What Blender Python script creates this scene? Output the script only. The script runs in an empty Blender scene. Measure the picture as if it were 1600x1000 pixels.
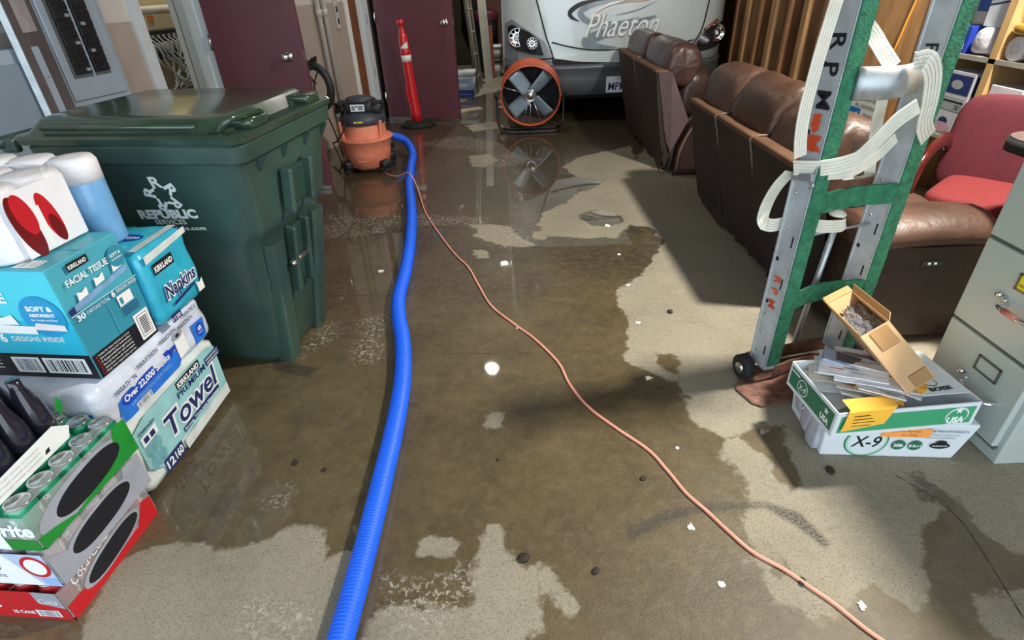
import bpy, bmesh, math, random
from math import sin, cos, pi, radians, sqrt, atan2
from mathutils import Vector, Matrix, Euler, noise

S = bpy.context.scene
COL = S.collection
V = Vector
random.seed(7)

# ------------------------------------------------------------------ camera, sky, lights, exposure
CAM_H, PITCH, ROLL, FPX = 1.365, 0.5590, -0.040748, 856.22
_F = V((0, cos(PITCH), -sin(PITCH)))
_U0 = V((0, sin(PITCH), cos(PITCH)))
_R = V((1, 0, 0)) * cos(ROLL) + _U0 * sin(ROLL)
_U = _U0 * cos(ROLL) - V((1, 0, 0)) * sin(ROLL)
CAM_O = V((0, 0, CAM_H))
cd = bpy.data.cameras.new('camera')
cd.sensor_width = 36
cd.lens = FPX / 1600 * 36
cd.clip_start = 0.02
cam = bpy.data.objects.new('camera', cd)
COL.objects.link(cam)
m3 = Matrix((_R, _U, -_F)).transposed()
cam.matrix_world = Matrix.Translation(CAM_O) @ m3.to_4x4()
S.camera = cam

S.view_settings.view_transform = 'Standard'
S.view_settings.look = 'None'
S.view_settings.gamma = 1
S.view_settings.use_curve_mapping = False
S.view_settings.exposure = 0.0

world = bpy.data.worlds.new('daylight')
S.world = world
world.use_nodes = True
bg = world.node_tree.nodes['Background']
bg.inputs[0].default_value = (0.80, 0.91, 1.0, 1)
bg.inputs[1].default_value = 3.0

def area(name, loc, target, size, power, color, sizey=None, disk=False):
    l = bpy.data.lights.new(name, 'AREA')
    l.energy = power
    l.color = color
    l.shape = 'DISK' if disk else 'RECTANGLE'
    l.size = size
    if not disk: l.size_y = sizey or size
    o = bpy.data.objects.new(name, l)
    o.location = loc
    o.rotation_euler = (V(target) - V(loc)).to_track_quat('-Z', 'Y').to_euler()
    COL.objects.link(o)
    return o
CEIL = 2.9
DOWNLIGHT = [(2.10, 1.88), (-0.28, 5.63), (-0.09, 8.66)]
DL_POWER = [215, 16, 36]
for (lx, ly), pw in zip(DOWNLIGHT, DL_POWER):
    area('recessed_light', (lx, ly, CEIL - 0.03), (lx, ly, 0), 0.24 if pw > 80 else 0.11, pw, (1.0, 0.93, 0.82), disk=True)

# ------------------------------------------------------------------ pixel helpers (1600x1000 frame)
def ray(x, y): return _F + _R * ((x - 800) / FPX) + _U * ((500 - y) / FPX)
def fl(x, y, h=0.0):
    d = ray(x, y); return CAM_O + d * ((h - CAM_H) / d.z)
def atY(x, y, Y):
    d = ray(x, y); return CAM_O + d * (Y / d.y)
def atX(x, y, X):
    d = ray(x, y); return CAM_O + d * (X / d.x)
def hit(x, y, p, n):
    d = ray(x, y); n = V(n); return CAM_O + d * ((V(p) - CAM_O).dot(n) / d.dot(n))

# ------------------------------------------------------------------ materials
def srgb(r, g, b):
    f = lambda c: (c / 255 / 12.92) if c / 255 <= 0.04045 else ((c / 255 + 0.055) / 1.055) ** 2.4
    return (f(r), f(g), f(b))
_mats = {}
def mat(name, col, rough=0.5, metal=0.0, var=0.12, scale=14, bump=0.0, bscale=60, coat=0.0, alpha=1.0, emit=0.0, spec=0.5, trans=0.0, stretch=None, coat_rough=0.05):
    if name in _mats: return _mats[name]
    m = bpy.data.materials.new(name); m.use_nodes = True
    nt = m.node_tree; N = nt.nodes; L = nt.links
    b = N['Principled BSDF']
    b.inputs['Roughness'].default_value = rough
    b.inputs['Metallic'].default_value = metal
    b.inputs['Coat Weight'].default_value = coat
    b.inputs['Coat Roughness'].default_value = coat_rough
    b.inputs['Alpha'].default_value = alpha
    b.inputs['Specular IOR Level'].default_value = spec
    b.inputs['Transmission Weight'].default_value = trans
    tc = N.new('ShaderNodeTexCoord')
    src = tc.outputs['Object']
    if stretch:
        mp = N.new('ShaderNodeMapping'); mp.inputs['Scale'].default_value = stretch
        L.new(src, mp.inputs['Vector']); src = mp.outputs['Vector']
    nz = N.new('ShaderNodeTexNoise'); nz.inputs['Scale'].default_value = scale; nz.inputs['Detail'].default_value = 6
    L.new(src, nz.inputs['Vector'])
    mx = N.new('ShaderNodeMix'); mx.data_type = 'RGBA'
    mx.inputs['A'].default_value = (*[c * (1 - var) for c in col], 1)
    mx.inputs['B'].default_value = (*[min(1, c * (1 + var)) for c in col], 1)
    mr = N.new('ShaderNodeMapRange'); mr.inputs['From Min'].default_value = 0.3; mr.inputs['From Max'].default_value = 0.7
    L.new(nz.outputs['Fac'], mr.inputs['Value'])
    L.new(mr.outputs['Result'], mx.inputs['Factor'])
    L.new(mx.outputs['Result'], b.inputs['Base Color'])
    if emit > 0:
        b.inputs['Emission Color'].default_value = (*col, 1); b.inputs['Emission Strength'].default_value = emit
    if bump > 0:
        n2 = N.new('ShaderNodeTexNoise'); n2.inputs['Scale'].default_value = bscale; n2.inputs['Detail'].default_value = 5
        L.new(src, n2.inputs['Vector'])
        bp = N.new('ShaderNodeBump'); bp.inputs['Strength'].default_value = bump; bp.inputs['Distance'].default_value = 0.01
        L.new(n2.outputs['Fac'], bp.inputs['Height']); L.new(bp.outputs['Normal'], b.inputs['Normal'])
    _mats[name] = m
    return m
def film_mat(name, tint=(0.9, 0.92, 0.95), opacity=0.16, rough=0.08):
    if name in _mats: return _mats[name]
    m = bpy.data.materials.new(name); m.use_nodes = True
    nt = m.node_tree; N = nt.nodes; L = nt.links
    b = N['Principled BSDF']
    b.inputs['Base Color'].default_value = (*tint, 1); b.inputs['Roughness'].default_value = rough
    tr = N.new('ShaderNodeBsdfTransparent')
    mx = N.new('ShaderNodeMixShader')
    fr = N.new('ShaderNodeLayerWeight'); fr.inputs['Blend'].default_value = 0.25
    ad = N.new('ShaderNodeMath'); ad.operation = 'ADD'; ad.inputs[1].default_value = opacity; ad.use_clamp = True
    L.new(fr.outputs['Fresnel'], ad.inputs[0]); L.new(ad.outputs[0], mx.inputs[0])
    L.new(tr.outputs[0], mx.inputs[1]); L.new(b.outputs[0], mx.inputs[2])
    nz = N.new('ShaderNodeTexNoise'); nz.inputs['Scale'].default_value = 25
    bp = N.new('ShaderNodeBump'); bp.inputs['Strength'].default_value = 0.6; bp.inputs['Distance'].default_value = 0.01
    tc = N.new('ShaderNodeTexCoord'); L.new(tc.outputs['Object'], nz.inputs['Vector'])
    L.new(nz.outputs['Fac'], bp.inputs['Height']); L.new(bp.outputs['Normal'], b.inputs['Normal'])
    L.new(mx.outputs[0], N['Material Output'].inputs[0])
    _mats[name] = m
    return m

WHITE = mat('white_print', srgb(235, 240, 240), 0.5, var=0.02)
BLACK = mat('black_print', srgb(22, 24, 32), 0.5, var=0.05)
NAVY = mat('navy_print', srgb(30, 45, 100), 0.5, var=0.05)
RED = mat('red_print', srgb(190, 25, 35), 0.45, var=0.06)
GREY = mat('grey_print', srgb(150, 158, 162), 0.5, var=0.05)

# ------------------------------------------------------------------ mesh builder
_txt = {}
def text_mesh(s, bold=0.0, shear=0.0):
    k = (s, bold, shear)
    if k in _txt: return _txt[k]
    cu = bpy.data.curves.new('t', 'FONT'); cu.body = s; cu.size = 1.0
    cu.offset = bold; cu.shear = shear; cu.resolution_u = 3; cu.fill_mode = 'FRONT'
    ob = bpy.data.objects.new('t', cu); COL.objects.link(ob)
    dg = bpy.context.evaluated_depsgraph_get()
    me = bpy.data.meshes.new_from_object(ob.evaluated_get(dg))
    vs = [v.co.copy() for v in me.vertices]; fs = [tuple(p.vertices) for p in me.polygons]
    bpy.data.objects.remove(ob); bpy.data.curves.remove(cu); bpy.data.meshes.remove(me)
    if vs:
        x0 = min(v.x for v in vs); x1 = max(v.x for v in vs)
        y0 = min(v.y for v in vs); y1 = max(v.y for v in vs)
    else: x0 = x1 = y0 = y1 = 0
    _txt[k] = (vs, fs, x0, x1, y0, y1)
    return _txt[k]

def frame(o, r, u):
    r = V(r).normalized(); u = V(u); u = (u - r * u.dot(r)).normalized(); n = r.cross(u)
    M = Matrix((r, u, n)).transposed().to_4x4(); M.translation = V(o); return M
def RT(loc=(0, 0, 0), rot=(0, 0, 0)):
    return Matrix.Translation(V(loc)) @ Euler([radians(a) for a in rot]).to_matrix().to_4x4()

class MB:
    def __init__(s, X=None):
        s.v = []; s.f = []; s.mi = []; s.sm = []; s.mats = []; s.X = X
    def add(s, vs, fs, m, smooth=False, M=None):
        if m not in s.mats: s.mats.append(m)
        k = s.mats.index(m); n = len(s.v)
        if M is not None: vs = [M @ V(p) for p in vs]
        if s.X is not None: vs = [s.X @ V(p) for p in vs]
        s.v.extend([tuple(p) for p in vs])
        for f in fs:
            s.f.append(tuple(i + n for i in f)); s.mi.append(k); s.sm.append(smooth)
        return s
    def bm(s, b, m, smooth=False, M=None):
        b.verts.ensure_lookup_table(); b.verts.index_update()
        s.add([v.co.copy() for v in b.verts], [[v.index for v in f.verts] for f in b.faces], m, smooth, M); b.free(); return s
    def box(s, c, sz, m, rot=(0, 0, 0), bev=0.0, seg=2, M=None, smooth=False):
        b = bmesh.new(); bmesh.ops.create_cube(b, size=1)
        for v in b.verts: v.co = V((v.co.x * sz[0], v.co.y * sz[1], v.co.z * sz[2]))
        if bev > 0: bmesh.ops.bevel(b, geom=b.edges[:], offset=bev, segments=seg, profile=0.5, affect='EDGES')
        T = RT(c, rot)
        if M is not None: T = M @ T
        return s.bm(b, m, smooth or bev > 0 and seg > 2, T)
    def hexa(s, p, m):  # 8 points: bottom 4 ccw, top 4 ccw
        return s.add(p, [(3, 2, 1, 0), (4, 5, 6, 7), (0, 1, 5, 4), (1, 2, 6, 5), (2, 3, 7, 6), (3, 0, 4, 7)], m)
    def tube(s, pts, r, m, n=12, closed=False, cap=True, M=None, smooth=True, flat=1.0):
        pts = [V(p) for p in pts]; k = len(pts); rr = r if isinstance(r, (list, tuple)) else [r] * k
        t0 = (pts[1] - pts[0]).normalized(); up = V((0, 0, 1)) if abs(t0.z) < 0.9 else V((1, 0, 0))
        a = t0.cross(up).normalized(); vs = []; 
        for i, p in enumerate(pts):
            if closed: t = (pts[(i + 1) % k] - pts[i - 1]).normalized()
            else: t = (pts[min(i + 1, k - 1)] - pts[max(i - 1, 0)]).normalized()
            a = (a - t * a.dot(t)).normalized(); b = t.cross(a)
            for j in range(n):
                q = 2 * pi * j / n; vs.append(p + (a * cos(q) + b * sin(q) * flat) * rr[i])
        fs = []
        for i in range(k if closed else k - 1):
            for j in range(n):
                i2 = (i + 1) % k
                fs.append((i * n + j, i * n + (j + 1) % n, i2 * n + (j + 1) % n, i2 * n + j))
        if cap and not closed: fs += [tuple(range(n - 1, -1, -1)), tuple((k - 1) * n + j for j in range(n))]
        return s.add(vs, fs, m, smooth, M)
    def lathe(s, prof, m, n=24, M=None, smooth=True, sx=1, sy=1, cap=True):
        vs = []; fs = []; k = len(prof)
        for r, z in prof:
            for j in range(n):
                q = 2 * pi * j / n; vs.append(V((r * cos(q) * sx, r * sin(q) * sy, z)))
        for i in range(k - 1):
            for j in range(n): fs.append((i * n + j, i * n + (j + 1) % n, (i + 1) * n + (j + 1) % n, (i + 1) * n + j))
        if cap and prof[0][0] > 1e-5: fs.append(tuple(range(n - 1, -1, -1)))
        if cap and prof[-1][0] > 1e-5: fs.append(tuple((k - 1) * n + j for j in range(n)))
        return s.add(vs, fs, m, smooth, M)
    def loft(s, rings, m, smooth=True, cap=True, M=None):
        n = len(rings[0]); vs = [V(p) for r in rings for p in r]; fs = []
        for i in range(len(rings) - 1):
            for j in range(n): fs.append((i * n + j, i * n + (j + 1) % n, (i + 1) * n + (j + 1) % n, (i + 1) * n + j))
        if cap: fs += [tuple(range(n - 1, -1, -1)), tuple((len(rings) - 1) * n + j for j in range(n))]
        return s.add(vs, fs, m, smooth, M)
    def prism(s, poly, h, m, M=None, z0=0.0):
        n = len(poly); a = sum(poly[i][0] * poly[(i + 1) % n][1] - poly[(i + 1) % n][0] * poly[i][1] for i in range(n))
        if a < 0: poly = poly[::-1]
        vs = [V((p[0], p[1], z0)) for p in poly] + [V((p[0], p[1], z0 + h)) for p in poly]
        fs = [tuple(range(n - 1, -1, -1)), tuple(range(n, 2 * n))] + [(i, (i + 1) % n, n + (i + 1) % n, n + i) for i in range(n)]
        return s.add(vs, fs, m, False, M)
    def sheet(s, poly, m, M=None):
        return s.add([V((p[0], p[1], p[2] if len(p) > 2 else 0)) for p in poly], [tuple(range(len(poly)))], m, False, M)
    def text(s, t, size, m, M, bold=0.0, shear=0.0, width=None, align='L'):
        vs, fs, x0, x1, y0, y1 = text_mesh(t, bold, shear)
        if not vs: return s
        w = x1 - x0; sx = size
        if width: sx = width / w
        ox = {'L': x0, 'C': (x0 + x1) / 2, 'R': x1}[align]
        return s.add([V(((v.x - ox) * sx, v.y * size, 0)) for v in vs], fs, m, False, M)
    def pillow(s, c, sz, m, rot=(0, 0, 0), e=0.55, e2=None, nu=24, nv=14, wr=0.0, seed=0, M=None):
        P = lambda v, k: math.copysign(abs(v) ** k, v)
        vs = []; fs = []; e2 = e2 or e
        for i in range(nv + 1):
            ph = -pi / 2 + pi * i / nv
            for j in range(nu):
                th = 2 * pi * j / nu
                p = V((P(cos(ph), e2) * P(cos(th), e) * sz[0] / 2, P(cos(ph), e2) * P(sin(th), e) * sz[1] / 2, P(sin(ph), e2) * sz[2] / 2))
                if wr:
                    q = noise.noise(p * 9 + V((seed, 0, 0))) * wr + noise.noise(p * 24 + V((0, seed, 0))) * wr * 0.4
                    p = p + p.normalized() * q
                vs.append(p)
        for i in range(nv):
            for j in range(nu): fs.append((i * nu + j, i * nu + (j + 1) % nu, (i + 1) * nu + (j + 1) % nu, (i + 1) * nu + j))
        T = RT(c, rot)
        if M is not None: T = M @ T
        return s.add(vs, fs, m, True, T)
    def ribbon(s, pts, wid, m, th=0.003, M=None, lines=None):
        """pts: list of (point, width_vector); a woven band with real thickness"""
        vs = []; fs = []; k = len(pts)
        P = [V(p) for p, w in pts]
        for i, (p, w) in enumerate(pts):
            p = V(p); w = V(w).normalized() * wid / 2
            t = (P[min(i + 1, k - 1)] - P[max(i - 1, 0)]); n = t.cross(w).normalized() * th / 2
            vs += [p - w - n, p + w - n, p + w + n, p - w + n]
        for i in range(k - 1):
            a = i * 4; b = a + 4
            for j in range(4): fs.append((a + j, a + (j + 1) % 4, b + (j + 1) % 4, b + j))
        fs += [(3, 2, 1, 0), tuple((k - 1) * 4 + j for j in range(4))]
        s.add(vs, fs, m, False, M)
        if lines:
            for q in (-0.3, -0.1, 0.1, 0.3):
                for sd in (-1, 1):
                    vs = []; fs = []
                    for i, (p, w) in enumerate(pts):
                        p = V(p); w = V(w).normalized() * wid
                        t = (P[min(i + 1, k - 1)] - P[max(i - 1, 0)]); n = t.cross(w).normalized() * (th / 2 + 0.0006) * sd
                        vs += [p + w * (q - 0.012) + n, p + w * (q + 0.012) + n]
                    for i in range(k - 1): fs.append((2 * i, 2 * i + 1, 2 * i + 3, 2 * i + 2))
                    s.add(vs, fs, lines, False, M)
        return s
    def build(s, name, parent=None, bevel=0.0, split=0):
        me = bpy.data.meshes.new(name); me.from_pydata(s.v, [], s.f)
        for m in s.mats: me.materials.append(m)
        me.polygons.foreach_set('material_index', s.mi); me.polygons.foreach_set('use_smooth', s.sm); me.update()
        o = bpy.data.objects.new(name, me); COL.objects.link(o)
        if parent: o.parent = parent
        if split:
            e = o.modifiers.new('es', 'EDGE_SPLIT'); e.split_angle = radians(split)
        if bevel:
            b = o.modifiers.new('bevel', 'BEVEL'); b.width = bevel; b.segments = 2; b.limit_method = 'ANGLE'
        return o

class Face:
    """a flat panel with its own (u, v) metres: origin lower left seen from outside"""
    def __init__(f, mb, O, U, W, off=0.0008):
        f.mb = mb; f.M = frame(O, U, W); f.off = off; f.k = 0
    def _m(f, u=0, v=0, rot=0):
        f.k += 1
        return f.M @ Matrix.Translation((u, v, f.off * (1 + 0.25 * f.k))) @ Matrix.Rotation(radians(rot), 4, 'Z')
    def txt(f, s, u, v, h, m=None, bold=0.02, shear=0, w=None, al='L', rot=0):
        f.mb.text(s, h, m or WHITE, f._m(u, v, rot), bold, shear, w, al)
    def rect(f, u0, v0, u1, v1, m): f.mb.sheet([(u0, v0), (u1, v0), (u1, v1), (u0, v1)], m, f._m())
    def poly(f, p, m): f.mb.sheet(p, m, f._m())
    def ell(f, u, v, a, b, m, n=28): f.mb.sheet([(u + a * cos(2 * pi * i / n), v + b * sin(2 * pi * i / n)) for i in range(n)], m, f._m())
    def bars(f, u, v, w, h, m=None, n=22, seed=3):
        r = random.Random(seed); M = f._m(); x = u
        while x < u + w:
            q = w / n * r.choice((0.3, 0.5, 0.8, 1.1)); f.mb.sheet([(x, v), (min(x + q, u + w), v), (min(x + q, u + w), v + h), (x, v + h)], m or BLACK, M)
            x += q + w / n * r.choice((0.4, 0.6, 0.9))

def tag(o, label=None, cat=None, group=None, kind=None):
    if label: o['label'] = label
    if cat: o['category'] = cat
    if group: o['group'] = group
    if kind: o['kind'] = kind
    return o
def thing(name, label, cat, loc=(0, 0, 0), rz=0.0, group=None):
    o = bpy.data.objects.new(name, None); COL.objects.link(o); o.empty_display_size = 0.1
    o.location = loc; o.rotation_euler = (0, 0, rz)
    return tag(o, label, cat, group)
def loc_of(loc): return Matrix.Translation(-V(loc))
def world_thing(name, label, cat, loc, group=None):
    """an Empty at the base; parts written in world coordinates use MB(X)"""
    return thing(name, label, cat, loc, 0, group), Matrix.Translation(-V(loc))
def dup_tree(o, parent=None):
    c = o.copy(); COL.objects.link(c)
    if parent: c.parent = parent
    for ch in list(o.children): dup_tree(ch, c)
    return c
def rrect(a, b, r, z, n=6, cx=0, cy=0, k=1.0):
    """rounded rectangle ring, half sizes a, b"""
    out = []
    for sx, sy, q0 in ((1, 1, 0), (-1, 1, 90), (-1, -1, 180), (1, -1, 270)):
        for i in range(n + 1):
            q = radians(q0 + 90 * i / n)
            out.append(V((cx + sx * (a - r) + r * cos(q), cy + sy * (b - r) + r * sin(q), z)))
    return out
def smooth_path(pts, n=8):
    """Catmull-Rom through pts"""
    P = [V(p) for p in pts]; out = []
    P = [P[0] * 2 - P[1]] + P + [P[-1] * 2 - P[-2]]
    for i in range(1, len(P) - 2):
        a, b, c, d = P[i - 1:i + 3]
        for j in range(n):
            t = j / n
            out.append(0.5 * ((2 * b) + (c - a) * t + (2 * a - 5 * b + 4 * c - d) * t * t + (3 * b - a - 3 * c + d) * t ** 3))
    out.append(P[-2]); return out
# ------------------------------------------------------------------ floor with wet and dry areas
import numpy as np
DRY = [
 [(1000,190),(1010,225),(985,262),(955,268),(935,290),(905,302),(880,318),(850,332),(838,352),(858,370),(900,371),(962,372),(985,352),(1012,354),(1036,376),(1020,402),(1002,430),(968,446),(962,468),(976,490),(984,528),(974,560),(1010,578),(1058,600),(1082,632),(1074,652),(1092,668),(1150,680),(1186,660),(1228,664),(1226,700),(1246,735),(1256,764),(1238,768),(1218,748),(1196,712),(1176,694),(1140,690),(1118,706),(1140,728),(1164,752),(1172,790),(1160,822),(1176,862),(1190,905),(1215,935),(1250,960),(1275,985),(1300,962),(1336,930),(1370,925),(1400,945),(1425,968),(1450,972),(1454,945),(1440,905),(1444,860),(1434,838),(1450,812),(1474,792),(1440,775),(1420,740),(1440,735),(1478,762),(1500,790),(1540,838),(1590,866),(1700,880),(1900,900),(1900,300),(1500,190)],
 [(120,1010),(160,905),(200,868),(280,842),(335,858),(385,850),(440,832),(468,824),(508,828),(512,868),(540,860),(548,875),(520,1010)],
 [(655,842),(690,836),(722,840),(720,858),(704,872),(655,866)],
 [(762,824),(776,824),(790,842),(808,858),(828,884),(840,930),(850,984),(826,990),(800,1010),(560,1010),(580,962),(640,950),(690,944),(736,936),(742,880),(748,846)],
 [(843,884),(866,892),(890,922),(906,948),(892,966),(872,952),(856,930)],
 [(765,644),(790,642),(786,668),(764,668)],
 [(652,942),(676,938),(680,946),(650,946)],
 [(738,352),(768,348),(800,356),(812,370),(836,384),(806,388),(772,380),(742,370)],
 [(828,360),(852,362),(858,376),(836,372)],
 [(742,392),(760,392),(764,402),(744,404)],
 [(732,244),(764,240),(778,250),(758,262),(736,260)],
 [(880,262),(900,246),(985,228),(1000,262),(940,280),(900,276)],
 [(690,170),(760,146),(800,140),(800,60),(740,60),(640,178)],
 [(725,196),(770,190),(790,198),(740,206)],
 [(1520,930),(1600,920),(1700,960),(1600,1010),(1540,990)],
]
WETIN = [[(905,335),(930,328),(960,332),(975,345),(950,356),(925,352),(912,345)],[(1026,552),(1046,552),(1062,570),(1060,585),(1040,578)],
 [(1205,885),(1225,895),(1230,905),(1210,898)],[(1440,870),(1500,850),(1520,930),(1450,960)]]
SALT = [[(490,515),(520,505),(535,515),(520,535),(495,545),(475,560),(480,535)],[(560,520),(595,512),(605,540),(590,565),(560,568),(550,545)],
 [(555,500),(610,490),(612,510),(560,512)],[(510,335),(560,340),(625,335),(640,352),(600,356),(520,350)],[(650,335),(760,340),(765,350),(655,352)],
 [(650,225),(720,212),(780,224),(760,236),(700,232)],[(490,350),(560,352),(600,362),(520,372)],[(735,245),(800,240),(850,250),(780,262)],
 [(740,352),(800,350),(835,382),(790,388),(745,372)],[(390,940),(470,930),(520,960),(470,1000),(380,1000)],[(600,900),(740,890),(740,960),(610,990)],[(415,770),(450,765),(450,795),(420,790)]]
SMEAR = [[(978,828),(1040,796),(1110,786),(1200,782),(1200,794),(1112,800),(1060,812),(1000,838),(980,848)],[(1180,780),(1250,800),(1300,850),(1290,858),(1240,820),(1190,792)],
 [(1200,845),(1230,880),(1242,900),(1225,885)],[(1190,840),(1200,858),(1194,852)],[(420,560),(500,575),(480,590),(430,580)],[(985,355),(1010,362),(990,366)]]
def sd(polys, X, Y):
    best = np.full(X.shape, -9.0)
    for poly in polys:
        P = [fl(*p) for p in poly]; n = len(P); d = np.full(X.shape, 9.0); ins = np.zeros(X.shape, bool)
        for i in range(n):
            ax, ay = P[i].x, P[i].y; bx, by = P[(i + 1) % n].x, P[(i + 1) % n].y
            ex, ey = bx - ax, by - ay; L2 = ex * ex + ey * ey + 1e-12
            t = np.clip(((X - ax) * ex + (Y - ay) * ey) / L2, 0, 1)
            d = np.minimum(d, np.hypot(X - ax - t * ex, Y - ay - t * ey))
            c = (ay > Y) != (by > Y)
            with np.errstate(divide='ignore', invalid='ignore'):
                xi = ex * (Y - ay) / (ey if abs(ey) > 1e-12 else 1e-12) + ax
            ins ^= c & (X < xi)
        best = np.maximum(best, np.where(ins, d, -d))
    return best
def axis(a, b, fa, fb, fine, coarse):
    out = list(np.arange(a, fa, coarse)) + list(np.arange(fa, fb, fine)) + list(np.arange(fb, b + coarse, coarse)); return np.array(out)
gx = axis(-4.6, 4.6, -1.9, 2.3, 0.018, 0.3); gy = axis(-1.4, 11.4, 0.3, 6.6, 0.018, 0.3)
GX, GY = np.meshgrid(gx, gy)
nx_, ny_ = len(gx), len(gy)
me = bpy.data.meshes.new('floor')
vs = np.stack([GX.ravel(), GY.ravel(), np.zeros(GX.size)], 1)
idx = np.arange(nx_ * ny_).reshape(ny_, nx_)
fs = np.stack([idx[:-1, :-1], idx[:-1, 1:], idx[1:, 1:], idx[1:, :-1]], -1).reshape(-1, 4)
me.vertices.add(len(vs)); me.vertices.foreach_set('co', vs.ravel())
me.loops.add(fs.size); me.loops.foreach_set('vertex_index', fs.ravel())
me.polygons.add(len(fs)); me.polygons.foreach_set('loop_start', np.arange(0, fs.size, 4)); me.update(calc_edges=True)
def attr(name, arr):
    a = me.attributes.new(name, 'FLOAT', 'POINT'); a.data.foreach_set('value', arr.ravel().astype(np.float32))
dry = sd(DRY, GX, GY); dry = np.minimum(dry, -sd(WETIN, GX, GY))
attr('dry', dry); attr('salt', sd(SALT, GX, GY)); attr('smear', sd(SMEAR, GX, GY))
pool = np.clip((GY - 1.9) / 0.9, 0, 1); attr('pool', pool)
fm = bpy.data.materials.new('wet_concrete'); fm.use_nodes = True
nt = fm.node_tree; N = nt.nodes; L = nt.links; B = N['Principled BSDF']
def nd(t, **k):
    n = N.new(t)
    for a, b in k.items(): setattr(n, a, b)
    return n
def noise_n(scale, detail=6, rough=0.55, vec=None, dist=0.0):
    n = nd('ShaderNodeTexNoise'); n.inputs['Scale'].default_value = scale; n.inputs['Detail'].default_value = detail; n.inputs['Roughness'].default_value = rough
    n.inputs['Distortion'].default_value = dist
    L.new(vec or TC.outputs['Object'], n.inputs['Vector']); return n.outputs['Fac']
def mth(op, a, b=None, clamp=False):
    n = nd('ShaderNodeMath', operation=op, use_clamp=clamp)
    for i, q in enumerate((a, b)):
        if q is None: continue
        if isinstance(q, (int, float)): n.inputs[i].default_value = q
        else: L.new(q, n.inputs[i])
    return n.outputs[0]
def ramp(v, a, b, c=0.0, d=1.0):
    n = nd('ShaderNodeMapRange'); n.inputs['From Min'].default_value = a; n.inputs['From Max'].default_value = b
    n.inputs['To Min'].default_value = c; n.inputs['To Max'].default_value = d; L.new(v, n.inputs['Value']); return n.outputs[0]
def mixc(f, a, b):
    n = nd('ShaderNodeMix', data_type='RGBA')
    for k, q in (('Factor', f), ('A', a), ('B', b)):
        if isinstance(q, tuple): n.inputs[k].default_value = (*q, 1)
        elif isinstance(q, (int, float)): n.inputs[k].default_value = q
        else: L.new(q, n.inputs[k])
    return n.outputs['Result']
def at(name): 
    n = nd('ShaderNodeAttribute', attribute_name=name); return n.outputs['Fac']
TC = nd('ShaderNodeTexCoord')
n1 = noise_n(9, 10, 0.62); n2 = noise_n(45, 8, 0.7); n3 = noise_n(2.2, 4); n4 = noise_n(160, 3, 0.6); n5 = noise_n(700, 2)
edge = mth('ADD', at('dry'), mth('MULTIPLY', mth('SUBTRACT', n1, 0.5), 0.14))
edge = mth('ADD', edge, mth('MULTIPLY', mth('SUBTRACT', n2, 0.5), 0.03))
D = ramp(edge, -0.006, 0.008)
mp = nd('ShaderNodeMapping'); mp.inputs['Scale'].default_value = (1, 1, 1); L.new(TC.outputs['Object'], mp.inputs['Vector'])
drycol = mixc(ramp(n3, 0.35, 0.65), (0.205, 0.186, 0.138), (0.285, 0.256, 0.188))
drycol = mixc(ramp(n2, 0.35, 0.7, 0, 0.55), drycol, (0.34, 0.315, 0.25))
wetcol = mixc(ramp(n3, 0.35, 0.65), (0.078, 0.056, 0.024), (0.128, 0.096, 0.044))
wetcol = mixc(ramp(n1, 0.4, 0.7, 0, 0.6), wetcol, (0.050, 0.037, 0.020))
deep = mth('MULTIPLY', ramp(at('pool'), 0.35, 1.0), ramp(noise_n(1.6, 3), 0.38, 0.55, 0.45, 1.0))
wetcol = mixc(mth('MULTIPLY', deep, 0.75), wetcol, (0.028, 0.021, 0.013))
wetcol = mixc(ramp(noise_n(26, 10, 0.75), 0.46, 0.62, 0, 0.45), wetcol, (0.155, 0.122, 0.066))
wetcol = mixc(ramp(noise_n(5.5, 9, 0.7, dist=0.4), 0.52, 0.68, 0, 0.6), wetcol, (0.040, 0.029, 0.015))
drycol = mixc(ramp(noise_n(6, 9, 0.7), 0.5, 0.7, 0, 0.35), drycol, (0.15, 0.135, 0.10))
base = mixc(D, wetcol, drycol)
base = mixc(ramp(n4, 0.50, 0.72, 0, 0.6), base, (0.05, 0.04, 0.025))
base = mixc(ramp(n5, 0.60, 0.76, 0, 0.6), base, (0.42, 0.38, 0.28))
sm = mth('MULTIPLY', ramp(mth('ADD', at('smear'), mth('MULTIPLY', mth('SUBTRACT', n2, 0.5), 0.03)), -0.006, 0.01), ramp(n4, 0.35, 0.6, 0.35, 0.9))
base = mixc(sm, base, (0.03, 0.027, 0.022))
vor = nd('ShaderNodeTexVoronoi'); vor.inputs['Scale'].default_value = 11; L.new(TC.outputs['Object'], vor.inputs['Vector'])
blot = mth('MULTIPLY', ramp(mth('ADD', vor.outputs['Distance'], mth('MULTIPLY', n2, 0.08)), 0.075, 0.055), ramp(noise_n(3.1, 2), 0.55, 0.6))
base = mixc(mth('MULTIPLY', blot, 0.75), base, (0.025, 0.02, 0.015))
sl = mth('MULTIPLY', ramp(mth('ADD', at('salt'), mth('MULTIPLY', mth('SUBTRACT', n1, 0.5), 0.18)), -0.03, 0.03), ramp(noise_n(60, 6, 0.8, dist=0.6), 0.53, 0.58))
base = mixc(mth('MULTIPLY', sl, 0.85), base, (0.42, 0.40, 0.34))
L.new(base, B.inputs['Base Color'])
dd = mth('MAXIMUM', D, mth('MULTIPLY', sl, 0.9))
wet = mth('SUBTRACT', 1.0, dd, True)
L.new(mth('MULTIPLY', wet, 1.0), B.inputs['Coat Weight'])
cr = ramp(at('pool'), 0.0, 1.0, 0.03, 0.008)
L.new(cr, B.inputs['Coat Roughness'])
B.inputs['Coat IOR'].default_value = 1.40
L.new(mixc(D, (0.45,) * 3, (0.75,) * 3), B.inputs['Roughness'])
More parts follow.
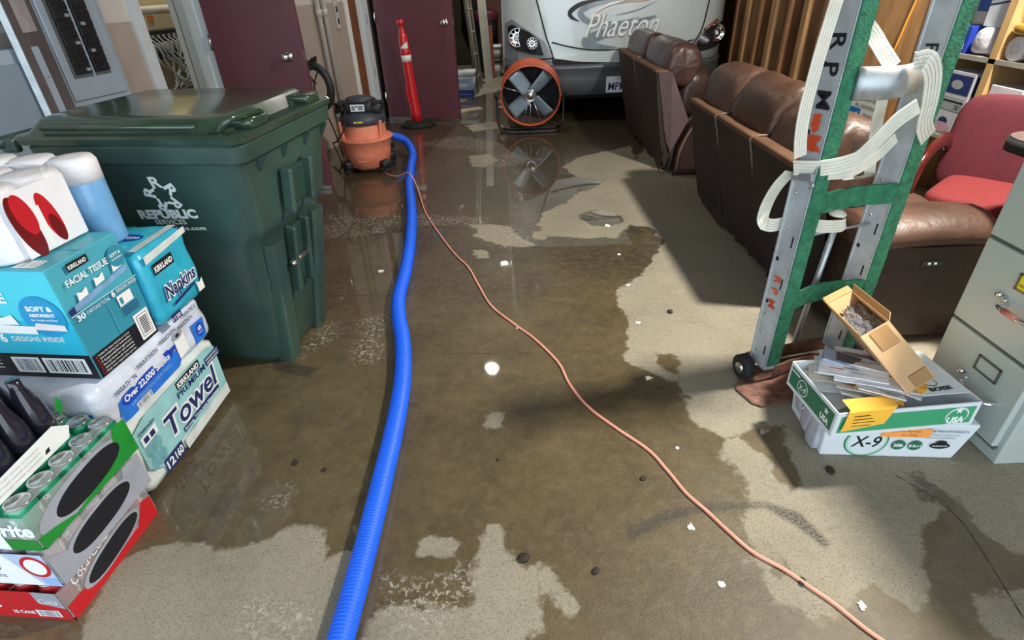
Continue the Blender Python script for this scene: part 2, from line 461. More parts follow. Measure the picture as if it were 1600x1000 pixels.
B.inputs['Specular IOR Level'].default_value = 0.35
bp = nd('ShaderNodeBump'); bp.inputs['Strength'].default_value = 0.35; bp.inputs['Distance'].default_value = 0.004
L.new(mth('ADD', n2, mth('MULTIPLY', n4, 0.5)), bp.inputs['Height']); L.new(bp.outputs['Normal'], B.inputs['Normal'])
bp2 = nd('ShaderNodeBump'); bp2.inputs['Strength'].default_value = 0.045; bp2.inputs['Distance'].default_value = 0.0012
L.new(mth('ADD', mth('MULTIPLY', n2, ramp(at('pool'), 0, 1, 1.0, 0.12)), mth('MULTIPLY', D, 0.4)), bp2.inputs['Height']); L.new(bp2.outputs['Normal'], B.inputs['Coat Normal'])
me.materials.append(fm)
floor_o = bpy.data.objects.new('floor', me); COL.objects.link(floor_o); tag(floor_o, kind='structure')

# expansion joints and hairline cracks: thin grooves lying in the slab
joint_m = mat('joint_dark', srgb(58, 52, 40), 0.8, var=0.2)
for i, (pts_, w_) in enumerate(((([(1398, 742), (1450, 772), (1500, 812), (1545, 878), (1580, 935), (1620, 1000)]), 0.003), (([(400, 492), (455, 445), (512, 388), (560, 344)]), 0.006), (([(520, 462), (600, 461), (640, 462)]), 0.004), (([(840, 552), (700, 553)]), 0.003))):
    P_ = smooth_path([fl(*p) for p in pts_], 8); vv = []
    for k, p in enumerate(P_):
        t_ = (P_[min(k + 1, len(P_) - 1)] - P_[max(k - 1, 0)]).normalized(); n_ = V((-t_.y, t_.x, 0)) * w_ * (0.5 + 0.3 * sin(k * 1.7)); vv += [p + n_ + V((0, 0, 0.0004)), p - n_ + V((0, 0, 0.0004))]
    q = MB(); q.add(vv, [(2 * k, 2 * k + 1, 2 * k + 3, 2 * k + 2) for k in range(len(P_) - 1)], joint_m); q.build('floor_joint', floor_o)

# ------------------------------------------------------------------ room shell
def struct(name, mb, parent=None):
    o = mb.build(name, parent)
    if parent is None: tag(o, kind='structure')
    return o
wall_low = mat('wall_paint_tan', srgb(172, 160, 150), 0.7, var=0.05, scale=5, bump=0.15, bscale=120)
wall_up = mat('wall_paint_pale', srgb(205, 202, 196), 0.7, var=0.04, scale=5, bump=0.15, bscale=120)
ceil_m = mat('ceiling_paint', srgb(112, 104, 92), 0.85, var=0.06, scale=3)
frame_m = mat('frame_paint_grey', srgb(208, 218, 224), 0.4, var=0.04)
door_m = mat('door_paint_maroon', srgb(98, 56, 66), 0.42, var=0.08, scale=6, coat=0.1)
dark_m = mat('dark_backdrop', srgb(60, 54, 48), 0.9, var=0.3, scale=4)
wood_stud = mat('stud_wood', srgb(172, 130, 88), 0.65, var=0.38, scale=5, stretch=(6, 6, 0.6), bump=0.3, bscale=20)
wood_stud2 = mat('stud_wood_dark', srgb(140, 98, 62), 0.65, var=0.42, scale=5, stretch=(6, 6, 0.6), bump=0.3, bscale=20)
ply = mat('plywood', srgb(196, 148, 96), 0.6, var=0.28, scale=3, stretch=(4, 4, 0.8), bump=0.15, bscale=14)
osb = mat('wall_sheathing', srgb(124, 82, 50), 0.8, var=0.35, scale=6)
steel = mat('brushed_steel', srgb(205, 205, 200), 0.28, 1.0, var=0.06)
galv = mat('galvanised_steel', srgb(176, 184, 188), 0.42, 0.75, var=0.16, scale=22)
black_pl = mat('black_plastic', srgb(32, 33, 36), 0.45, var=0.2)
black_rub = mat('black_rubber', srgb(26, 27, 29), 0.75, var=0.2)

ceiling = struct('ceiling', MB().box((0, 5, CEIL + 0.05), (9.4, 12.8, 0.1), ceil_m))
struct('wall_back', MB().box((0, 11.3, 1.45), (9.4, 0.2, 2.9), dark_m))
# left wall runs 16 degrees off the camera heading
WD = V((0.69, 2.37, 0)).normalized(); WN = V((WD.y, -WD.x, 0))      # along wall (away), into the room
WO = V((-2.03, 4.34, 0))
def W(s, z=0.0, n=0.0): return WO + WD * s + WN * n + V((0, 0, z))
def wbox(mb, s0, s1, z0, z1, n0, n1, m):
    p = [W(s0, z0, n0), W(s0, z0, n1), W(s1, z0, n1), W(s1, z0, n0), W(s0, z1, n0), W(s0, z1, n1), W(s1, z1, n1), W(s1, z1, n0)]
    return mb.add(p, [(0, 3, 2, 1), (4, 5, 6, 7), (0, 1, 5, 4), (1, 2, 6, 5), (2, 3, 7, 6), (3, 0, 4, 7)], m)
wl = MB()
for s0, s1 in ((-5.6, -0.52), (0.05, 2.30)):
    wbox(wl, s0, s1, 0, 1.22, -0.12, 0, wall_low); wbox(wl, s0, s1, 1.22, 2.9, -0.12, 0, wall_up)
wbox(wl, -0.52, 0.05, 2.1, 2.9, -0.12, 0, wall_up); wbox(wl, 2.3, 2.5, 2.1, 2.9, -0.12, 0, wall_up)
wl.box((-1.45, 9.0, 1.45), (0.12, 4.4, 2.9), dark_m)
struct('wall_left', wl)
# closet behind the doorway
clw = mat('closet_wall', srgb(196, 184, 148), 0.8, var=0.08, scale=5)
cl = MB(); wbox(cl, -0.9, 1.3, 0, 2.9, -0.76, -0.70, clw); wbox(cl, -0.95, -0.9, 0, 2.9, -0.76, -0.12, clw); wbox(cl, 1.22, 1.3, 0, 2.9, -0.70, -0.12, clw)
struct('wall_closet', cl)
# door 1 and its frame
t = MB(); wbox(t, -0.60, -0.52, 0, 2.12, -0.13, 0.02, frame_m); wbox(t, -0.005, 0.06, 0, 2.12, -0.13, 0.02, frame_m)
wbox(t, -0.02, -0.005, 0, 2.10, -0.13, -0.05, frame_m); wbox(t, 0.0, 0.05, 0, 2.12, -0.27, -0.13, frame_m); wbox(t, -0.6, 0.06, 2.05, 2.14, -0.13, 0.02, frame_m)
for i in range(2): wbox(t, -0.002, 0.0, 0.02, 2.08, -0.22 + i * 0.10, -0.216 + i * 0.10, black_rub)
struct('trim_1', t)
def make_door(name, hinge, free, h, knob_side_off, knob_z):
    h0 = V(hinge); d = (V(free) - h0); w = d.length; d.normalize(); n = V((d.y, -d.x, 0))  # toward camera
    root = thing(name, None, None, h0); tag(root, kind='structure')
    X = Matrix.Translation(-h0); f = frame(h0, d, (0, 0, 1))
    leaf = MB(X); leaf.box((w / 2, h / 2 + 0.012, -0.022), (w, h, 0.044), door_m, M=f, bev=0.002, seg=1); leaf.build('door_leaf', root)
    sw = MB(X); sw.box((w / 2, 0.018, 0.002), (w, 0.030, 0.004), steel, M=f); sw.build('door_sweep', root)
    k = MB(X); kx = w - knob_side_off; kf = f @ Matrix.Translation((kx, knob_z, 0))
    k.lathe([(0.034, 0), (0.034, 0.006), (0.026, 0.010), (0.012, 0.014), (0.011, 0.034), (0.024, 0.040), (0.030, 0.052), (0.027, 0.066), (0.014, 0.072), (0, 0.073)], steel, 20, kf)
    k.lathe([(0.005, 0.073), (0.004, 0.076), (0, 0.077)], black_pl, 10, kf)
    k.build('door_knob', root)
    e = MB(X)
    for z in (0.25, 1.05, 1.85): e.tube([f @ V((0.0, z - 0.05, 0.006)), f @ V((0.0, z + 0.05, 0.006))], 0.008, steel, 10)
    e.box((w - 0.0, knob_z, -0.022), (0.003, 0.06, 0.026), steel, M=f)
    e.build('hinge', root)
    return root, f, w
d1, f1, w1 = make_door('door_1', (-2.02, 4.31, 0), (-1.37, 4.22, 0), 2.03, 0.11, 0.95)
d2, f2, w2 = make_door('door_2', (-1.33, 6.70, 0), (-0.49, 6.44, 0), 2.03, 0.08, 0.99)
n_ = MB(Matrix.Translation(-V((-1.33, 6.70, 0)))); n_.box((0.46, 1.40, 0.001), (0.16, 0.14, 0.002), mat('blue_notice', srgb(60, 150, 205), 0.5), M=f2); n_.build('blue_notice', d2)
# door 2 frame, wood trim
t = MB(); wbox(t, 2.06, 2.14, 0, 2.12, 0.0, 0.035, frame_m); wbox(t, 2.14, 2.20, 0, 2.12, 0.0, 0.05, frame_m); wbox(t, 2.21, 2.30, 0, 2.12, -0.05, 0.03, frame_m)
for z, h in ((0.50, 0.10), (1.0, 0.10)): wbox(t, 2.2, 2.212, z, z + h, 0.03, 0.052, mat('hinge_blue_tape', srgb(70, 130, 190), 0.5))
struct('trim_2', t)
brown_trim = mat('brown_wood_trim', srgb(120, 74, 46), 0.6, var=0.3, scale=8, stretch=(5, 5, 0.6))
t = MB(); wbox(t, 1.94, 2.06, 0, 2.15, 0.0, 0.03, brown_trim); struct('trim_3', t)
t = MB(); wbox(t, 1.88, 1.94, 0, 2.15, 0.0, 0.012, WHITE); struct('trim_4', t)

# right wall: sheathing, studs, a plywood board
XR = 2.55
wr = MB(); wr.box((XR + 0.16, 7.45, 1.45), (0.06, 7.9, 2.9), osb); wr.box((XR + 0.50, 1.1, 1.45), (0.06, 4.9, 2.9), osb); wr.box((XR + 0.34, 3.53, 1.45), (0.38, 0.06, 2.9), osb)
wright = struct('wall_right', wr)
for i in range(10):
    y = 3.9 + i * 0.305; w = (0.085, 0.05, 0.09, 0.06)[i % 4]
    o = MB().box((XR + 0.045, y, 1.45), (0.16, w, 2.88), (wood_stud, wood_stud2)[i % 2], bev=0.003, seg=1).build('stud', wright)
MB().box((XR - 0.045, 3.93, 1.30), (0.018, 0.62, 2.4), ply).build('plywood_panel', wright)
MB().box((XR - 0.03, 3.58, 1.30), (0.05, 0.09, 2.6), wood_stud2).build('stud', wright)

# recessed downlights in the ceiling
trimw = mat('lamp_trim_white', srgb(240, 240, 236), 0.4, var=0.02)
glow = mat('lamp_glow', (1.0, 0.93, 0.82), 0.5, var=0.0, emit=18)
dl_lab = ['round recessed ceiling lamp above the brown sofa', 'round recessed ceiling lamp over the wet floor before the fan', 'round recessed ceiling lamp above the back aisle']
for (lx, ly), lb in zip(DOWNLIGHT, dl_lab):
    r_ = thing('recessed_lamp', lb, 'ceiling lamp', (lx, ly, CEIL), 0, 'recessed ceiling lamps')
    MB().lathe([(0.105, 0), (0.105, -0.006), (0.08, -0.010), (0.075, -0.004), (0.075, 0.0)], trimw, 32).build('trim_ring', r_)
    MB().lathe([(0.0, -0.016), (0.03, -0.015), (0.05, -0.009), (0.058, -0.002)], glow, 24).build('bulb', r_)

# lamp added out of view to brighten the cable closet
cl_ = W(0.75, 2.6, -0.42)
r_ = thing('added_closet_lamp', 'small round lamp added on the cable closet ceiling to brighten it', 'ceiling lamp', (cl_.x, cl_.y, CEIL)); MB().lathe([(0.09, 0), (0.09, -0.03), (0.07, -0.05), (0, -0.055)], glow, 24).build('lamp_dome', r_)
area('added_closet_light', (cl_.x, cl_.y, CEIL - 0.07), W(0.3, 0.9, -0.6), 0.15, 14, (1.0, 0.96, 0.86), disk=True)
# ================================================================== motorhome
rv_silver = mat('silver_paint', srgb(206, 216, 218), 0.25, 0.12, var=0.02, coat=0.6)
rv_grey = mat('grey_bumper_paint', srgb(92, 96, 100), 0.35, 0.2, var=0.05, coat=0.3)
rv_lgrey = mat('light_grey_paint', srgb(150, 158, 160), 0.3, 0.2, var=0.04, coat=0.4)
rv_dark = mat('dark_gap', srgb(22, 22, 24), 0.7)
rv_logo = mat('white_script', srgb(245, 250, 250), 0.3, var=0.01)
rv_lgray2 = mat('decal_grey', srgb(128, 138, 146), 0.3, 0.2)
chrome = mat('chrome', srgb(230, 232, 235), 0.06, 1.0, var=0.02)
glass_c = mat('lens_glass', (0.9, 0.93, 0.95), 0.03, trans=1.0, var=0.0)
RVC = 1.20; RVY = 6.20
def rvy(x, z=0.5):
    u = min(1.0, abs(x - RVC) / 1.20)
    return RVY + 0.05 * u * u + 0.42 * u ** 7 + max(0, z - 1.1) * 0.10
def rp(px, py, off=0.0):
    """pixel -> point on the nose surface"""
    Y = RVY
    for _ in range(14):
        p = atY(px, py, Y); Y = 0.5 * Y + 0.5 * rvy(p.x, p.z)
    p = atY(px, py, Y); return (p.x, p.z)
def drape(mb, poly, m, off=0.0, thick=0.0, smooth=True):
    poly = [(max(0.03, min(2.38, p[0])), p[1]) for p in poly]
    b = bmesh.new(); vv = [b.verts.new((p[0], 0, p[1])) for p in poly]; b.faces.new(vv)
    xs = [p[0] for p in poly]; x = math.floor(min(xs) / 0.06) * 0.06
    while x < max(xs):
        if x > min(xs): bmesh.ops.bisect_plane(b, geom=b.verts[:] + b.edges[:] + b.faces[:], plane_co=(x, 0, 0), plane_no=(1, 0, 0))
        x += 0.06
    if thick:
        r = bmesh.ops.extrude_face_region(b, geom=b.faces[:])
        for e in r['geom']:
            if isinstance(e, bmesh.types.BMVert): e.co.y = 1.0
    for v in b.verts:
        v.co.y = rvy(v.co.x, v.co.z) - off + (thick if v.co.y > 0.5 else 0)
    bmesh.ops.recalc_face_normals(b, faces=b.faces[:])
    mb.bm(b, m, False)
def rpx(pts): return [rp(*p) for p in pts]
rv, XV = world_thing('motorhome', 'silver and grey motorhome parked nose out behind the drum fan', 'motorhome', (RVC, 7.6, 0))
# shell
mb = MB(XV)
L_, R_ = 0.03, 2.38
prof = [(L_ + (R_ - L_) * i / 40) for i in range(41)]
zs = [0.62, 0.8, 1.0, 1.2, 1.5]
vs = []; fsx = []
for z in zs:
    for x in prof: vs.append(V((x, rvy(x, z), z)))
for i in range(len(zs) - 1):
    for j in range(40): fsx.append((i * 41 + j, i * 41 + j + 1, (i + 1) * 41 + j + 1, (i + 1) * 41 + j))
mb.add(vs, fsx, rv_silver, True)
mb.box((1.205, 8.6, 1.62), (2.36, 3.9, 2.2), rv_silver)
mb.build('body', rv)
mb = MB(XV); drape(mb, [(L_, 1.52), (R_, 1.52), (R_ - 0.05, 2.6), (L_ + 0.05, 2.6)], mat('windshield', srgb(25, 30, 34), 0.05, coat=1), 0.0, 0.03); mb.build('windshield', rv)
# lower nose band, grey corners
mb = MB(XV)
drape(mb, [(L_, 0.44)] + [(x, 0.62 - 0.0) for x in (L_, 0.5)] + [(1.2, 0.62), (2.0, 0.62), (R_, 0.62), (R_, 0.46), (1.2, 0.56)], rv_lgrey, 0.0, 0.03)
drape(mb, rpx([(789, 93), (789, 36), (800, 30), (850, 64), (868, 92)]), rv_lgrey, 0.012, 0.03)
drape(mb, rpx([(1141, 80), (1141, 30), (1105, 42), (1082, 62), (1073, 88)]), rv_lgrey, 0.012, 0.03)
mb.build('lower_nose_panel', rv)
mb = MB(XV)
drape(mb, rpx([(866, 91), (905, 84), (960, 78), (1075, 74), (1075, 90), (960, 97), (905, 96)]), rv_silver, 0.02, 0.04)
mb.build('nose_band', rv)
mb = MB(XV)
drape(mb, rpx([(866, 92), (960, 96), (1140, 84), (1140, 98), (960, 108), (866, 104)]), rv_dark, 0.018, 0.03)
drape(mb, [(L_ + 0.03, 0.27), (R_ - 0.03, 0.27), (R_ - 0.03, 0.60), (L_ + 0.03, 0.60)], rv_dark, -0.04, 0.03)
mb.box((1.2, 8.4, 0.42), (2.1, 3.6, 0.5), rv_dark)
mb.build('undercarriage', rv)
mb = MB(XV)
vs = []; fsx = []
prof2 = [(0.27, 0.02), (0.33, -0.045), (0.44, -0.06), (0.53, -0.055), (0.555, -0.075), (0.575, -0.04), (0.575, 0.06)]
for z, o in prof2:
    for x in prof: vs.append(V((x, rvy(x, z) + o, z)))
for i in range(len(prof2) - 1):
    for j in range(40): fsx.append((i * 41 + j, i * 41 + j + 1, (i + 1) * 41 + j + 1, (i + 1) * 41 + j))
mb.add(vs, fsx, rv_grey, True); mb.build('bumper', rv)
# body seams
mb = MB(XV)
for pts in ([(838, 0), (846, 30), (854, 60), (862, 82), (865, 100)], [(1108, 0), (1098, 40), (1088, 60), (1074, 84)],
            [(862, 66), (890, 73), (930, 78), (990, 76), (1050, 70), (1082, 62)], [(789, 92), (830, 93), (866, 91)]):
    P = [rp(*p) for p in pts]; P = [V((x, rvy(x, z) - 0.012, z)) for x, z in P]
    mb.tube(smooth_path(P, 5), 0.007, rv_dark, 6)
mb.build('panel_seam', rv)
# headlights
def headlight(outline, big, small, lbl):
    mb = MB(XV); drape(mb, rpx(outline), mat('headlight_housing', srgb(52, 54, 58), 0.25, 0.4), 0.03, 0.04); h = mb.build('headlight', rv)
    for (px, py, r), nm in ((big, 'reflector'), (small, 'projector_lens')):
        x, z = rp(px, py); o = V((x, rvy(x, z) - 0.036, z)); M = frame(o, (1, 0, 0), (0, 0, 1))
        q = MB(XV); q.lathe([(0.0, 0.004), (r * 0.25, 0.006), (r * 0.3, 0.012), (r * 0.34, 0.004), (r * 0.6, 0.006), (r * 0.93, 0.018), (r, 0.022), (r * 1.03, 0.012), (r * 1.05, -0.01)], chrome, 28, M)
        q.lathe([(0.0, 0.026), (r * 0.16, 0.022), (r * 0.2, 0.008)], WHITE, 14, M)
        for k in range(10):
            a = 2 * pi * k / 10; q.box((r * 0.62 * cos(a), r * 0.62 * sin(a), 0.014), (r * 0.5, 0.004, 0.006), chrome, (0, 0, degrees_(a)), M=M)
        q.build(nm, h)
    q = MB(XV); x, z = rp(outline[2][0] + (0 if outline[0][0] < 900 else 0), outline[2][1])
    P = [rp(*p) for p in outline[-2:]]
    q.tube([V((a, rvy(a, b_) - 0.04, b_ + 0.03)) for a, b_ in P], 0.016, mat('amber_marker', srgb(150, 90, 70), 0.25), 8); q.build('marker_lamp', h)
degrees_ = math.degrees
headlight([(793, 42), (800, 38), (826, 50), (842, 63), (849, 86), (830, 84), (806, 78), (796, 70)], (808, 58, 0.088), (831, 67, 0.055), 'l')
headlight([(1137, 30), (1137, 62), (1118, 71), (1098, 78), (1085, 81), (1088, 66), (1100, 50), (1118, 36)], (1117, 50, 0.085), (1098, 60, 0.05), 'r')
# swooshes and lettering on the nose
def swoosh(mb, pts, wid, m, off):
    P = smooth_path([V((*rp(*p), 0)) for p in pts], 8); k = len(P); a = []; b_ = []
    for i, p in enumerate(P):
        t = (P[min(i + 1, k - 1)] - P[max(i - 1, 0)]).normalized(); n = V((-t.y, t.x, 0))
        w = wid * (sin(pi * (0.04 + 0.96 * i / (k - 1))) ** 0.8) / 2
        a.append(p + n * w); b_.append(p - n * w)
    vs = [V((q.x, rvy(q.x, q.y) - off, q.y)) for q in a + b_]
    mb.add(vs, [(i, i + 1, k + i + 1, k + i) for i in range(k - 1)], m)
mb = MB(XV)
swoosh(mb, [(960, 0), (915, 4), (893, 16), (892, 26), (906, 34)], 0.045, BLACK, 0.010)
swoosh(mb, [(990, 0), (940, 4), (912, 14), (908, 24), (922, 34), (960, 36), (1000, 26)], 0.055, rv_lgray2, 0.011)
swoosh(mb, [(1015, 0), (960, 5), (935, 16), (925, 26), (935, 33)], 0.03, mat('decal_tan', srgb(172, 150, 120), 0.3), 0.012)
swoosh(mb, [(1028, 0), (1000, 14), (975, 21), (960, 24)], 0.012, rv_lgray2, 0.012)
swoosh(mb, [(1025, 25), (985, 38), (945, 52), (920, 62), (917, 68), (935, 73), (965, 74)], 0.10, rv_lgray2, 0.009)
swoosh(mb, [(975, 0), (948, 8), (928, 20), (920, 32)], 0.022, rv_logo, 0.014)
swoosh(mb, [(1025, 25), (1000, 33), (975, 40)], 0.04, rv_lgray2, 0.011)
xa, za = rp(913, 58); xb, zb = rp(1028, 54)
def rv_text(s, x, z, h, w, m, off, bold=0.0, shear=0.35):
    M = Matrix.Translation((x, 0, z)) @ Matrix.Rotation(radians(90), 4, 'X')
    q = MB(); q.text(s, h, m, M, bold, shear, w)
    mb.add([V((v[0], rvy(v[0], v[2]) - off, v[2])) for v in q.v], q.f, m)
rv_text('Phaeton', xa + 0.006, za - 0.008, 0.30, xb - xa, GREY, 0.015, 0.012, 0.5)
rv_text('Phaeton', xa, za, 0.30, xb - xa, rv_logo, 0.017, -0.004, 0.5)
mb.build('nose_graphics', rv)
# license plate
xa, za = rp(944, 143); x2, z2 = rp(976, 122)
mb = MB(XV); pl = mat('plate_white', srgb(236, 238, 236), 0.4, var=0.02)
mb.box(((xa + 0.155), RVY - 0.075, (za + 0.08)), (0.305, 0.006, 0.155), pl, bev=0.008)
f = Face(mb, (xa, RVY - 0.0782, za), (1, 0, 0), (0, 0, 1))
f.txt('MPMS', 0.14, 0.026, 0.105, NAVY, 0.02, 0.1, 0.235, 'C'); f.txt('California', 0.15, 0.125, 0.03, RED, 0.0, 0.2, 0.12, 'C')
mb.build('license_plate', rv)
for sx, nm in ((0.35, 'l'), (2.05, 'r')):
    mb = MB(XV); M = frame((sx - 0.12, 7.4, 0.44), (0, 1, 0), (0, 0, 1)); mb.lathe([(0.2, 0), (0.4, 0.01), (0.44, 0.05), (0.44, 0.2), (0.4, 0.24), (0.2, 0.25)], black_rub, 28, M); mb.build('road_wheel', rv)

# ================================================================== drum fan
orange = mat('fan_orange_paint', srgb(205, 92, 52), 0.4, var=0.1, scale=9, coat=0.2)
blade_m = mat('fan_blade_blue_grey', srgb(138, 158, 172), 0.4, 0.3, var=0.12, scale=10)
blk = mat('black_steel_paint', srgb(24, 25, 28), 0.4, var=0.15)
fc = V((0.275, 5.80, 0.352)); FR = 0.295
fan, XF = world_thing('drum_fan', 'large orange drum fan with blue grey blades on a black stand', 'fan', (0.275, 5.86, 0))
MF = frame(fc, (0.995, -0.06, 0), (0.0, -0.20, 1.0))     # axis points to the camera
mb = MB(XF)
mb.lathe([(FR - 0.004, -0.20), (FR, -0.20), (FR + 0.006, -0.19), (FR, -0.18), (FR, 0.0), (FR + 0.007, 0.008), (FR + 0.004, 0.018), (FR - 0.006, 0.018), (FR - 0.008, 0.0), (FR - 0.008, -0.02)], orange, 56, MF, cap=False)
mb.lathe([(FR - 0.0082, -0.02), (FR - 0.0082, -0.2)], mat('drum_inside_grey', srgb(92, 80, 78), 0.5, var=0.2), 56, MF, cap=False)
mb.build('drum_housing', fan)
mb = MB(XF); mb.lathe([(0.0, -0.196), (0.286, -0.196)], mat('grille_mesh_dark', srgb(36, 36, 40), 0.7), 40, MF, cap=False)
for k in range(14):
    a = 2 * pi * k / 14 + 0.2
    mb.tube([MF @ V((0.03 * cos(a), 0.03 * sin(a), -0.17)), MF @ V((FR * cos(a), FR * sin(a), -0.18))], 0.003, blk, 6)
for rr in [0.06 + 0.026 * i for i in range(9)]:
    mb.tube([MF @ V((rr * cos(2 * pi * i / 36), rr * sin(2 * pi * i / 36), -0.175)) for i in range(36)], 0.0022, blk, 5, closed=True)
mb.build('rear_grille', fan)
mb = MB(XF)
mb.lathe([(0.0, -0.17), (0.085, -0.17), (0.09, -0.16), (0.09, -0.07), (0.06, -0.06)], blk, 24, MF); mb.build('motor', fan)
for k, a0 in enumerate((128, 48, 222, 312)):
    a = radians(a0); mb = MB(XF); vs = []; nI, nJ = 8, 6
    for i in range(nI + 1):
        rr = 0.045 + (0.268 - 0.045) * i / nI
        for j in range(nJ + 1):
            q = (j / nJ - 0.5); w = 0.115 + 0.02 * (i / nI)
            z = -0.045 + q * 0.075 * (1 - 0.3 * i / nI) + 0.012 * cos(q * pi)
            x = rr; y = q * w
            vs.append(MF @ V((x * cos(a) - y * sin(a), x * sin(a) + y * cos(a), z)))
    fs_ = [(i * (nJ + 1) + j, i * (nJ + 1) + j + 1, (i + 1) * (nJ + 1) + j + 1, (i + 1) * (nJ + 1) + j) for i in range(nI) for j in range(nJ)]
    mb.add(vs, fs_, blade_m, True); o = mb.build('fan_blade', fan)
    sm_ = o.modifiers.new('solid', 'SOLIDIFY'); sm_.thickness = 0.003
mb = MB(XF)
mb.lathe([(0.062, -0.05), (0.062, -0.015), (0.055, -0.01), (0.05, -0.022), (0.04, -0.022), (0.036, -0.006), (0.03, 0.0), (0.018, -0.004), (0.014, 0.008), (0, 0.01)], steel, 28, MF); mb.build('hub', fan)
for a0 in (252, 268, 293, 160):
    a = radians(a0); mb = MB(XF); mb.tube([MF @ V((0.04 * cos(a), 0.04 * sin(a), -0.03)), MF @ V((FR * cos(a), FR * sin(a), 0.004))], 0.0045, steel, 8); mb.build('spoke', fan)
mb = MB(XF)
pth = [(-0.335, 0.0, -0.09), (-0.338, -0.10, -0.09), (-0.335, -0.24, -0.08), (-0.315, -0.30, -0.04), (-0.26, -0.335, 0.02), (-0.15, -0.338, 0.03), (0.15, -0.338, 0.03), (0.26, -0.335, 0.02), (0.315, -0.30, -0.04), (0.335, -0.24, -0.08), (0.338, -0.10, -0.09), (0.335, 0.0, -0.09)]
mb.tube(smooth_path([fc + V((x, -z, y)) for x, y, z in pth], 5), 0.0125, blk, 10)
mb.tube(smooth_path([fc + V((x, 0.16 + abs(z) * 0, y)) for x, y, z in [(-0.3, -0.34, 0), (-0.1, -0.34, 0), (0.1, -0.34, 0), (0.3, -0.34, 0)]], 3), 0.0125, blk, 10)
for sx in (-0.3, 0.3): mb.tube([fc + V((sx, -0.03, -0.337)), fc + V((sx, 0.17, -0.337))], 0.0125, blk, 10)
mb.build('stand', fan)
for sx in (-1, 1):
    mb = MB(XF); mb.lathe([(0.03, 0), (0.032, 0.01), (0.022, 0.014), (0.012, 0.03), (0, 0.031)], blk, 14, frame(fc + V((sx * 0.335, 0.09, 0.0)), (0, sx, 0), (0, 0, 1))); mb.box(tuple(fc + V((sx * 0.315, 0.09, 0.02))), (0.03, 0.05, 0.07), blk); mb.build('pivot_knob', fan)
mb = MB(XF)
mb.tube(smooth_path([fc + V((0.05, 0.0, -0.29)), fc + V((-0.02, -0.06, -0.33)), fc + V((-0.10, -0.10, -0.345)), fc + V((-0.2, 0.02, -0.347)), fc + V((-0.26, 0.12, -0.347))], 6), 0.004, black_rub, 8); mb.build('power_cord', fan)

# ================================================================== shop vacuum
vo = mat('vac_orange_plastic', srgb(226, 134, 104), 0.55, var=0.10, scale=20, bump=0.05)
vg = mat('vac_dark_grey', srgb(62, 66, 74), 0.5, var=0.15)
vac, XA = world_thing('shop_vacuum', 'dusty orange wet vacuum with black motor head by the wall', 'vacuum', (-1.16, 4.74, 0))
c0 = V((-1.165, 4.74, 0)); T = Matrix.Translation(c0) @ Matrix.Diagonal((0.96, 0.96, 0.87, 1))
mb = MB(XA)
mb.lathe([(0.165, 0.055), (0.178, 0.06), (0.205, 0.20), (0.222, 0.30), (0.232, 0.305), (0.236, 0.318), (0.228, 0.326), (0.19, 0.328), (0.186, 0.34), (0.178, 0.43), (0.172, 0.455), (0, 0.456)], vo, 40, T)
mb.box((0, -0.185, 0.13), (0.11, 0.02, 0.008), vo, M=T)
mb.build('tank', vac)
mb = MB(XA)
mb.lathe([(0.19, 0.452), (0.197, 0.455), (0.195, 0.50), (0.175, 0.535), (0.14, 0.555), (0, 0.56)], vg, 36, T)
mb.build('lid', vac)
hd = MB(XA); hd.box((0, 0.0, 0.60), (0.25, 0.24, 0.11), black_pl, bev=0.035, seg=4, M=T); hd.lathe([(0.12, 0.645), (0.11, 0.67), (0.05, 0.685), (0, 0.686)], vg, 24, T); hd.build('motor_head', vac)
for sx in (-1, 1):
    mb = MB(XA); mb.pillow((0.15 * sx, -0.02, 0.595), (0.11, 0.16, 0.10), black_pl, M=T, wr=0.012, seed=sx + 3); mb.tube(smooth_path([T @ V((0.12 * sx, -0.10, 0.57)), T @ V((0.19 * sx, -0.09, 0.56)), T @ V((0.20 * sx, -0.02, 0.60)), T @ V((0.19 * sx, -0.09, 0.64)), T @ V((0.13 * sx, -0.11, 0.62))], 6), 0.008, black_rub, 8); mb.build('side_grip', vac)
mb = MB(XA); f = Face(mb, T @ V((-0.055, -0.122, 0.570)), (1, 0, 0), (0, 0, 1)); f.rect(0, 0, 0.11, 0.052, WHITE); f.rect(0.008, 0.008, 0.035, 0.044, rv_lgray2); f.rect(0.06, 0.008, 0.10, 0.044, rv_lgray2); f.rect(0.042, 0.03, 0.056, 0.044, NAVY); mb.build('label_plate', vac)
mb = MB(XA); f = Face(mb, T @ V((-0.03, -0.200, 0.482)), (1, 0, 0), (0, 0.3, 1)); f.rect(0, 0, 0.07, 0.012, mat('yellow_print', srgb(220, 205, 60), 0.5)); f.rect(0.02, 0.002, 0.03, 0.010, BLACK); mb.build('yellow_badge', vac)
for sx in (-1, 1):
    mb = MB(XA); mb.box((0.165 * sx, -0.115, 0.40), (0.028, 0.02, 0.17), vo, (0, 5 * sx, 0), bev=0.006, M=T); mb.build('lid_latch', vac)
for qx, qy in ((-1, -1), (1, -1), (-1, 1), (1, 1)):
    w = MB(XA); w.box((0.16 * qx, 0.12 * qy, 0.085), (0.10, 0.10, 0.075), black_pl, (0, 0, 45 * qx * qy), bev=0.02, seg=3, M=T); b_ = w.build('caster_bracket', vac)
    w = MB(XA); w.lathe([(0.02, -0.018), (0.03, -0.016), (0.032, 0), (0.03, 0.016), (0.02, 0.018)], black_rub, 16, T @ RT((0.175 * qx, 0.135 * qy, 0.032), (90, 0, 30))); w.build('caster', b_)
mb = MB(XA); mb.tube([T @ V((0.15, 0.02, 0.25)), T @ V((0.235, 0.03, 0.245))], 0.045, black_pl, 16); mb.build('hose_port', vac)
mb = MB(XA)
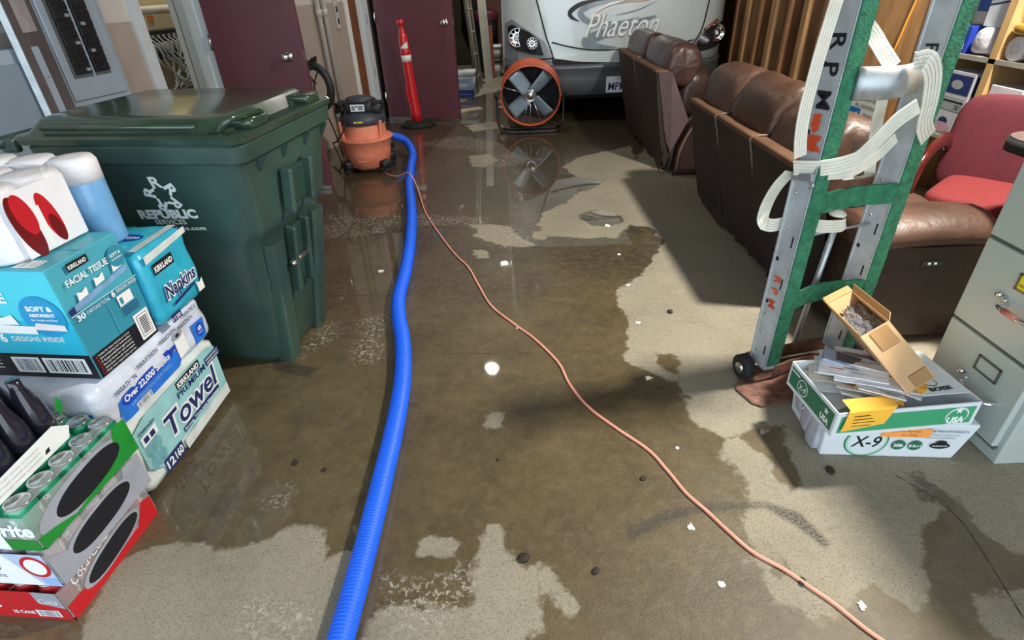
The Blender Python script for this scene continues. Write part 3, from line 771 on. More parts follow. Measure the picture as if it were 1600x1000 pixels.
mb.tube(smooth_path([T @ V((-0.09, -0.12, 0.60)), T @ V((-0.10, -0.20, 0.54)), T @ V((-0.11, -0.235, 0.44)), T @ V((-0.20, -0.20, 0.33)), T @ V((-0.25, -0.14, 0.30)), T @ V((-0.24, -0.10, 0.2)), T @ V((-0.22, -0.12, 0.1)), T @ V((-0.27, -0.05, 0.008)), T @ V((-0.36, 0.1, 0.006))], 7), 0.0055, black_rub, 8); mb.build('power_cord', vac)

# ================================================================== blue hose, orange cord
blue = mat('hose_blue_ribs', srgb(22, 98, 238), 0.5, var=0.06)
HR = 0.034
hp = [(607, 212), (622, 214), (636, 222), (645, 240), (642, 262), (640, 290), (643, 330), (641, 375), (634, 420), (623, 465), (624, 500), (629, 530), (630, 580), (624, 630), (612, 690), (600, 740), (588, 790), (573, 850), (556, 915), (535, 990), (515, 1060)]
hz = [0.20, 0.17, 0.12, 0.075, 0.045]; pts = [fl(x, y, hz[i] if i < 5 else HR) for i, (x, y) in enumerate(hp)]; pts.insert(0, V((pts[0].x - 0.12, pts[0].y + 0.02, 0.215)))
pts = smooth_path(pts, 14)
# resample evenly, ribbed radius
def resample(P, step):
    out = [P[0]]; acc = 0
    for a, b in zip(P, P[1:]):
        L0 = (b - a).length; d = step - acc
        while d <= L0 + 1e-9:
            out.append(a + (b - a) * (d / L0)); d += step
        acc = (acc + L0) % step if L0 else acc
    return out
def clean(P):
    o = [P[0]]
    for p in P[1:]:
        if (p - o[-1]).length > 1e-4: o.append(p)
    return o
P = clean(resample(clean(pts), 0.0028)); print('hose pts', len(P))
for p in P:
    if p.z < HR and p.y < 4.4: p.z = HR
mb = MB(Matrix.Translation(-P[len(P) // 2].xy.to_3d()))
mb.tube(P, [HR - 0.002 + 0.002 * cos(2 * pi * i / 3.6) for i in range(len(P))], blue, 20)
loc = P[len(P) // 2].xy.to_3d()
o = mb.build('vacuum_hose'); o.location = loc
tag(o, 'bright blue ribbed hose running from the orange vacuum across the wet floor', 'hose')
cord_m = mat('cord_orange_pink', srgb(238, 160, 136), 0.5, var=0.10)
cr_ = 0.0052
cp = [(596, 262), (606, 272), (622, 280), (640, 284), (652, 296), (664, 330), (684, 362), (710, 396), (732, 418), (748, 446), (768, 478), (806, 508), (836, 530), (872, 566), (890, 600), (920, 636), (962, 668), (1012, 702), (1042, 734), (1072, 770), (1104, 798), (1136, 828), (1176, 862), (1226, 890), (1264, 916), (1302, 942), (1352, 982), (1400, 1015), (1450, 1050)]
pts = [fl(x, y, cr_) for x, y in cp]
for i, (x, y) in enumerate(cp):
    if 610 < x < 660 : pts[i].z = 0.075 if 632 < x < 650 else 0.03
P = smooth_path(pts, 9); loc = P[len(P) // 2].xy.to_3d()
mb = MB(Matrix.Translation(-loc)); mb.tube(P, cr_, cord_m, 10); o = mb.build('extension_cord'); o.location = loc
tag(o, 'thin pale orange extension cord snaking from the vacuum to the right foreground', 'cord')

# ================================================================== red delineator post
redp = mat('post_red_plastic', srgb(208, 34, 38), 0.35, var=0.08, coat=0.3)
bp_ = V((-0.955, 6.33, 0))
po, XP = world_thing('delineator_post', 'tall red plastic post with white band on a black rubber base', 'post', bp_)
T = Matrix.Translation(bp_) @ Matrix.Rotation(radians(-3), 4, 'Y')
mb = MB(XP); mb.lathe([(0.2, 0), (0.2, 0.02), (0.17, 0.04), (0.08, 0.055), (0.0, 0.056)], black_rub, 8, Matrix.Translation(bp_) @ Matrix.Diagonal((1, 0.8, 1, 1))); mb.build('rubber_base', po)
mb = MB(XP); mb.lathe([(0.055, 0.04), (0.055, 0.15), (0.051, 0.30), (0.05, 0.62), (0.049, 0.72), (0.053, 0.73), (0.053, 0.75), (0.049, 0.76), (0.048, 0.86), (0.045, 0.89), (0.025, 0.96), (0.020, 0.985), (0.036, 0.995), (0.04, 1.02), (0.03, 1.04), (0, 1.045)], redp, 24, T)
mb.box((-0.048, -0.02, 0.33), (0.018, 0.05, 0.14), redp, bev=0.005, M=T); mb.build('post', po)
mb = MB(XP); mb.lathe([(0.0525, 0.655), (0.0525, 0.715)], WHITE, 24, T); mb.build('reflective_band', po)
mb = MB(XP); vs = []
for i in range(9):
    a = -pi / 2 - 0.9 + 1.8 * i / 8
    for z in (0.78, 0.79 + 0.05 * i / 8): vs.append(T @ V((0.0500 * cos(a), 0.0500 * sin(a), z)))
mb.add(vs, [(2 * i, 2 * i + 2, 2 * i + 3, 2 * i + 1) for i in range(8)], WHITE); mb.build('white_sticker', po)
# ================================================================== wheeled bin
bing = mat('bin_green_plastic', srgb(50, 74, 67), 0.38, var=0.34, scale=3.2, bump=0.08, bscale=30, coat=0.25, coat_rough=0.15)
binl = mat('bin_lid_green', srgb(46, 66, 54), 0.22, var=0.25, scale=6, bump=0.12, bscale=9, coat=0.6, coat_rough=0.1)
bc = V((-1.14, 2.13, 0)); BA = radians(-9)
bin_ = thing('wheeled_bin', 'big dark green wheeled refuse bin with white lettering on its side', 'bin', bc, BA)
def br(z, x0, x1, hw, r): return rrect((x1 - x0) / 2, hw, r, z, 7, cx=(x0 + x1) / 2)
rings = [br(0.015, -0.26, 0.195, 0.190, 0.07), br(0.0, -0.25, 0.185, 0.18, 0.07)][::-1] + [br(0.04, -0.27, 0.205, 0.200, 0.06), br(0.30, -0.295, 0.245, 0.2361, 0.06), br(0.50, -0.31, 0.272, 0.2639, 0.06),
         br(0.585, -0.318, 0.285, 0.2757, 0.06), br(0.61, -0.33, 0.308, 0.2792, 0.05), br(0.64, -0.335, 0.318, 0.2834, 0.05), br(0.80, -0.35, 0.340, 0.3056, 0.05), br(0.89, -0.36, 0.350, 0.3181, 0.04)]
mb = MB(); mb.loft(rings, bing)
# lower near corner pilaster and front recess frames
for sy in (-1, 1):
    mb.loft([rrect(0.035, 0.045, 0.02, z, 4, cx=0.19 + z * 0.16, cy=sy * (0.13 + z * 0.09)) for z in (0.0, 0.2, 0.42, 0.56)], bing)
mb.build('body', bin_, split=35)
mb = MB()
o_ = [br(0.895, -0.385, 0.375, 0.342, 0.05), br(0.945, -0.39, 0.382, 0.346, 0.05), br(0.955, -0.38, 0.375, 0.340, 0.05), br(0.955, -0.355, 0.355, 0.318, 0.05), br(0.885, -0.355, 0.355, 0.318, 0.05)]
o_.append(o_[0]); mb.loft(o_, bing, cap=False); mb.build('rim', bin_, split=30)
for y in (-0.22, -0.05, 0.12, 0.27): mb = MB(); mb.hexa([V((x, y + d, z)) for z, x in ((0.84, 0.345),) for x, d in ((0.34, -0.006), (0.352, -0.006), (0.352, 0.006), (0.34, 0.006))] + [V((x, y + d, 0.89)) for x, d in ((0.34, -0.006), (0.38, -0.006), (0.38, 0.006), (0.34, 0.006))], bing); mb.build('rim_gusset', bin_)
# front face pockets, their shade painted as darker green slabs, and the catch bar
rec = mat('bin_recess_shade_green', srgb(40, 66, 57), 0.45, var=0.1)
for y0, y1, z0, z1 in ((-0.10, 0.06, 0.66, 0.80), (-0.06, 0.05, 0.30, 0.56)):
    def fx(z): return 0.205 + (z - 0.04) * (0.15 if z < 0.56 else 0.155) + (0.028 if z > 0.6 else 0.0)
    mb = MB(); mb.box((fx((z0 + z1) / 2) + 0.006, (y0 + y1) / 2, (z0 + z1) / 2), (0.012, y1 - y0, z1 - z0), rec, (0, 8.5, 0), bev=0.004); mb.build('front_recess', bin_)
    for y in (y0, y1): mb = MB(); mb.box((fx((z0 + z1) / 2) + 0.020, y, (z0 + z1) / 2), (0.045, 0.022, z1 - z0 + 0.03), bing, (0, 8.5, 0), bev=0.008); mb.build('recess_rib', bin_)
mb = MB(); mb.tube([V((0.285, -0.085, 0.42)), V((0.285, 0.065, 0.42))], 0.013, steel, 12); mb.build('catch_bar', bin_)
# lid
mb = MB()
def lr(z, x0, x1, hw, r): return rrect((x1 - x0) / 2, hw, r, z, 7, cx=(x0 + x1) / 2)
mb.loft([lr(0.956, -0.43, 0.388, 0.350, 0.05), lr(0.974, -0.43, 0.392, 0.353, 0.05), lr(0.982, -0.42, 0.384, 0.345, 0.05), lr(0.984, -0.40, 0.33, 0.31, 0.04), lr(1.020, -0.37, 0.29, 0.28, 0.04), lr(1.026, -0.35, 0.27, 0.26, 0.04)], binl)
mb.build('lid', bin_).modifiers.new('es', 'EDGE_SPLIT').split_angle = radians(16)
for sy in (-1, 1): mb = MB(); mb.loft([rrect(0.05, 0.055, 0.02, z, 4, cx=0.335, cy=sy * 0.2) for z in (0.98, 1.0, 1.012)], binl); mb.build('lid_lug', bin_)
mb = MB(); mb.tube(smooth_path([V((0.30, -0.30, 0.985)), V((0.34, -0.30, 1.02)), V((0.355, -0.24, 1.025)), V((0.36, -0.16, 1.02)), V((0.36, -0.12, 0.985))], 6), 0.012, binl, 10)
mb.build('lid_handle', bin_)
mb = MB(); mb.tube([V((-0.33, -0.30, 1.0)), V((0.22, -0.30, 1.0))], 0.010, binl, 8); mb.build('lid_ridge', bin_)
mb = MB(); mb.tube([V((-0.45, -0.36, 0.965)), V((-0.45, 0.36, 0.965))], 0.019, bing, 12)
for y in (-0.345, -0.1, 0.1, 0.345): mb.box((-0.425, y, 0.955), (0.06, 0.025, 0.045), bing, bev=0.008)
mb.build('hinge_bar', bin_)
for sy in (-1, 1):
    mb = MB(); mb.lathe([(0.04, -0.03), (0.12, -0.03), (0.135, -0.02), (0.135, 0.02), (0.12, 0.03), (0.04, 0.03)], black_rub, 28, RT((-0.30, 0.245 * sy, 0.135), (90, 0, 0))); mb.build('wheel', bin_)
# lettering on the near long side
n0 = V((0, -1, 0)); pA = V((0, -0.29448, 0.72)); sideN = V((0, -1, -0.139)).normalized()
RMb = Matrix.Translation(bc) @ Matrix.Rotation(BA, 4, 'Z')
def bh(px, py, off=0.0015):
    q = hit(px, py, RMb @ pA, RMb.to_3x3() @ sideN); q = RMb.inverted() @ q; return q + sideN * off
mb = MB()
def btext(s, A, B_, h, bold=0.0, al='L'):
    a = bh(*A); b = bh(*B_); mb.text(s, h, WHITE, frame(a, b - a, (0, -0.139, 1)), bold, 0, (b - a).length, 'L')
btext('REPUBLIC', (221, 341), (311, 340), 0.045, 0.055); btext('SERVICES', (245, 350), (293, 350), 0.026, 0.012); btext('RepublicServices.com', (210, 359), (323, 359), 0.022, 0.015)
ctr = bh(254, 304); fr_ = frame(ctr, (1, 0, 0), (0, -0.139, 1))
def rring(ang):
    M = fr_ @ Matrix.Rotation(ang, 4, 'Z') @ Matrix.Translation((-0.022, 0.024, 0))
    mb.text('R', 0.056, WHITE, M @ Matrix.Rotation(radians(6), 4, 'Z'), 0.035, 0.0, 0.042, 'L')
for k in range(5): rring(-2 * pi * k / 5)
mb.build('side_lettering', bin_)

# ================================================================== stacked goods on the left
can_top = mat('can_aluminium', srgb(200, 210, 212), 0.25, 0.9, var=0.05)
film = film_mat('shrink_film', opacity=0.22)
film_w = mat('film_grey_print', srgb(158, 164, 176), 0.3, var=0.12, scale=10, bump=0.3, bscale=18, coat=0.4)
def can_mesh(body, accent, word):
    mb = MB(); mb.lathe([(0.024, 0.0), (0.032, 0.008), (0.033, 0.015), (0.033, 0.104), (0.027, 0.118)], body, 20, cap=False)
    mb.lathe([(0.0, 0.1165), (0.022, 0.1165), (0.024, 0.121), (0.0275, 0.1225), (0.0275, 0.1195)], can_top, 20)
    mb.box((0.006, 0, 0.1175), (0.018, 0.010, 0.0015), can_top, bev=0.003, seg=1)
    for k in range(3):
        a0 = 2 * pi * k / 3; q = MB(); q.text(word, 0.030, WHITE, Matrix.Identity(4), 0.012, 0.3, 0.075, 'L')
        mb.add([V((0.0334 * cos(a0 + v[1] / 0.03 * 0.9), 0.0334 * sin(a0 + v[1] / 0.03 * 0.9), 0.022 + v[0])) for v in q.v], q.f, accent)
    return mb
CASES = [
 dict(base=0.0, col=srgb(190, 24, 34), can=srgb(150, 26, 34), word='Coca-Cola', off=(0, 0), lab='red shrink-wrapped case of cola cans at the bottom of the stack on the floor', nm='r', trayw=mat('tray_red', srgb(196, 22, 34), 0.35, var=0.05, coat=0.3)),
 dict(base=0.1275, col=srgb(200, 208, 216), can=srgb(176, 170, 178), word='Coke', off=(0.022, 0.012), lab='white and silver case of 35 cans between the red and green cases', nm='w', trayw=mat('tray_white', srgb(206, 216, 232), 0.35, var=0.03, coat=0.3)),
 dict(base=0.255, col=srgb(20, 150, 60), can=srgb(38, 148, 110), word='Sprite', off=(0.03, 0.02), lab='green-trimmed case of 35 green cans under the pack of black bottles', nm='g', trayw=mat('tray_green', srgb(24, 165, 62), 0.35, var=0.08, coat=0.3)),
]
a_ax = V((0.10, 0.995, 0)).normalized(); l_ax = V((-0.995, 0.10, 0)).normalized()
for ci, cs in enumerate(CASES):
    o0 = V((-1.155, 0.815, cs['base'])) + V((cs['off'][0], cs['off'][1], 0)) * 1.0
    # local frame: x towards the left (l_ax), y towards the back (a_ax)
    root = thing('drink_case', cs['lab'], 'drink case', o0, atan2(a_ax.y, a_ax.x) - pi / 2, 'shrink-wrapped cases of cans')
    # local: x right, so case spans x in [-0.47, 0], y in [0, 0.335]
    body = mat('can_' + cs['nm'], cs['can'], 0.3, 0.35, var=0.12, scale=30); tr = cs['trayw']
    t = MB(); W_, D_ = 0.466, 0.333
    t.box((-W_ / 2, D_ / 2, 0.003), (W_, D_, 0.006), tr)
    hh = (0.034, 0.03, 0.026)[ci]
    for c, s_ in (((-W_ / 2, 0.001, hh / 2), (W_, 0.002, hh)), ((-W_ / 2, D_ - 0.001, hh / 2), (W_, 0.002, hh)), ((-0.001, D_ / 2, hh / 2), (0.002, D_, hh)), ((-W_ + 0.001, D_ / 2, hh / 2), (0.002, D_, hh))): t.box(c, s_, tr)
    t.build('tray', root)
    proto = can_mesh(body, WHITE, cs['word'])
    first = None
    for i in range(7):
        for j in range(5):
            if ci < 2 and not (i == 0 or j == 0): continue
            x = -0.0335 - 0.0665 * i; y = 0.0335 + 0.0665 * j
            if first is None: c_ = proto.build('can', root); first = c_
            else: c_ = first.copy(); COL.objects.link(c_)
            c_.location = (x, y, 0.0055); c_.rotation_euler = (0, 0, (i * 37 + j * 61) % 120 * pi / 180)
            if (i, j) == (0, 0): c_.rotation_euler = (0, 0, radians(-100))
    # wrap: clear film, printed corner panels and the end opening, its dark inside painted as a black oval
    w = MB(); H = 0.1245
    fx = 0.0025
    w.add([V((fx, -fx, 0.01)), V((fx, D_ + fx, 0.01)), V((fx, D_ + fx, H - .01)), V((fx, -fx, H - .01))], [(0, 1, 2, 3)], film)
    w.add([V((fx, -fx, 0.01)), V((-W_, -fx, 0.01)), V((-W_, -fx, H - .01)), V((fx, -fx, H - .01))], [(3, 2, 1, 0)], film)
    w.build('clear_film', root)
    w = MB(); f = Face(w, (fx + 0.0005, 0, 0.0), (0, 1, 0), (0, 0, 1), 0.0006)
    def lens(u0, v0, u1, v1, fat, n=14):
        a, b = V((u0, v0)), V((u1, v1)); d = b - a; nn = V((-d.y, d.x)).normalized(); up_ = []; dn = []
        for i in range(n + 1):
            t_ = 0.5 - 0.5 * cos(pi * i / n); e = (max(0, 1 - abs(2 * t_ - 1) ** 2.6)) ** 0.5 * fat; up_.append(a + d * t_ + nn * e); dn.append(a + d * t_ - nn * e)
        return [tuple(p) for p in up_ + dn[::-1]]
    if ci == 0:
        f.poly([(0, 0), (D_, 0), (D_, 0.075), (0.30, 0.085), (0.26, 0.03), (0.1, 0.018), (0.06, 0.05), (0.0, 0.055)], tr)
        f.poly(lens(0.055, 0.045, 0.285, 0.075, 0.036), film_w); f.poly(lens(0.07, 0.045, 0.275, 0.072, 0.029), BLACK)
        f.txt('Coca-Cola', 0.04, 0.082, 0.045, WHITE, 0.0, 0.35, 0.13, rot=10)
    elif ci == 1:
        f.poly([(0, 0), (D_, 0), (D_, 0.115), (0.27, 0.115), (0.24, 0.035), (0.10, 0.02), (0.07, 0.06), (0.0, 0.10)], film_w)
        f.poly(lens(0.035, 0.05, 0.285, 0.062, 0.043), film_w); f.poly(lens(0.055, 0.05, 0.27, 0.062, 0.034), BLACK)
    else:
        gm = mat('film_green_print', srgb(22, 140, 50), 0.28, var=0.15, scale=12, bump=0.3, bscale=16, coat=0.5)
        f.poly(lens(0.01, 0.045, 0.30, 0.062, 0.050), film_w)
        f.poly([(0, 0), (D_, 0), (D_, 0.11), (0.29, 0.118), (0.25, 0.03), (0.10, 0.008), (0.04, 0.03), (0.0, 0.04)], gm)
        f.poly(lens(0.06, 0.045, 0.285, 0.062, 0.037), BLACK)
    w.build('end_wrap', root)
    w = MB(); f = Face(w, (-W_, -fx - 0.0005, 0.0), (1, 0, 0), (0, 0, 1), 0.0006)
    if ci == 0:
        f.rect(0, 0, 0.40, 0.118, tr); f.poly([(0.40, 0), (W_, 0), (W_, 0.05), (0.40, 0.07)], tr); f.poly([(0.40, 0.07), (W_, 0.05), (W_, 0.115), (0.40, 0.118)], film_w)
        f.txt('Coca-Cola', 0.02, 0.045, 0.075, WHITE, 0.02, 0.35, 0.27); f.txt('ORIGINAL TASTE', 0.10, 0.028, 0.014, WHITE, 0.0, 0, 0.13)
        f.rect(0.375, 0.012, 0.44, 0.040, WHITE); f.bars(0.38, 0.014, 0.055, 0.024, NAVY); f.txt('35 CANS', 0.31, 0.022, 0.018, WHITE, 0.03, 0, 0.06)
        f.txt('Coca', 0.405, 0.07, 0.03, WHITE, 0.0, 0.3, 0.05)
    elif ci == 1:
        wp = mat('film_pale_blue', srgb(188, 206, 240), 0.3, var=0.1, scale=9, bump=0.2, bscale=16, coat=0.4)
        f.rect(0, 0, W_, 0.122, wp); f.poly([(0.16, 0.0), (0.42, 0.0), (0.36, 0.122), (0.18, 0.122)], WHITE)
        f.txt('35', 0.30, 0.055, 0.055, NAVY, 0.03, 0, 0.068, 'C'); f.txt('Cans', 0.31, 0.028, 0.024, NAVY, 0.0, 0, 0.045, 'C'); f.txt('diet', 0.09, 0.04, 0.05, RED, 0.02, 0.2, 0.08, 'C')
        for r0, c0_ in ((0.040, RED), (0.030, WHITE)): f.ell(0.43, 0.075, r0 * 0.9, r0, c0_)
        f.rect(0.425, 0.005, W_, 0.03, mat('film_lblue', srgb(150, 190, 240), 0.3))
    else:
        f.rect(0, 0.0, 0.385, 0.08, WHITE); f.rect(0.385, 0.0, W_, 0.038, gm); f.rect(0, 0.08, 0.27, 0.124, mat('film_aqua', srgb(120, 210, 190), 0.3, coat=0.3))
        f.txt('35', 0.30, 0.045, 0.045, mat('teal_print', srgb(40, 140, 130), 0.5), 0.02, 0, 0.06, 'C'); f.txt('CANS', 0.30, 0.026, 0.014, mat('teal_print', srgb(40, 140, 130), 0.5), 0.0, 0, 0.05, 'C')
        f.txt('Sprite', 0.335, 0.052, 0.06, WHITE, 0.04, 0.25, 0.14)
    w.build('front_wrap', root)
    if ci == 2:
        w = MB(); w.add([V((-0.002, 0, 0.1245)), V((-0.002, D_, 0.1245)), V((-0.036, D_, 0.126)), V((-0.036, 0, 0.126))], [(0, 1, 2, 3)], film); w.build('clear_film', root)

# pack of black bottles on top of the green case
o0 = V((-1.19, 0.835, 0.383)); root = thing('bottle_pack', 'pack of black drink bottles in film on top of the green case', 'bottle pack', o0, radians(-4))
bm_ = mat('bottle_black', srgb(34, 34, 46), 0.12, var=0.1, coat=0.6)
pk = MB(); pk.lathe([(0.026, 0.0), (0.032, 0.008), (0.032, 0.09), (0.030, 0.11), (0.017, 0.165), (0.0145, 0.175), (0.0145, 0.198), (0, 0.199)], bm_, 20)
q = MB(); q.text('smart', 0.02, WHITE, Matrix.Identity(4), 0.0, 0.0, 0.05, 'L')
first = None
for i in range(6):
    for j in range(4):
        if first is None: first = pk.build('bottle', root); b_ = first
        else: b_ = first.copy(); COL.objects.link(b_)
        b_.location = (-0.036 - i * 0.0655, 0.034 + j * 0.0655, 0.003)

w = MB(); f = Face(w, (0.0015, 0.02, 0.0), (0, 1, 0), (0, 0, 1))
f.poly([(0, 0), (0.225, 0.0), (0.24, 0.03), (0.20, 0.062), (0.0, 0.05)], WHITE)
for k in range(3): f.txt('BOTTLED UNDER AUTHORITY', 0.015, 0.038 - k * 0.013, 0.008, GREY, 0.0, 0, 0.13)
f.poly([(0.15, 0.012), (0.165, 0.012), (0.168, 0.024), (0.156, 0.022)], BLACK)
f.poly([(0.235, 0.06), (0.255, 0.09), (0.25, 0.12), (0.235, 0.1)], gm)
f = Face(w, (-0.40, -0.0045, 0.0), (1, 0, 0), (0, 0, 1))
f.poly([(0.0, 0.0), (0.37, 0.0), (0.36, 0.05), (0.30, 0.12), (0.0, 0.14)], gm)
f.txt('Zero Sugar', 0.20, 0.055, 0.03, WHITE, 0.0, 0.2, 0.12)
w.build('wrap_print', root)

# packs of paper goods behind: rounded, slightly creased film bags
def bag(root, W_, D_, H_, m, cr=0.035, cz=0.03, wr=0.006, name='wrapped_body', seed=1, bulge=0.01):
    """origin at right front bottom corner; x to the left is negative"""
    mb = MB(); nz = 12; rings = []
    for i in range(nz + 1):
        t_ = i / nz; z = t_ * H_; k = 0.0
        if z < cz: k = cz - sqrt(max(0, cz ** 2 - (cz - z) ** 2))
        if z > H_ - cz: k = cz - sqrt(max(0, cz ** 2 - (z - H_ + cz) ** 2))
        rg = []
        for p in rrect(W_ / 2 - k, D_ / 2 - k, cr, z, 6, -W_ / 2, D_ / 2):
            rg.append(p)
        # subdivide the straight runs
        out = []
        for a, b in zip(rg, rg[1:] + rg[:1]):
            n_ = max(1, int((b - a).length / 0.03))
            for s_ in range(n_): out.append(a.lerp(b, s_ / n_))
        rings.append(out)
    n = min(len(r) for r in rings)
    base = rings[nz // 2]; nb = len(base); R2 = []
    for i in range(nz + 1):
        t_ = i / nz; z = t_ * H_; k = 0.0
        if z < cz: k = cz - sqrt(max(0, cz ** 2 - (cz - z) ** 2))
        if z > H_ - cz: k = cz - sqrt(max(0, cz ** 2 - (z - H_ + cz) ** 2))
        rr = []
        for p in base:
            sx = (W_ / 2 - k) / (W_ / 2); sy = (D_ / 2 - k) / (D_ / 2)
            q = V(((p.x + W_ / 2) * sx - W_ / 2, (p.y - D_ / 2) * sy + D_ / 2, z))
            q += (q - V((-W_ / 2, D_ / 2, H_ / 2))).normalized() * (noise.noise(q * 14 + V((seed, 0, 0))) * wr + bulge * sin(pi * t_))
            q.z = max(0.0, min(H_, q.z)) if i in (0, nz) else q.z
            rr.append(q)
        R2.append(rr)
    mb.loft(R2, m, True); return mb.build(name, root)
bagfilm = lambda nm, col, **k: mat(nm, srgb(*col), 0.28, var=0.10, scale=16, bump=0.5, bscale=22, coat=0.5, **k)
# paper towel pack
a0 = radians(-4)
tp = thing('paper_towel_pack', 'large pale aqua pack of premium paper towels standing on the floor', 'paper towel pack', (-1.165, 1.20, 0), a0)
bag(tp, 0.42, 0.53, 0.27, bagfilm('bag_white', (214, 224, 222)), wr=0.010, seed=2)
mb = MB(); aq = bagfilm('bag_aqua', (150, 205, 208)); aq2 = mat('aqua_leaf_print', srgb(112, 170, 178), 0.4, var=0.2, scale=40)
f = Face(mb, (0.0135, 0.0, 0.0), (0, 1, 0), (0, 0, 1), 0.0005)
f.poly([(0.03, 0.10), (0.09, 0.05), (0.20, 0.07), (0.36, 0.06), (0.50, 0.07), (0.505, 0.24), (0.46, 0.262), (0.10, 0.262), (0.03, 0.24)], aq)
for k in range(9): f.ell(0.06 + 0.02 * (k % 3), 0.10 + 0.05 * (k // 3), 0.018, 0.026, aq2)
f.poly([(0.085, 0.022), (0.185, 0.022), (0.185, 0.075), (0.085, 0.075)], NAVY)
f.txt('12', 0.092, 0.034, 0.042, WHITE, 0.03, 0, 0.038); f.txt('160', 0.138, 0.034, 0.042, WHITE, 0.03, 0, 0.042)
f.poly([(0.20, 0.02), (0.50, 0.03), (0.50, 0.075), (0.20, 0.06)], bagfilm('bag_white', (214, 224, 222)))
f.txt('Towel', 0.145, 0.112, 0.115, WHITE, 0.075, 0.12, 0.325); f.txt('Towel', 0.15, 0.114, 0.11, NAVY, 0.02, 0.12, 0.31)
f.txt('PREMIUM', 0.25, 0.198, 0.034, NAVY, 0.012, 0, 0.17)
f.poly([(0.215, 0.080), (0.45, 0.088), (0.45, 0.106), (0.215, 0.099)], NAVY); f.txt('Strong, Thick and Absorbent', 0.22, 0.085, 0.014, WHITE, 0.01, 0, 0.225)
f.rect(0.26, 0.226, 0.40, 0.256, BLACK); f.txt('KIRKLAND', 0.266, 0.231, 0.026, WHITE, 0.04, 0, 0.128)
f.rect(0.43, 0.20, 0.52, 0.232, NAVY); f.txt('INDIVIDUALLY', 0.435, 0.218, 0.012, WHITE, 0.01, 0, 0.08); f.txt('WRAPPED ROLLS', 0.435, 0.204, 0.012, WHITE, 0.01, 0, 0.08)
f.poly([(0.045, 0.175), (0.12, 0.18), (0.12, 0.215), (0.045, 0.21)], WHITE); f.txt('Create-a-Size', 0.045, 0.222, 0.016, BLACK, 0.01, 0, 0.08)
for u in (0.055, 0.085): f.rect(u, 0.183, u + 0.022, 0.203, NAVY)
mb.build('printed_label', tp)
# bath tissue pack
bt = thing('bath_tissue_pack', 'blue and white film pack of bath tissue rolls lying on the paper towels', 'bath tissue pack', (-1.16, 1.19, 0.272), a0)
bag(bt, 0.52, 0.545, 0.178, bagfilm('bag_white2', (212, 220, 236)), cz=0.04, wr=0.014, seed=9)
mb = MB(); bl = bagfilm('bag_blue', (40, 120, 220)); dbl = mat('deep_blue_print', srgb(28, 70, 180), 0.4, var=0.1)
f = Face(mb, (0.0125, 0.0, 0.0), (0, 1, 0), (0, 0, 1), 0.0006)
f.poly([(0.03, 0.03), (0.06, 0.02), (0.32, 0.02), (0.36, 0.05), (0.30, 0.10), (0.20, 0.095), (0.10, 0.10), (0.05, 0.09)], bl)
f.poly([(0.43, 0.03), (0.50, 0.03), (0.51, 0.10), (0.44, 0.105)], bl); f.ell(0.475, 0.068, 0.022, 0.026, dbl); f.txt('48', 0.475, 0.066, 0.022, WHITE, 0.02, 0, 0.022, 'C'); f.txt('ROLLS', 0.475, 0.055, 0.008, WHITE, 0.01, 0, 0.025, 'C')
f.poly([(0.055, 0.078), (0.075, 0.060), (0.305, 0.070), (0.315, 0.085), (0.295, 0.104), (0.07, 0.098)], dbl); f.txt('Over 22,000 Sheets', 0.07, 0.073, 0.028, WHITE, 0.03, 0, 0.225)
f.txt('2-PLY SINGLE ROLL BATH TISSUE', 0.085, 0.048, 0.014, mat('lightblue_print', srgb(150, 190, 240), 0.5), 0.0, 0, 0.20)
f.rect(0.10, 0.022, 0.17, 0.043, WHITE); f.bars(0.103, 0.024, 0.064, 0.017, BLACK)
for u, v, w_ in ((0.05, 0.110, 0.095), (0.16, 0.125, 0.10), (0.275, 0.132, 0.09), (0.375, 0.125, 0.085), (0.42, 0.148, 0.075)): f.txt('MARATHON', u, v, 0.024, NAVY, 0.0, 0, w_)
f.poly([(0.335, 0.04), (0.39, 0.045), (0.39, 0.115), (0.365, 0.125), (0.335, 0.115)], WHITE); f.ell(0.36, 0.118, 0.028, 0.013, GREY); f.ell(0.36, 0.118, 0.011, 0.006, BLACK)
f.rect(0.30, 0.085, 0.335, 0.10, dbl)
mb.build('printed_label', bt)
mb = MB(); f = Face(mb, (-0.52, -0.0125, 0.0), (1, 0, 0), (0, 0, 1), 0.0006)
f.txt('MARATHON', 0.30, 0.115, 0.026, NAVY, 0.0, 0, 0.10); f.txt('MARATHON', 0.40, 0.04, 0.03, NAVY, 0.0, 0, 0.10); f.rect(0.33, 0.075, 0.40, 0.10, dbl)
f.poly([(0.06, 0.10), (0.33, 0.12), (0.33, 0.14), (0.1, 0.14)], bl); f.poly([(0.40, 0.075), (0.50, 0.085), (0.50, 0.10), (0.44, 0.095)], bl)
mb.build('front_print', bt)

# facial tissue carton
tealc = mat('carton_teal', srgb(72, 168, 188), 0.5, var=0.05, scale=8, coat=0.15)
teald = mat('carton_teal_deep', srgb(50, 140, 165), 0.5, var=0.05, scale=8)
cyanb = mat('carton_cyan', srgb(76, 206, 226), 0.42, var=0.04, scale=8, coat=0.25)
cart = mat('white_edge', srgb(190, 228, 232), 0.5, var=0.04)
fcart = thing('tissue_carton', 'turquoise facial tissue carton with black base band on the bath tissue pack', 'carton', (-1.15, 1.235, 0.452), radians(-7))
cw, cdp, ch = 0.50, 0.245, 0.338
mb = MB(); mb.box((-cw / 2, cdp / 2, ch / 2), (cw, cdp, ch), tealc, bev=0.003, seg=1)
f = Face(mb, (0, 0, 0), (0, 1, 0), (0, 0, 1))       # right side
f.rect(0.002, 0.002, cdp - 0.002, 0.075, BLACK); f.rect(0.002, 0.075, cdp - 0.002, 0.20, teald)
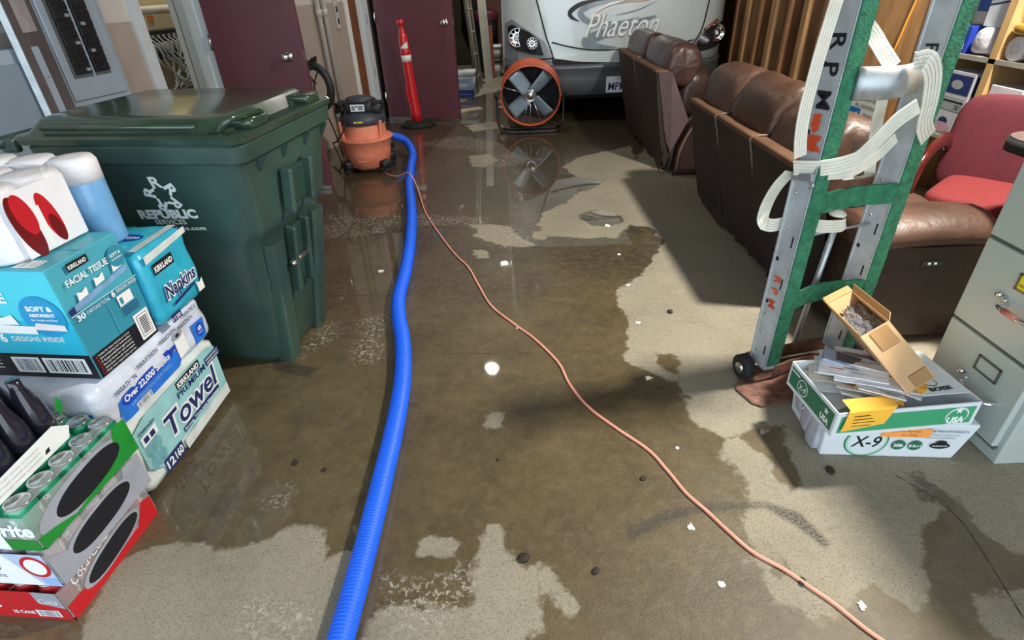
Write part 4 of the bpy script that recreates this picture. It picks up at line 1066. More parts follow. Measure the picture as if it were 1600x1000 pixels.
for i in range(6): f.txt(('Perfect for home, business or school', 'Soft and absorbent for hands and face', 'Hypoallergenic', 'Flat-top boxes for easy stacking', 'Absorbent two-ply tissue sheets', 'Made from responsible sources')[i], 0.022, 0.062 - i * 0.0105, 0.0088, WHITE, 0.0, 0, 0.12); f.rect(0.012, 0.062 - i * 0.0105, 0.017, 0.067 - i * 0.0105, RED)
f.rect(0.175, 0.012, 0.235, 0.098, WHITE); f.rect(0.183, 0.02, 0.227, 0.09, BLACK); f.rect(0.185, 0.022, 0.225, 0.088, WHITE)
for i in range(9): f.rect(0.19, 0.028 + i * 0.0062, 0.22, 0.0315 + i * 0.0062, BLACK)
f.rect(0.115, 0.078, 0.117, 0.20, tealc); f.rect(0.0, 0.200, cdp, 0.2025, cart)
f.rect(0.150, 0.145, 0.205, 0.178, WHITE); f.rect(0.156, 0.150, 0.168, 0.170, teald)
for i in range(4): f.rect(0.150, 0.136 - i * 0.007, 0.215, 0.1385 - i * 0.007, NAVY)
f.txt('30', 0.012, 0.182, 0.022, WHITE, 0.03, 0, 0.028); f.txt('CARTONS TOTAL', 0.045, 0.184, 0.014, WHITE, 0.0, 0, 0.085); f.txt('6', 0.138, 0.184, 0.026, WHITE, 0.03); f.txt('DESIGNS INSIDE', 0.158, 0.188, 0.014, WHITE, 0.0, 0, 0.08)
f.poly([(0.0, 0.205), (0.03, 0.205), (0.03, 0.222), (0.0, 0.222)], NAVY); f.poly([(0.02, 0.207), (0.225, 0.232), (0.225, 0.247), (0.02, 0.225)], mat('tissue_box_art', srgb(120, 160, 200), 0.5, var=0.3, scale=30))
for u, v in ((0.04, 0.228), (0.105, 0.238), (0.175, 0.246)): f.poly([(u, v), (u + 0.035, v + 0.004), (u + 0.038, v + 0.026), (u + 0.018, v + 0.018), (u + 0.004, v + 0.024)], WHITE)
f.txt('FACIAL TISSUE', 0.028, 0.275, 0.026, WHITE, 0.02, 0, 0.145); f.rect(0.05, 0.308, 0.12, 0.330, BLACK); f.txt('KIRKLAND', 0.054, 0.313, 0.015, WHITE, 0.03, 0, 0.06)
f.ell(0.205, 0.282, 0.030, 0.030, teald); f.txt('SOFT &', 0.205, 0.285, 0.012, WHITE, 0.02, 0, 0.04, 'C'); f.txt('ABSORBENT', 0.205, 0.274, 0.007, WHITE, 0.01, 0, 0.04, 'C')
f = Face(mb, (-cw, 0, 0), (1, 0, 0), (0, 0, 1))     # front
f.rect(0.0, 0.002, cw - 0.001, 0.082, BLACK); f.rect(0.0, 0.082, cw - 0.001, 0.336, cyanb); f.rect(0.0, 0.082, cw - 0.001, 0.19, mat('carton_cyan2', srgb(44, 184, 216), 0.42, var=0.03, coat=0.25))
f.rect(cw - 0.245, 0.018, cw - 0.16, 0.070, WHITE); f.bars(cw - 0.235, 0.024, 0.065, 0.040, NAVY); f.rect(cw - 0.15, 0.018, cw - 0.02, 0.070, WHITE); f.bars(cw - 0.14, 0.024, 0.11, 0.040, BLACK)
for i in range(4): f.rect(cw - 0.46, 0.068 - i * 0.012, cw - 0.28, 0.071 - i * 0.012, WHITE)
f.txt('30 CARTONS TOTAL', cw - 0.43, 0.125, 0.022, WHITE, 0.01, 0, 0.19); f.txt('6', cw - 0.235, 0.122, 0.038, WHITE, 0.04); f.txt('DESIGNS INSIDE', cw - 0.20, 0.126, 0.022, WHITE, 0.01, 0, 0.155)
f.txt('FACIAL TISSUE', cw - 0.46, 0.245, 0.042, WHITE, 0.03, 0, 0.31)
f.ell(cw - 0.07, 0.205, 0.062, 0.062, mat('badge_blue', srgb(36, 150, 200), 0.45)); f.txt('SOFT &', cw - 0.07, 0.222, 0.020, WHITE, 0.04, 0, 0.075, 'C'); f.txt('ABSORBENT', cw - 0.07, 0.205, 0.013, WHITE, 0.04, 0, 0.075, 'C'); f.txt('for hands and face', cw - 0.07, 0.192, 0.010, WHITE, 0.01, 0, 0.075, 'C')
f.poly([(0.02, 0.155), (cw - 0.11, 0.150), (cw - 0.11, 0.175), (0.02, 0.185)], WHITE); f.poly([(cw - 0.115, 0.165), (cw - 0.02, 0.162), (cw - 0.02, 0.180), (cw - 0.10, 0.186)], mat('tissue_peach', srgb(235, 225, 225), 0.5))
f.poly([(cw - 0.22, 0.178), (cw - 0.15, 0.18), (cw - 0.16, 0.21), (cw - 0.19, 0.20), (cw - 0.22, 0.215)], WHITE)
f = Face(mb, (-cw, 0, ch), (1, 0, 0), (0, 1, 0))    # top
f.rect(0.0, cdp / 2 - 0.001, cw, cdp / 2 + 0.001, teald); f.rect(cw - 0.10, 0.012, cw - 0.035, 0.055, WHITE); f.bars(cw - 0.095, 0.016, 0.055, 0.035, GREY, 10)
mb.build('carton_body', fcart)

# napkins pack
npk = thing('napkin_pack', 'turquoise clear-wrapped pack of napkins behind the tissue carton', 'napkin pack', (-1.10, 1.49, 0.452), a0)
nap = bagfilm('bag_turquoise', (52, 176, 206))
bag(npk, 0.36, 0.235, 0.262, nap, wr=0.008, seed=21, cz=0.02, cr=0.02, bulge=0.006)
mb = MB(); f = Face(mb, (0.0115, 0.0, 0.0), (0, 1, 0), (0, 0, 1))
f.poly([(0.01, 0.22), (0.23, 0.235), (0.23, 0.255), (0.01, 0.245)], bagfilm('bag_white', (214, 224, 222)))
f.rect(0.03, 0.175, 0.13, 0.21, BLACK); f.txt('KIRKLAND', 0.035, 0.182, 0.024, WHITE, 0.04, 0, 0.09)
f.txt('Napkins', 0.038, 0.085, 0.062, WHITE, 0.09, 0.15, 0.172); f.txt('Napkins', 0.04, 0.086, 0.06, NAVY, 0.025, 0.15, 0.165)
f.poly([(0.06, 0.052), (0.18, 0.066), (0.19, 0.074), (0.17, 0.074), (0.06, 0.062)], NAVY); f.rect(0.02, 0.008, 0.07, 0.035, NAVY); f.txt('1120', 0.024, 0.013, 0.018, WHITE, 0.02, 0, 0.04)
f.poly([(0.19, 0.03), (0.225, 0.03), (0.225, 0.07), (0.205, 0.06), (0.19, 0.07)], WHITE)
f = Face(mb, (-0.36, 0.0, 0.2625), (1, 0, 0), (0, 1, 0)); f.ell(0.25, 0.12, 0.06, 0.025, dbl); f.txt('Napkins', 0.25, 0.11, 0.03, WHITE, 0.02, 0.1, 0.1, 'C'); f.poly([(0.33, 0.01), (0.358, 0.01), (0.358, 0.22), (0.33, 0.22)], bagfilm('bag_white', (214, 224, 222)))
mb.build('printed_label', npk)

# wrapped rolls with a red label, on the carton
rr_ = thing('paper_roll_pack', 'clear-wrapped pack of white rolls with a dark red label on the tissue carton', 'paper roll pack', (-1.225, 1.245, 0.792), radians(-8))
whb = mat('roll_paper_white', srgb(232, 234, 240), 0.6, var=0.03, bump=0.2, bscale=80)
first = None
for i in range(4):
    mb = MB() if first is None else None
    if first is None:
        mb.lathe([(0.018, 0.175), (0.060, 0.178), (0.068, 0.168), (0.068, 0.01), (0.062, 0.0), (0.018, 0.0)], whb, 28); first = mb.build('roll', rr_); b_ = first
    else: b_ = first.copy(); COL.objects.link(b_)
    b_.location = (-0.07 - 0.137 * (i % 2), 0.07 + 0.137 * (i // 2), 0.002)
w = MB(); R_in = []
for z, k in ((0.001, 0.0), (0.02, 0.002), (0.165, 0.002), (0.183, -0.008)):
    R_in.append([V((-0.1385 + (0.1165 + 0.0225 * abs(cos(2 * q)) ** 1.5 + k) * (abs(cos(q)) ** 0.55) * (1 if cos(q) > 0 else -1) * 1.0, 0.1385 + (0.1165 + 0.0225 * abs(cos(2 * q)) ** 1.5 + k) * (abs(sin(q)) ** 0.55) * (1 if sin(q) > 0 else -1), z)) for q in [2 * pi * i / 64 for i in range(64)]])
w.loft(R_in, film_mat('roll_film', opacity=0.12), cap=False); w.build('clear_film', rr_)
mb = MB(); dr = mat('label_dark_red', srgb(160, 36, 52), 0.35, var=0.08, coat=0.3)
def curved(mb, cx, cy, r, a0, a1, z0, z1, m, n=10):
    vs = []
    for i in range(n + 1):
        a = radians(a0 + (a1 - a0) * i / n); vs += [V((cx + r * cos(a), cy + r * sin(a), z0 if not callable(z0) else z0(i / n))), V((cx + r * cos(a), cy + r * sin(a), z1))]
    mb.add(vs, [(2 * i, 2 * i + 2, 2 * i + 3, 2 * i + 1) for i in range(n)], m, True)
curved(mb, -0.07, 0.07, 0.0735, 195, 275, 0.035, 0.125, dr); curved(mb, -0.07, 0.07, 0.0738, 195, 275, 0.026, 0.035, RED); curved(mb, -0.207, 0.07, 0.0735, 195, 345, 0.035, 0.125, dr)
f = Face(mb, (-0.27, -0.0045, 0.0), (1, 0, 0), (0, 0, 1), 0.001)
f.txt('PAPER', 0.04, 0.105, 0.032, WHITE, 0.04, 0, 0.10, 'C'); f.txt('TOWERS', 0.04, 0.075, 0.030, WHITE, 0.04, 0, 0.10, 'C'); f.txt('Best Value', 0.06, 0.060, 0.012, WHITE, 0.0, 0, 0.05, 'C'); f.txt('Easy Reach', 0.065, 0.046, 0.012, WHITE, 0.0, 0, 0.06, 'C')
f = Face(mb, (0.0030, 0.0, -0.03), (0, 1, 0), (0, 0, 1), 0.0006); f.rect(0.045, 0.035, 0.235, 0.202, whb)
def lens2(u, v, a, b, rot): return [(u + a * cos(t) * cos(rot) - b * sin(t) * sin(rot), v + a * cos(t) * sin(rot) + b * sin(t) * cos(rot)) for t in [2 * pi * i / 26 for i in range(26)]]
f.poly(lens2(0.075, 0.11, 0.085, 0.028, 1.75), mat('label_brown_red', srgb(110, 20, 24), 0.35)); f.poly(lens2(0.085, 0.14, 0.055, 0.024, 1.75), RED); f.poly(lens2(0.15, 0.11, 0.07, 0.022, 1.75), RED); f.poly(lens2(0.155, 0.08, 0.04, 0.015, 1.75), mat('label_brown_red', srgb(110, 20, 24), 0.35))
f.rect(0.112, 0.04, 0.13, 0.15, WHITE)
f = Face(mb, (-0.28, 0.0, 0.1795), (1, 0, 0), (0, 1, 0), 0.001); f.ell(0.10, 0.09, 0.045, 0.02, NAVY); f.txt('36', 0.10, 0.083, 0.018, WHITE, 0.02, 0, 0.03, 'C'); f.txt('Coke', 0.07, 0.15, 0.03, mat('label_brown_red', srgb(110, 20, 24), 0.35), 0.01, 0.2, 0.06)
mb.build('printed_label', rr_)
bb_ = thing('bath_tissue_pack', 'white-topped sky blue wrapped roll pack behind the red-labelled rolls', 'bath tissue pack', (-1.185, 1.535, 0.716), radians(-4))
# it stands behind the carton on the lower bath tissue
mb = MB()
for i in range(4):
    mb.lathe([(0.02, 0.0), (0.054, 0.002), (0.058, 0.01), (0.058, 0.245), (0.052, 0.256), (0.02, 0.256)], mat('bag_sky', srgb(116, 174, 224), 0.3, var=0.1, coat=0.4, bump=0.3, bscale=20), 20, RT((-0.06 - 0.118 * i, 0.06, 0)))
    mb.lathe([(0.0585, 0.19), (0.0595, 0.245), (0.052, 0.258), (0.02, 0.259)], whb, 20, RT((-0.06 - 0.118 * i, 0.06, 0)))
mb.build('wrapped_rolls', bb_)
# dark bag and blue cap glimpsed behind
bg_ = thing('dark_bag', 'black fabric bag slumped between the goods and the green bin', 'bag', (-1.64, 1.68, 0))
mb = MB(); mb.pillow((0, 0, 0.34), (0.22, 0.22, 0.68), mat('bag_black_fabric', srgb(26, 28, 38), 0.85, var=0.3), wr=0.02, seed=5, e=0.7); mb.pillow((0.02, -0.02, 0.70), (0.18, 0.12, 0.09), black_rub, wr=0.015, seed=8); mb.build('bag_body', bg_)
mb = MB(); mb.tube(smooth_path([V((-0.04, -0.06, 0.70)), V((-0.03, -0.10, 0.77)), V((0.04, -0.10, 0.77)), V((0.05, -0.06, 0.70))], 5), 0.008, steel, 8); mb.build('buckle', bg_)
cpb = thing('blue_cap', 'dark blue cloth cap poking up behind the wrapped rolls', 'cap', (-1.88, 1.60, 0.60))
mb = MB(); mb.pillow((0, 0, 0.33), (0.22, 0.2, 0.16), mat('cloth_navy', srgb(34, 40, 96), 0.8, var=0.2), wr=0.01, seed=6, e=0.8); mb.build('cap_crown', cpb)
mb = MB(); mb.box((0, 0, 0.0), (0.30, 0.28, 0.50), mat('crate_black', srgb(28, 28, 34), 0.7), bev=0.01); mb.build('storage_crate').location = (-1.88, 1.60, 0.25)
o = bpy.data.objects['storage_crate']; tag(o, 'black crate behind the goods, carrying the blue cap', 'crate')
bpy.data.objects['blue_cap'].location.z = 0.50 - 0.25

# ================================================================== left wall equipment
egrey = mat('electrical_grey', srgb(168, 186, 202), 0.38, 0.1, var=0.05, scale=6)
egrey2 = mat('electrical_grey_dark', srgb(140, 158, 174), 0.4, 0.1, var=0.05)
def wf(s, z, n=0): return frame(W(s, z, n), WD, (0, 0, 1))    # u along wall away, v up, normal points INTO room? fixed below
def wallbox(mb, s0, s1, z0, z1, n0, n1, m, bev=0.004):
    # box in wall coordinates
    M = Matrix((WD, WN, V((0, 0, 1)))).transposed().to_4x4(); M.translation = WO
    mb.box(((s0 + s1) / 2, (n0 + n1) / 2, (z0 + z1) / 2), (abs(s1 - s0), abs(n1 - n0), z1 - z0), m, bev=bev, seg=1, M=M)
def wthing(name, label, cat, s, z, n=0, group=None): 
    l = W(s, z, n); return thing(name, label, cat, l, 0, group), Matrix.Translation(-l)
r_, X_ = wthing('electrical_cabinet', 'tall grey electrical cabinet low on the left wall with a small latch', 'electrical cabinet', -1.75, 0.12)
mb = MB(X_); wallbox(mb, -2.6, -1.33, 0.12, 1.16, 0.005, 0.16, egrey); mb.build('enclosure', r_)
mb = MB(X_); wallbox(mb, -2.55, -1.42, 0.16, 1.10, 0.16, 0.172, egrey2, 0.003); mb.build('cabinet_door', r_)
mb = MB(X_); wallbox(mb, -1.50, -1.45, 0.72, 0.80, 0.172, 0.19, black_pl, 0.004); wallbox(mb, -1.49, -1.46, 0.74, 0.76, 0.19, 0.2, steel, 0.002); mb.build('latch', r_)
mb = MB(X_)
for s in (-1.75, -1.85): wallbox(mb, s, s + 0.008, 0.17, 1.09, 0.172, 0.178, egrey, 0.001)
wallbox(mb, -1.36, -1.35, 1.02, 1.03, 0.16, 0.168, steel, 0.002)
mb.build('door_seam', r_)
r_, X_ = wthing('breaker_box', 'closed grey electrical box at the upper left edge above the cabinet', 'electrical box', -1.6, 1.28)
mb = MB(X_); wallbox(mb, -1.9, -1.33, 1.30, 1.9, 0.005, 0.12, egrey); mb.build('enclosure', r_)
mb = MB(X_); wallbox(mb, -1.88, -1.36, 1.33, 1.87, 0.12, 0.13, egrey2, 0.003); mb.build('cover', r_)
r_, X_ = wthing('circuit_breaker_box', 'open grey breaker panel with rows of black breakers on the left wall', 'electrical panel', -1.0, 0.82)
mb = MB(X_); wallbox(mb, -1.20, -0.80, 0.84, 2.0, 0.002, 0.03, egrey); wallbox(mb, -1.17, -0.83, 0.87, 1.97, 0.03, 0.045, egrey, 0.006); mb.build('panel_cover', r_)
mb = MB(X_); wallbox(mb, -1.13, -0.90, 0.98, 1.95, 0.045, 0.05, mat('panel_interior', srgb(90, 96, 100), 0.5), 0.001); wallbox(mb, -1.02, -1.01, 0.98, 1.95, 0.05, 0.062, egrey, 0.001); mb.build('interior', r_)
k = 0
for col in (0, 1):
    for i in range(22):
        z = 1.0 + i * 0.043
        s0 = -1.115 + col * 0.115
        mb = MB(X_); wallbox(mb, s0, s0 + 0.09, z, z + (0.038), 0.05, 0.066, black_pl, 0.002); wallbox(mb, s0 + (0.055 if col == 0 else 0.012), s0 + (0.078 if col == 0 else 0.035), z + 0.01, z + 0.026, 0.066, 0.078, (BLACK, GREY)[(i * 7 + col) % 3 == 0], 0.002); mb.build('breaker', r_)
# the open door of the panel, swung towards the camera
h_ = W(-1.20, 0.84, 0.05); dd_ = (V((-0.24, -0.97, 0)) * 0.8 + WN * 0.45).normalized()
pd = MB(X_); fD = frame(h_, dd_, (0, 0, 1)); pd.box((0.15, 0.56, 0), (0.30, 1.12, 0.012), mat('door_inner_grey', srgb(104, 98, 100), 0.45, var=0.1), M=fD)
pd.box((0.30, 0.56, 0.006), (0.012, 1.13, 0.03), galv, M=fD); pd.box((0.15, 0.004, 0.006), (0.30, 0.012, 0.03), galv, M=fD)
for sd in (1, -1):
    FD = fD @ Matrix.Translation((0, 0, 0.0075 * sd))
    pd.sheet([(0.13, 0.62), (0.25, 0.62), (0.25, 1.10), (0.13, 1.10)], mat('door_chart', srgb(150, 140, 130), 0.6, var=0.2, scale=30), FD); pd.sheet([(0.06, 0.38), (0.22, 0.38), (0.22, 0.58), (0.06, 0.58)], mat('door_label_pale', srgb(184, 182, 190), 0.6), FD)
pd.build('panel_door', r_)
# conduits and cable trim between the doors
pipe_m = mat('conduit_paint', srgb(196, 194, 188), 0.5, var=0.05)
for s, lb in ((1.36, 'pale painted conduit pipe nearer the first door'), (1.46, 'pale painted conduit pipe further from the first door')):
    o = MB().tube([V((0, 0, 0.05)), V((0, 0, 2.88))], 0.022, pipe_m, 14)
    for z in (0.3, 1.15, 2.0): o.lathe([(0.022, z - 0.03), (0.029, z - 0.028), (0.029, z + 0.028), (0.022, z + 0.03)], pipe_m, 14)
    o = o.build('conduit_pipe'); o.location = W(s, 0, 0.04); tag(o, lb, 'pipe', 'conduit pipes by the maroon door')
r_, X_ = wthing('wall_thermometer', 'narrow black and white gauge strip hanging beside the brown wood trim', 'gauge', 1.72, 1.05, 0.0)
mb = MB(X_); wallbox(mb, 1.68, 1.74, 1.0, 1.45, 0.001, 0.015, mat('gauge_plate', srgb(190, 190, 186), 0.5), 0.003); mb.build('plate', r_)
mb = MB(X_); 
for z in (1.04, 1.14, 1.25): wallbox(mb, 1.70, 1.725, z, z + 0.05, 0.015, 0.018, BLACK, 0.001)
mb.build('scale_marks', r_)
# black vacuum hose looped over a hook behind door 1
hl, XH = world_thing('coiled_hose', 'black hose hanging in a loop beyond the first maroon door', 'hose', (-1.60, 5.15, 0.4))
cpt = V((-1.66, 5.2, 0.60)); ring = [cpt + V((0.155 * cos(a) , -0.02 * cos(a), 0.185 * sin(a))) for a in [radians(q) for q in range(-120, 141, 13)]]
mb = MB(XH); mb.tube(ring, 0.034, mat('hose_black', srgb(44, 48, 52), 0.5, var=0.15), 14); mb.build('hose_loop', hl)
mb = MB(XH); mb.tube(smooth_path([cpt + V((-0.05, -0.05, 0.12)), cpt + V((0.05, -0.06, 0.04)), cpt + V((0.0, -0.06, 0.13)), cpt + V((0.09, -0.05, 0.16)), cpt + V((0.03, -0.06, 0.02)), cpt + V((0.07, -0.06, -0.15)), cpt + V((0.12, -0.05, -0.35)), cpt + V((0.16, -0.05, -0.59))], 6), 0.006, black_rub, 8); mb.prism([(0, 0), (0.09, 0.02), (0.10, 0.07), (0.05, 0.05)], 0.02, black_rub, frame(cpt + V((0.0, -0.05, 0.19)), (1, 0, 0), (0, 0, 1))); mb.build('tied_cord', hl)
# network rack in the closet
r_, X_ = wthing('network_rack', 'black network patch panel with grey cables inside the doorway', 'network rack', 0.3, 0.9, -0.65)
mb = MB(X_)
for z, h in ((1.04, 0.08), (0.93, 0.04)): wallbox(mb, 0.02, 0.58, z, z + h, -0.695, -0.60, black_pl, 0.003)
wallbox(mb, 0.42, 0.49, 0.92, 1.14, -0.60, -0.54, mat('bracket_grey', srgb(80, 80, 84), 0.5), 0.003)
for i in range(10): wallbox(mb, 0.04 + i * 0.052, 0.07 + i * 0.052, 1.07, 1.09, -0.60, -0.595, GREY, 0.001)
mb.build('patch_panel_frame', r_)
cab_m = mat('cable_grey', srgb(176, 182, 188), 0.5, var=0.1); rg = random.Random(4)
for i in range(20):
    s0 = 0.03 + i * 0.022; s1 = 0.10 + rg.random() * 0.36; z1 = 0.73 + rg.random() * 0.06
    p = [W(s0, 1.07 - 0.03 * (i % 2), -0.595), W(s0 + 0.01, 1.02, -0.55), W((s0 * 2 + s1) / 3 + rg.uniform(-.03, .03), 0.90, -0.54 + rg.uniform(-.03, .02)), W(s1, z1 + 0.05, -0.52), W(s1 + rg.uniform(-.08, .08), z1, -0.50), W(s1 + rg.uniform(-.15, .15), z1 - 0.025, -0.52)]
    mb = MB(X_); mb.tube(smooth_path(p, 5), 0.0055, cab_m, 6); mb.build('cable', r_)
r_, X_ = wthing('network_switch', 'black network switch shelf below the patch panel in the doorway', 'network switch', 0.3, 0.63, -0.6)
mb = MB(X_); wallbox(mb, -0.05, 0.62, 0.63, 0.67, -0.695, -0.44, BLACK, 0.003); wallbox(mb, 0.05, 0.55, 0.67, 0.71, -0.66, -0.48, mat('switch_blue_black', srgb(32, 40, 60), 0.4), 0.004); mb.build('switch_body', r_)
r_, X_ = wthing('overhead_pipe', 'grey horizontal pipe crossing the closet above the patch panel', 'pipe', -0.2, 1.5, -0.8)
mb = MB(X_); mb.tube([W(-0.7, 1.25, -0.63), W(1.1, 1.25, -0.63)], 0.028, pipe_m, 16); mb.build('pipe_run', r_)
r_, X_ = wthing('orange_tag', 'small orange sticker on the cream closet wall', 'sticker', 0.24, 1.19, -0.698)
mb = MB(X_); wallbox(mb, 0.22, 0.27, 1.17, 1.215, -0.699, -0.695, mat('sticker_orange', srgb(196, 110, 50), 0.6), 0.0005); mb.build('sticker', r_)
# ================================================================== brown sofas (backs towards the aisle)
def leather(name, c1, c2, rough=0.38, bump=0.35):
    if name in _mats: return _mats[name]
    m = mat(name, c1, rough, var=0.30, scale=5, bump=0.75, bscale=11, coat=0.04, coat_rough=0.3); return m
lea = leather('brown_leather', srgb(76, 53, 41), None, 0.45)
lea3 = leather('brown_leather_plum', srgb(68, 48, 44), None, 0.4)
lea2 = leather('brown_leather_dark', srgb(50, 36, 34), None, 0.34)
suede = mat('brown_suede_shaded', srgb(44, 31, 26), 0.8, var=0.25, scale=4, bump=0.2, bscale=40)  # shade on the sofa backs put into a darker suede colour
suede_lit = mat('brown_suede_lit_top', srgb(92, 63, 43), 0.7, var=0.2, scale=6, bump=0.2, bscale=40)  # lighter suede copy: light falling on the back tops painted in
piping = mat('piping_brown', srgb(110, 86, 78), 0.5, var=0.1)
def sofa(name, label, Y0, Y1, n, xb, xt, zt, zc, arm_z, seat=True, cush_x=0.30, group=None):
    root, X = world_thing(name, label, 'sofa', ((xb + xb + 0.8) / 2, (Y0 + Y1) / 2, 0), group)
    wd = (Y1 - Y0) / n
    for i in range(n):
        ya, yb = Y0 + i * wd + 0.004, Y0 + (i + 1) * wd - 0.004
        mb = MB(X)
        nz = 10; rings = []
        for k in range(nz + 1):
            t_ = k / nz; z = 0.015 + t_ * (zt - 0.015); x = xb + (xt - xb) * t_ - 0.012 * sin(pi * t_)
            flap = (1 - t_) ** 3 * 0.02
            rg = []
            for j in range(9):
                y = ya + (yb - ya) * j / 8
                rg.append(V((x + flap * sin(j * 2.3 + i * 2) - 0.01 * sin(pi * j / 8), y, z if k else z + 0.012 * abs(sin(j * 1.9 + i)))))
            rg += [V((x + 0.12, yb, z)), V((x + 0.12, ya, z))]
            rings.append(rg)
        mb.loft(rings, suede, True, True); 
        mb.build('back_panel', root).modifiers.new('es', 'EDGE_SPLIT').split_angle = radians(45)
        mb = MB(X); mb.box((xt + 0.045, (ya + yb) / 2, zt + 0.004), (0.115, yb - ya, 0.03), suede_lit, (0, 4, 0), bev=0.012, seg=3); mb.build('back_top', root)
        mb = MB(X)
        mb.pillow((xt + 0.20, (ya + yb) / 2, (zt + zc) / 2 - 0.02 - (0.05 if (name == 'sofa' and i == 0) else 0)), (0.27, (zc - zt) + 0.20, wd * 1.01), lea if name == 'sofa' else lea3, (90, 18, 0), e=0.80, e2=0.30, wr=0.020, seed=i * 3 + len(name), nu=36, nv=22)
        mb.build('headrest_cushion', root)
        mb = MB(X); mb.pillow((xt + 0.30, (ya + yb) / 2, 0.56), (0.26, wd * 0.98, 0.42), lea2, (0, 12, 0), e=0.55, wr=0.014, seed=i + 9, nu=32, nv=18); mb.build('back_cushion', root)
        mb = MB(X); mb.pillow((xb + 0.33, (ya + yb) / 2, 0.38), (0.38, wd * 0.98, 0.22), lea, e=0.4, wr=0.008, seed=i + 5, nu=32, nv=14); mb.build('seat_cushion', root)
        if i < n - 1:
            mb = MB(X); y = Y0 + (i + 1) * wd
            mb.tube([V((xb + (xt - xb) * t_ - 0.014, y, 0.14 + (zt - 0.13) * t_)) for t_ in (0, .25, .5, .75, 1)] + [V((xt + 0.03, y, zt + 0.022)), V((xt + 0.09, y, zt + 0.022))], 0.006, piping, 8); mb.build('seam_piping', root)
    mb = MB(X); mb.box((xb + 0.29, (Y0 + Y1) / 2, 0.17), (0.44, Y1 - Y0 - 0.04, 0.28), lea2, bev=0.02); mb.build('base_frame', root)
    return root, X
# three seat sofa
sx, sy0, sy1 = 1.34, 2.165, 3.66
so, XS = sofa('sofa', 'long brown three-seat leather sofa with its back to the aisle, beside the hand truck', sy0, sy1, 3, 1.34, 1.19, 0.66, 0.82, 0.5)
def arm(root, X, x0, x1, y0, y1, z, m, near=True, plate=False):
    yc = (y0 + y1) / 2; w = y1 - y0
    mb = MB(X)
    n = 16; rings = []
    for i in range(n + 1):
        t_ = i / n; x = x0 + (x1 - x0) * t_; zz = z + 0.02 * sin(pi * t_)
        if t_ > 0.85: zz -= (t_ - 0.85) ** 2 * 4
        rg = []
        for q in range(-30, 211, 20):
            a = radians(q); rg.append(V((x, yc + (w / 2 + 0.012) * cos(a), zz - 0.075 + 0.075 * sin(a) + noise.noise(V((x * 22, a * 1.2, i))) * 0.006 * (sin(a) > 0))))
        rings.append(rg)
    mb.loft(rings, m, True); mb.build('arm_pad', root)
    mb = MB(X)
    mb.loft([[V((x, y, zz)) for x, y in ((x0 + 0.02, y0), (x1 - 0.0, y0), (x1, y1), (x0 + 0.02, y1))] for zz in (0.04, z - 0.09)], lea2, False); mb.build('arm_side', root)
    if plate:
        mb = MB(X); px = V((hit(1455, 411, (0, y0, 0), (0, 1, 0)).x, y0 - 0.002, hit(1455, 411, (0, y0, 0), (0, 1, 0)).z))
        mb.box(tuple(px), (0.075, 0.006, 0.022), mat('control_plate', srgb(80, 80, 84), 0.35, 0.6), bev=0.002); 
        for dx in (-0.012, 0.012): mb.lathe([(0.0, 0.006), (0.005, 0.004), (0.006, 0)], WHITE, 10, frame(px + V((dx, -0.003, 0)), (1, 0, 0), (0, 0, 1)))
        mb.build('recline_control', root)
arm(so, XS, 1.36, 1.93, 1.875, 2.155, 0.53, lea, True, True)
arm(so, XS, 1.36, 1.93, 3.66, 3.82, 0.55, lea)
ls, XL = sofa('loveseat', 'brown two-seat recliner loveseat in front of the motorhome', 4.36, 5.86, 2, 1.27, 1.14, 0.73, 0.84, 0.5)
# its near side: curved recliner arm panel
mb = MB(XL)
out = [(0.0, 0.02), (0.30, 0.02), (0.62, 0.02), (0.72, 0.06), (0.74, 0.40), (0.68, 0.52), (0.42, 0.53), (0.22, 0.48), (0.09, 0.36), (0.02, 0.2)]
M = Matrix(((1, 0, 0, 1.32), (0, 0, 1, 4.22), (0, 1, 0, 0), (0, 0, 0, 1)))
mb.add([M @ V((x, z, 0)) for x, z in out] + [M @ V((x, z, 0.14)) for x, z in out], [tuple(range(10)), tuple(range(19, 9, -1))] + [(i, (i + 1) % 10, 10 + (i + 1) % 10, 10 + i) for i in range(10)], lea2)
mb.build('arm_panel', ls, bevel=0.02)
mb = MB(XL); mb.tube(smooth_path([M @ V((x, z, -0.004)) for x, z in [(0.0, 0.03), (0.02, 0.2), (0.09, 0.36), (0.22, 0.48), (0.42, 0.53), (0.62, 0.53)]], 6), 0.008, piping, 8); mb.build('seam_piping', ls)
mb = MB(XL); side = [V((1.15, 4.355, 0.735)), V((1.24, 4.30, 0.735)), V((1.40, 4.30, 0.40)), V((1.30, 4.34, 0.15)), V((1.255, 4.355, 0.25))]
mb.add(side + [p + V((0.0, 0.04, 0)) for p in side], [(0, 1, 2, 3, 4), (9, 8, 7, 6, 5)] + [(i, i + 5, (i + 1) % 5 + 5, (i + 1) % 5) for i in range(5)], mat('leather_side_mauve', srgb(96, 78, 80), 0.45, var=0.12)); mb.build('back_side_panel', ls)
mb = MB(XL); mb.box((1.69, 5.93, 0.28), (0.76, 0.14, 0.5), lea2, bev=0.04, seg=3); mb.build('arm_panel', ls)
mb = MB(XL)
mb.add([V((1.25, 4.34, 0.16)), V((1.235, 4.50, 0.17)), V((1.225, 4.46, 0.03)), V((1.215, 4.30, 0.01))], [(0, 1, 2, 3)], suede); mb.build('torn_flap', ls)
mb = MB(XS)
mb.add([V((1.335, 3.66, 0.20)), V((1.332, 3.12, 0.16)), V((1.315, 3.10, 0.02)), V((1.31, 3.2, 0.012)), V((1.318, 3.64, 0.05))], [(0, 1, 2, 3, 4)], suede); mb.build('torn_flap', so)

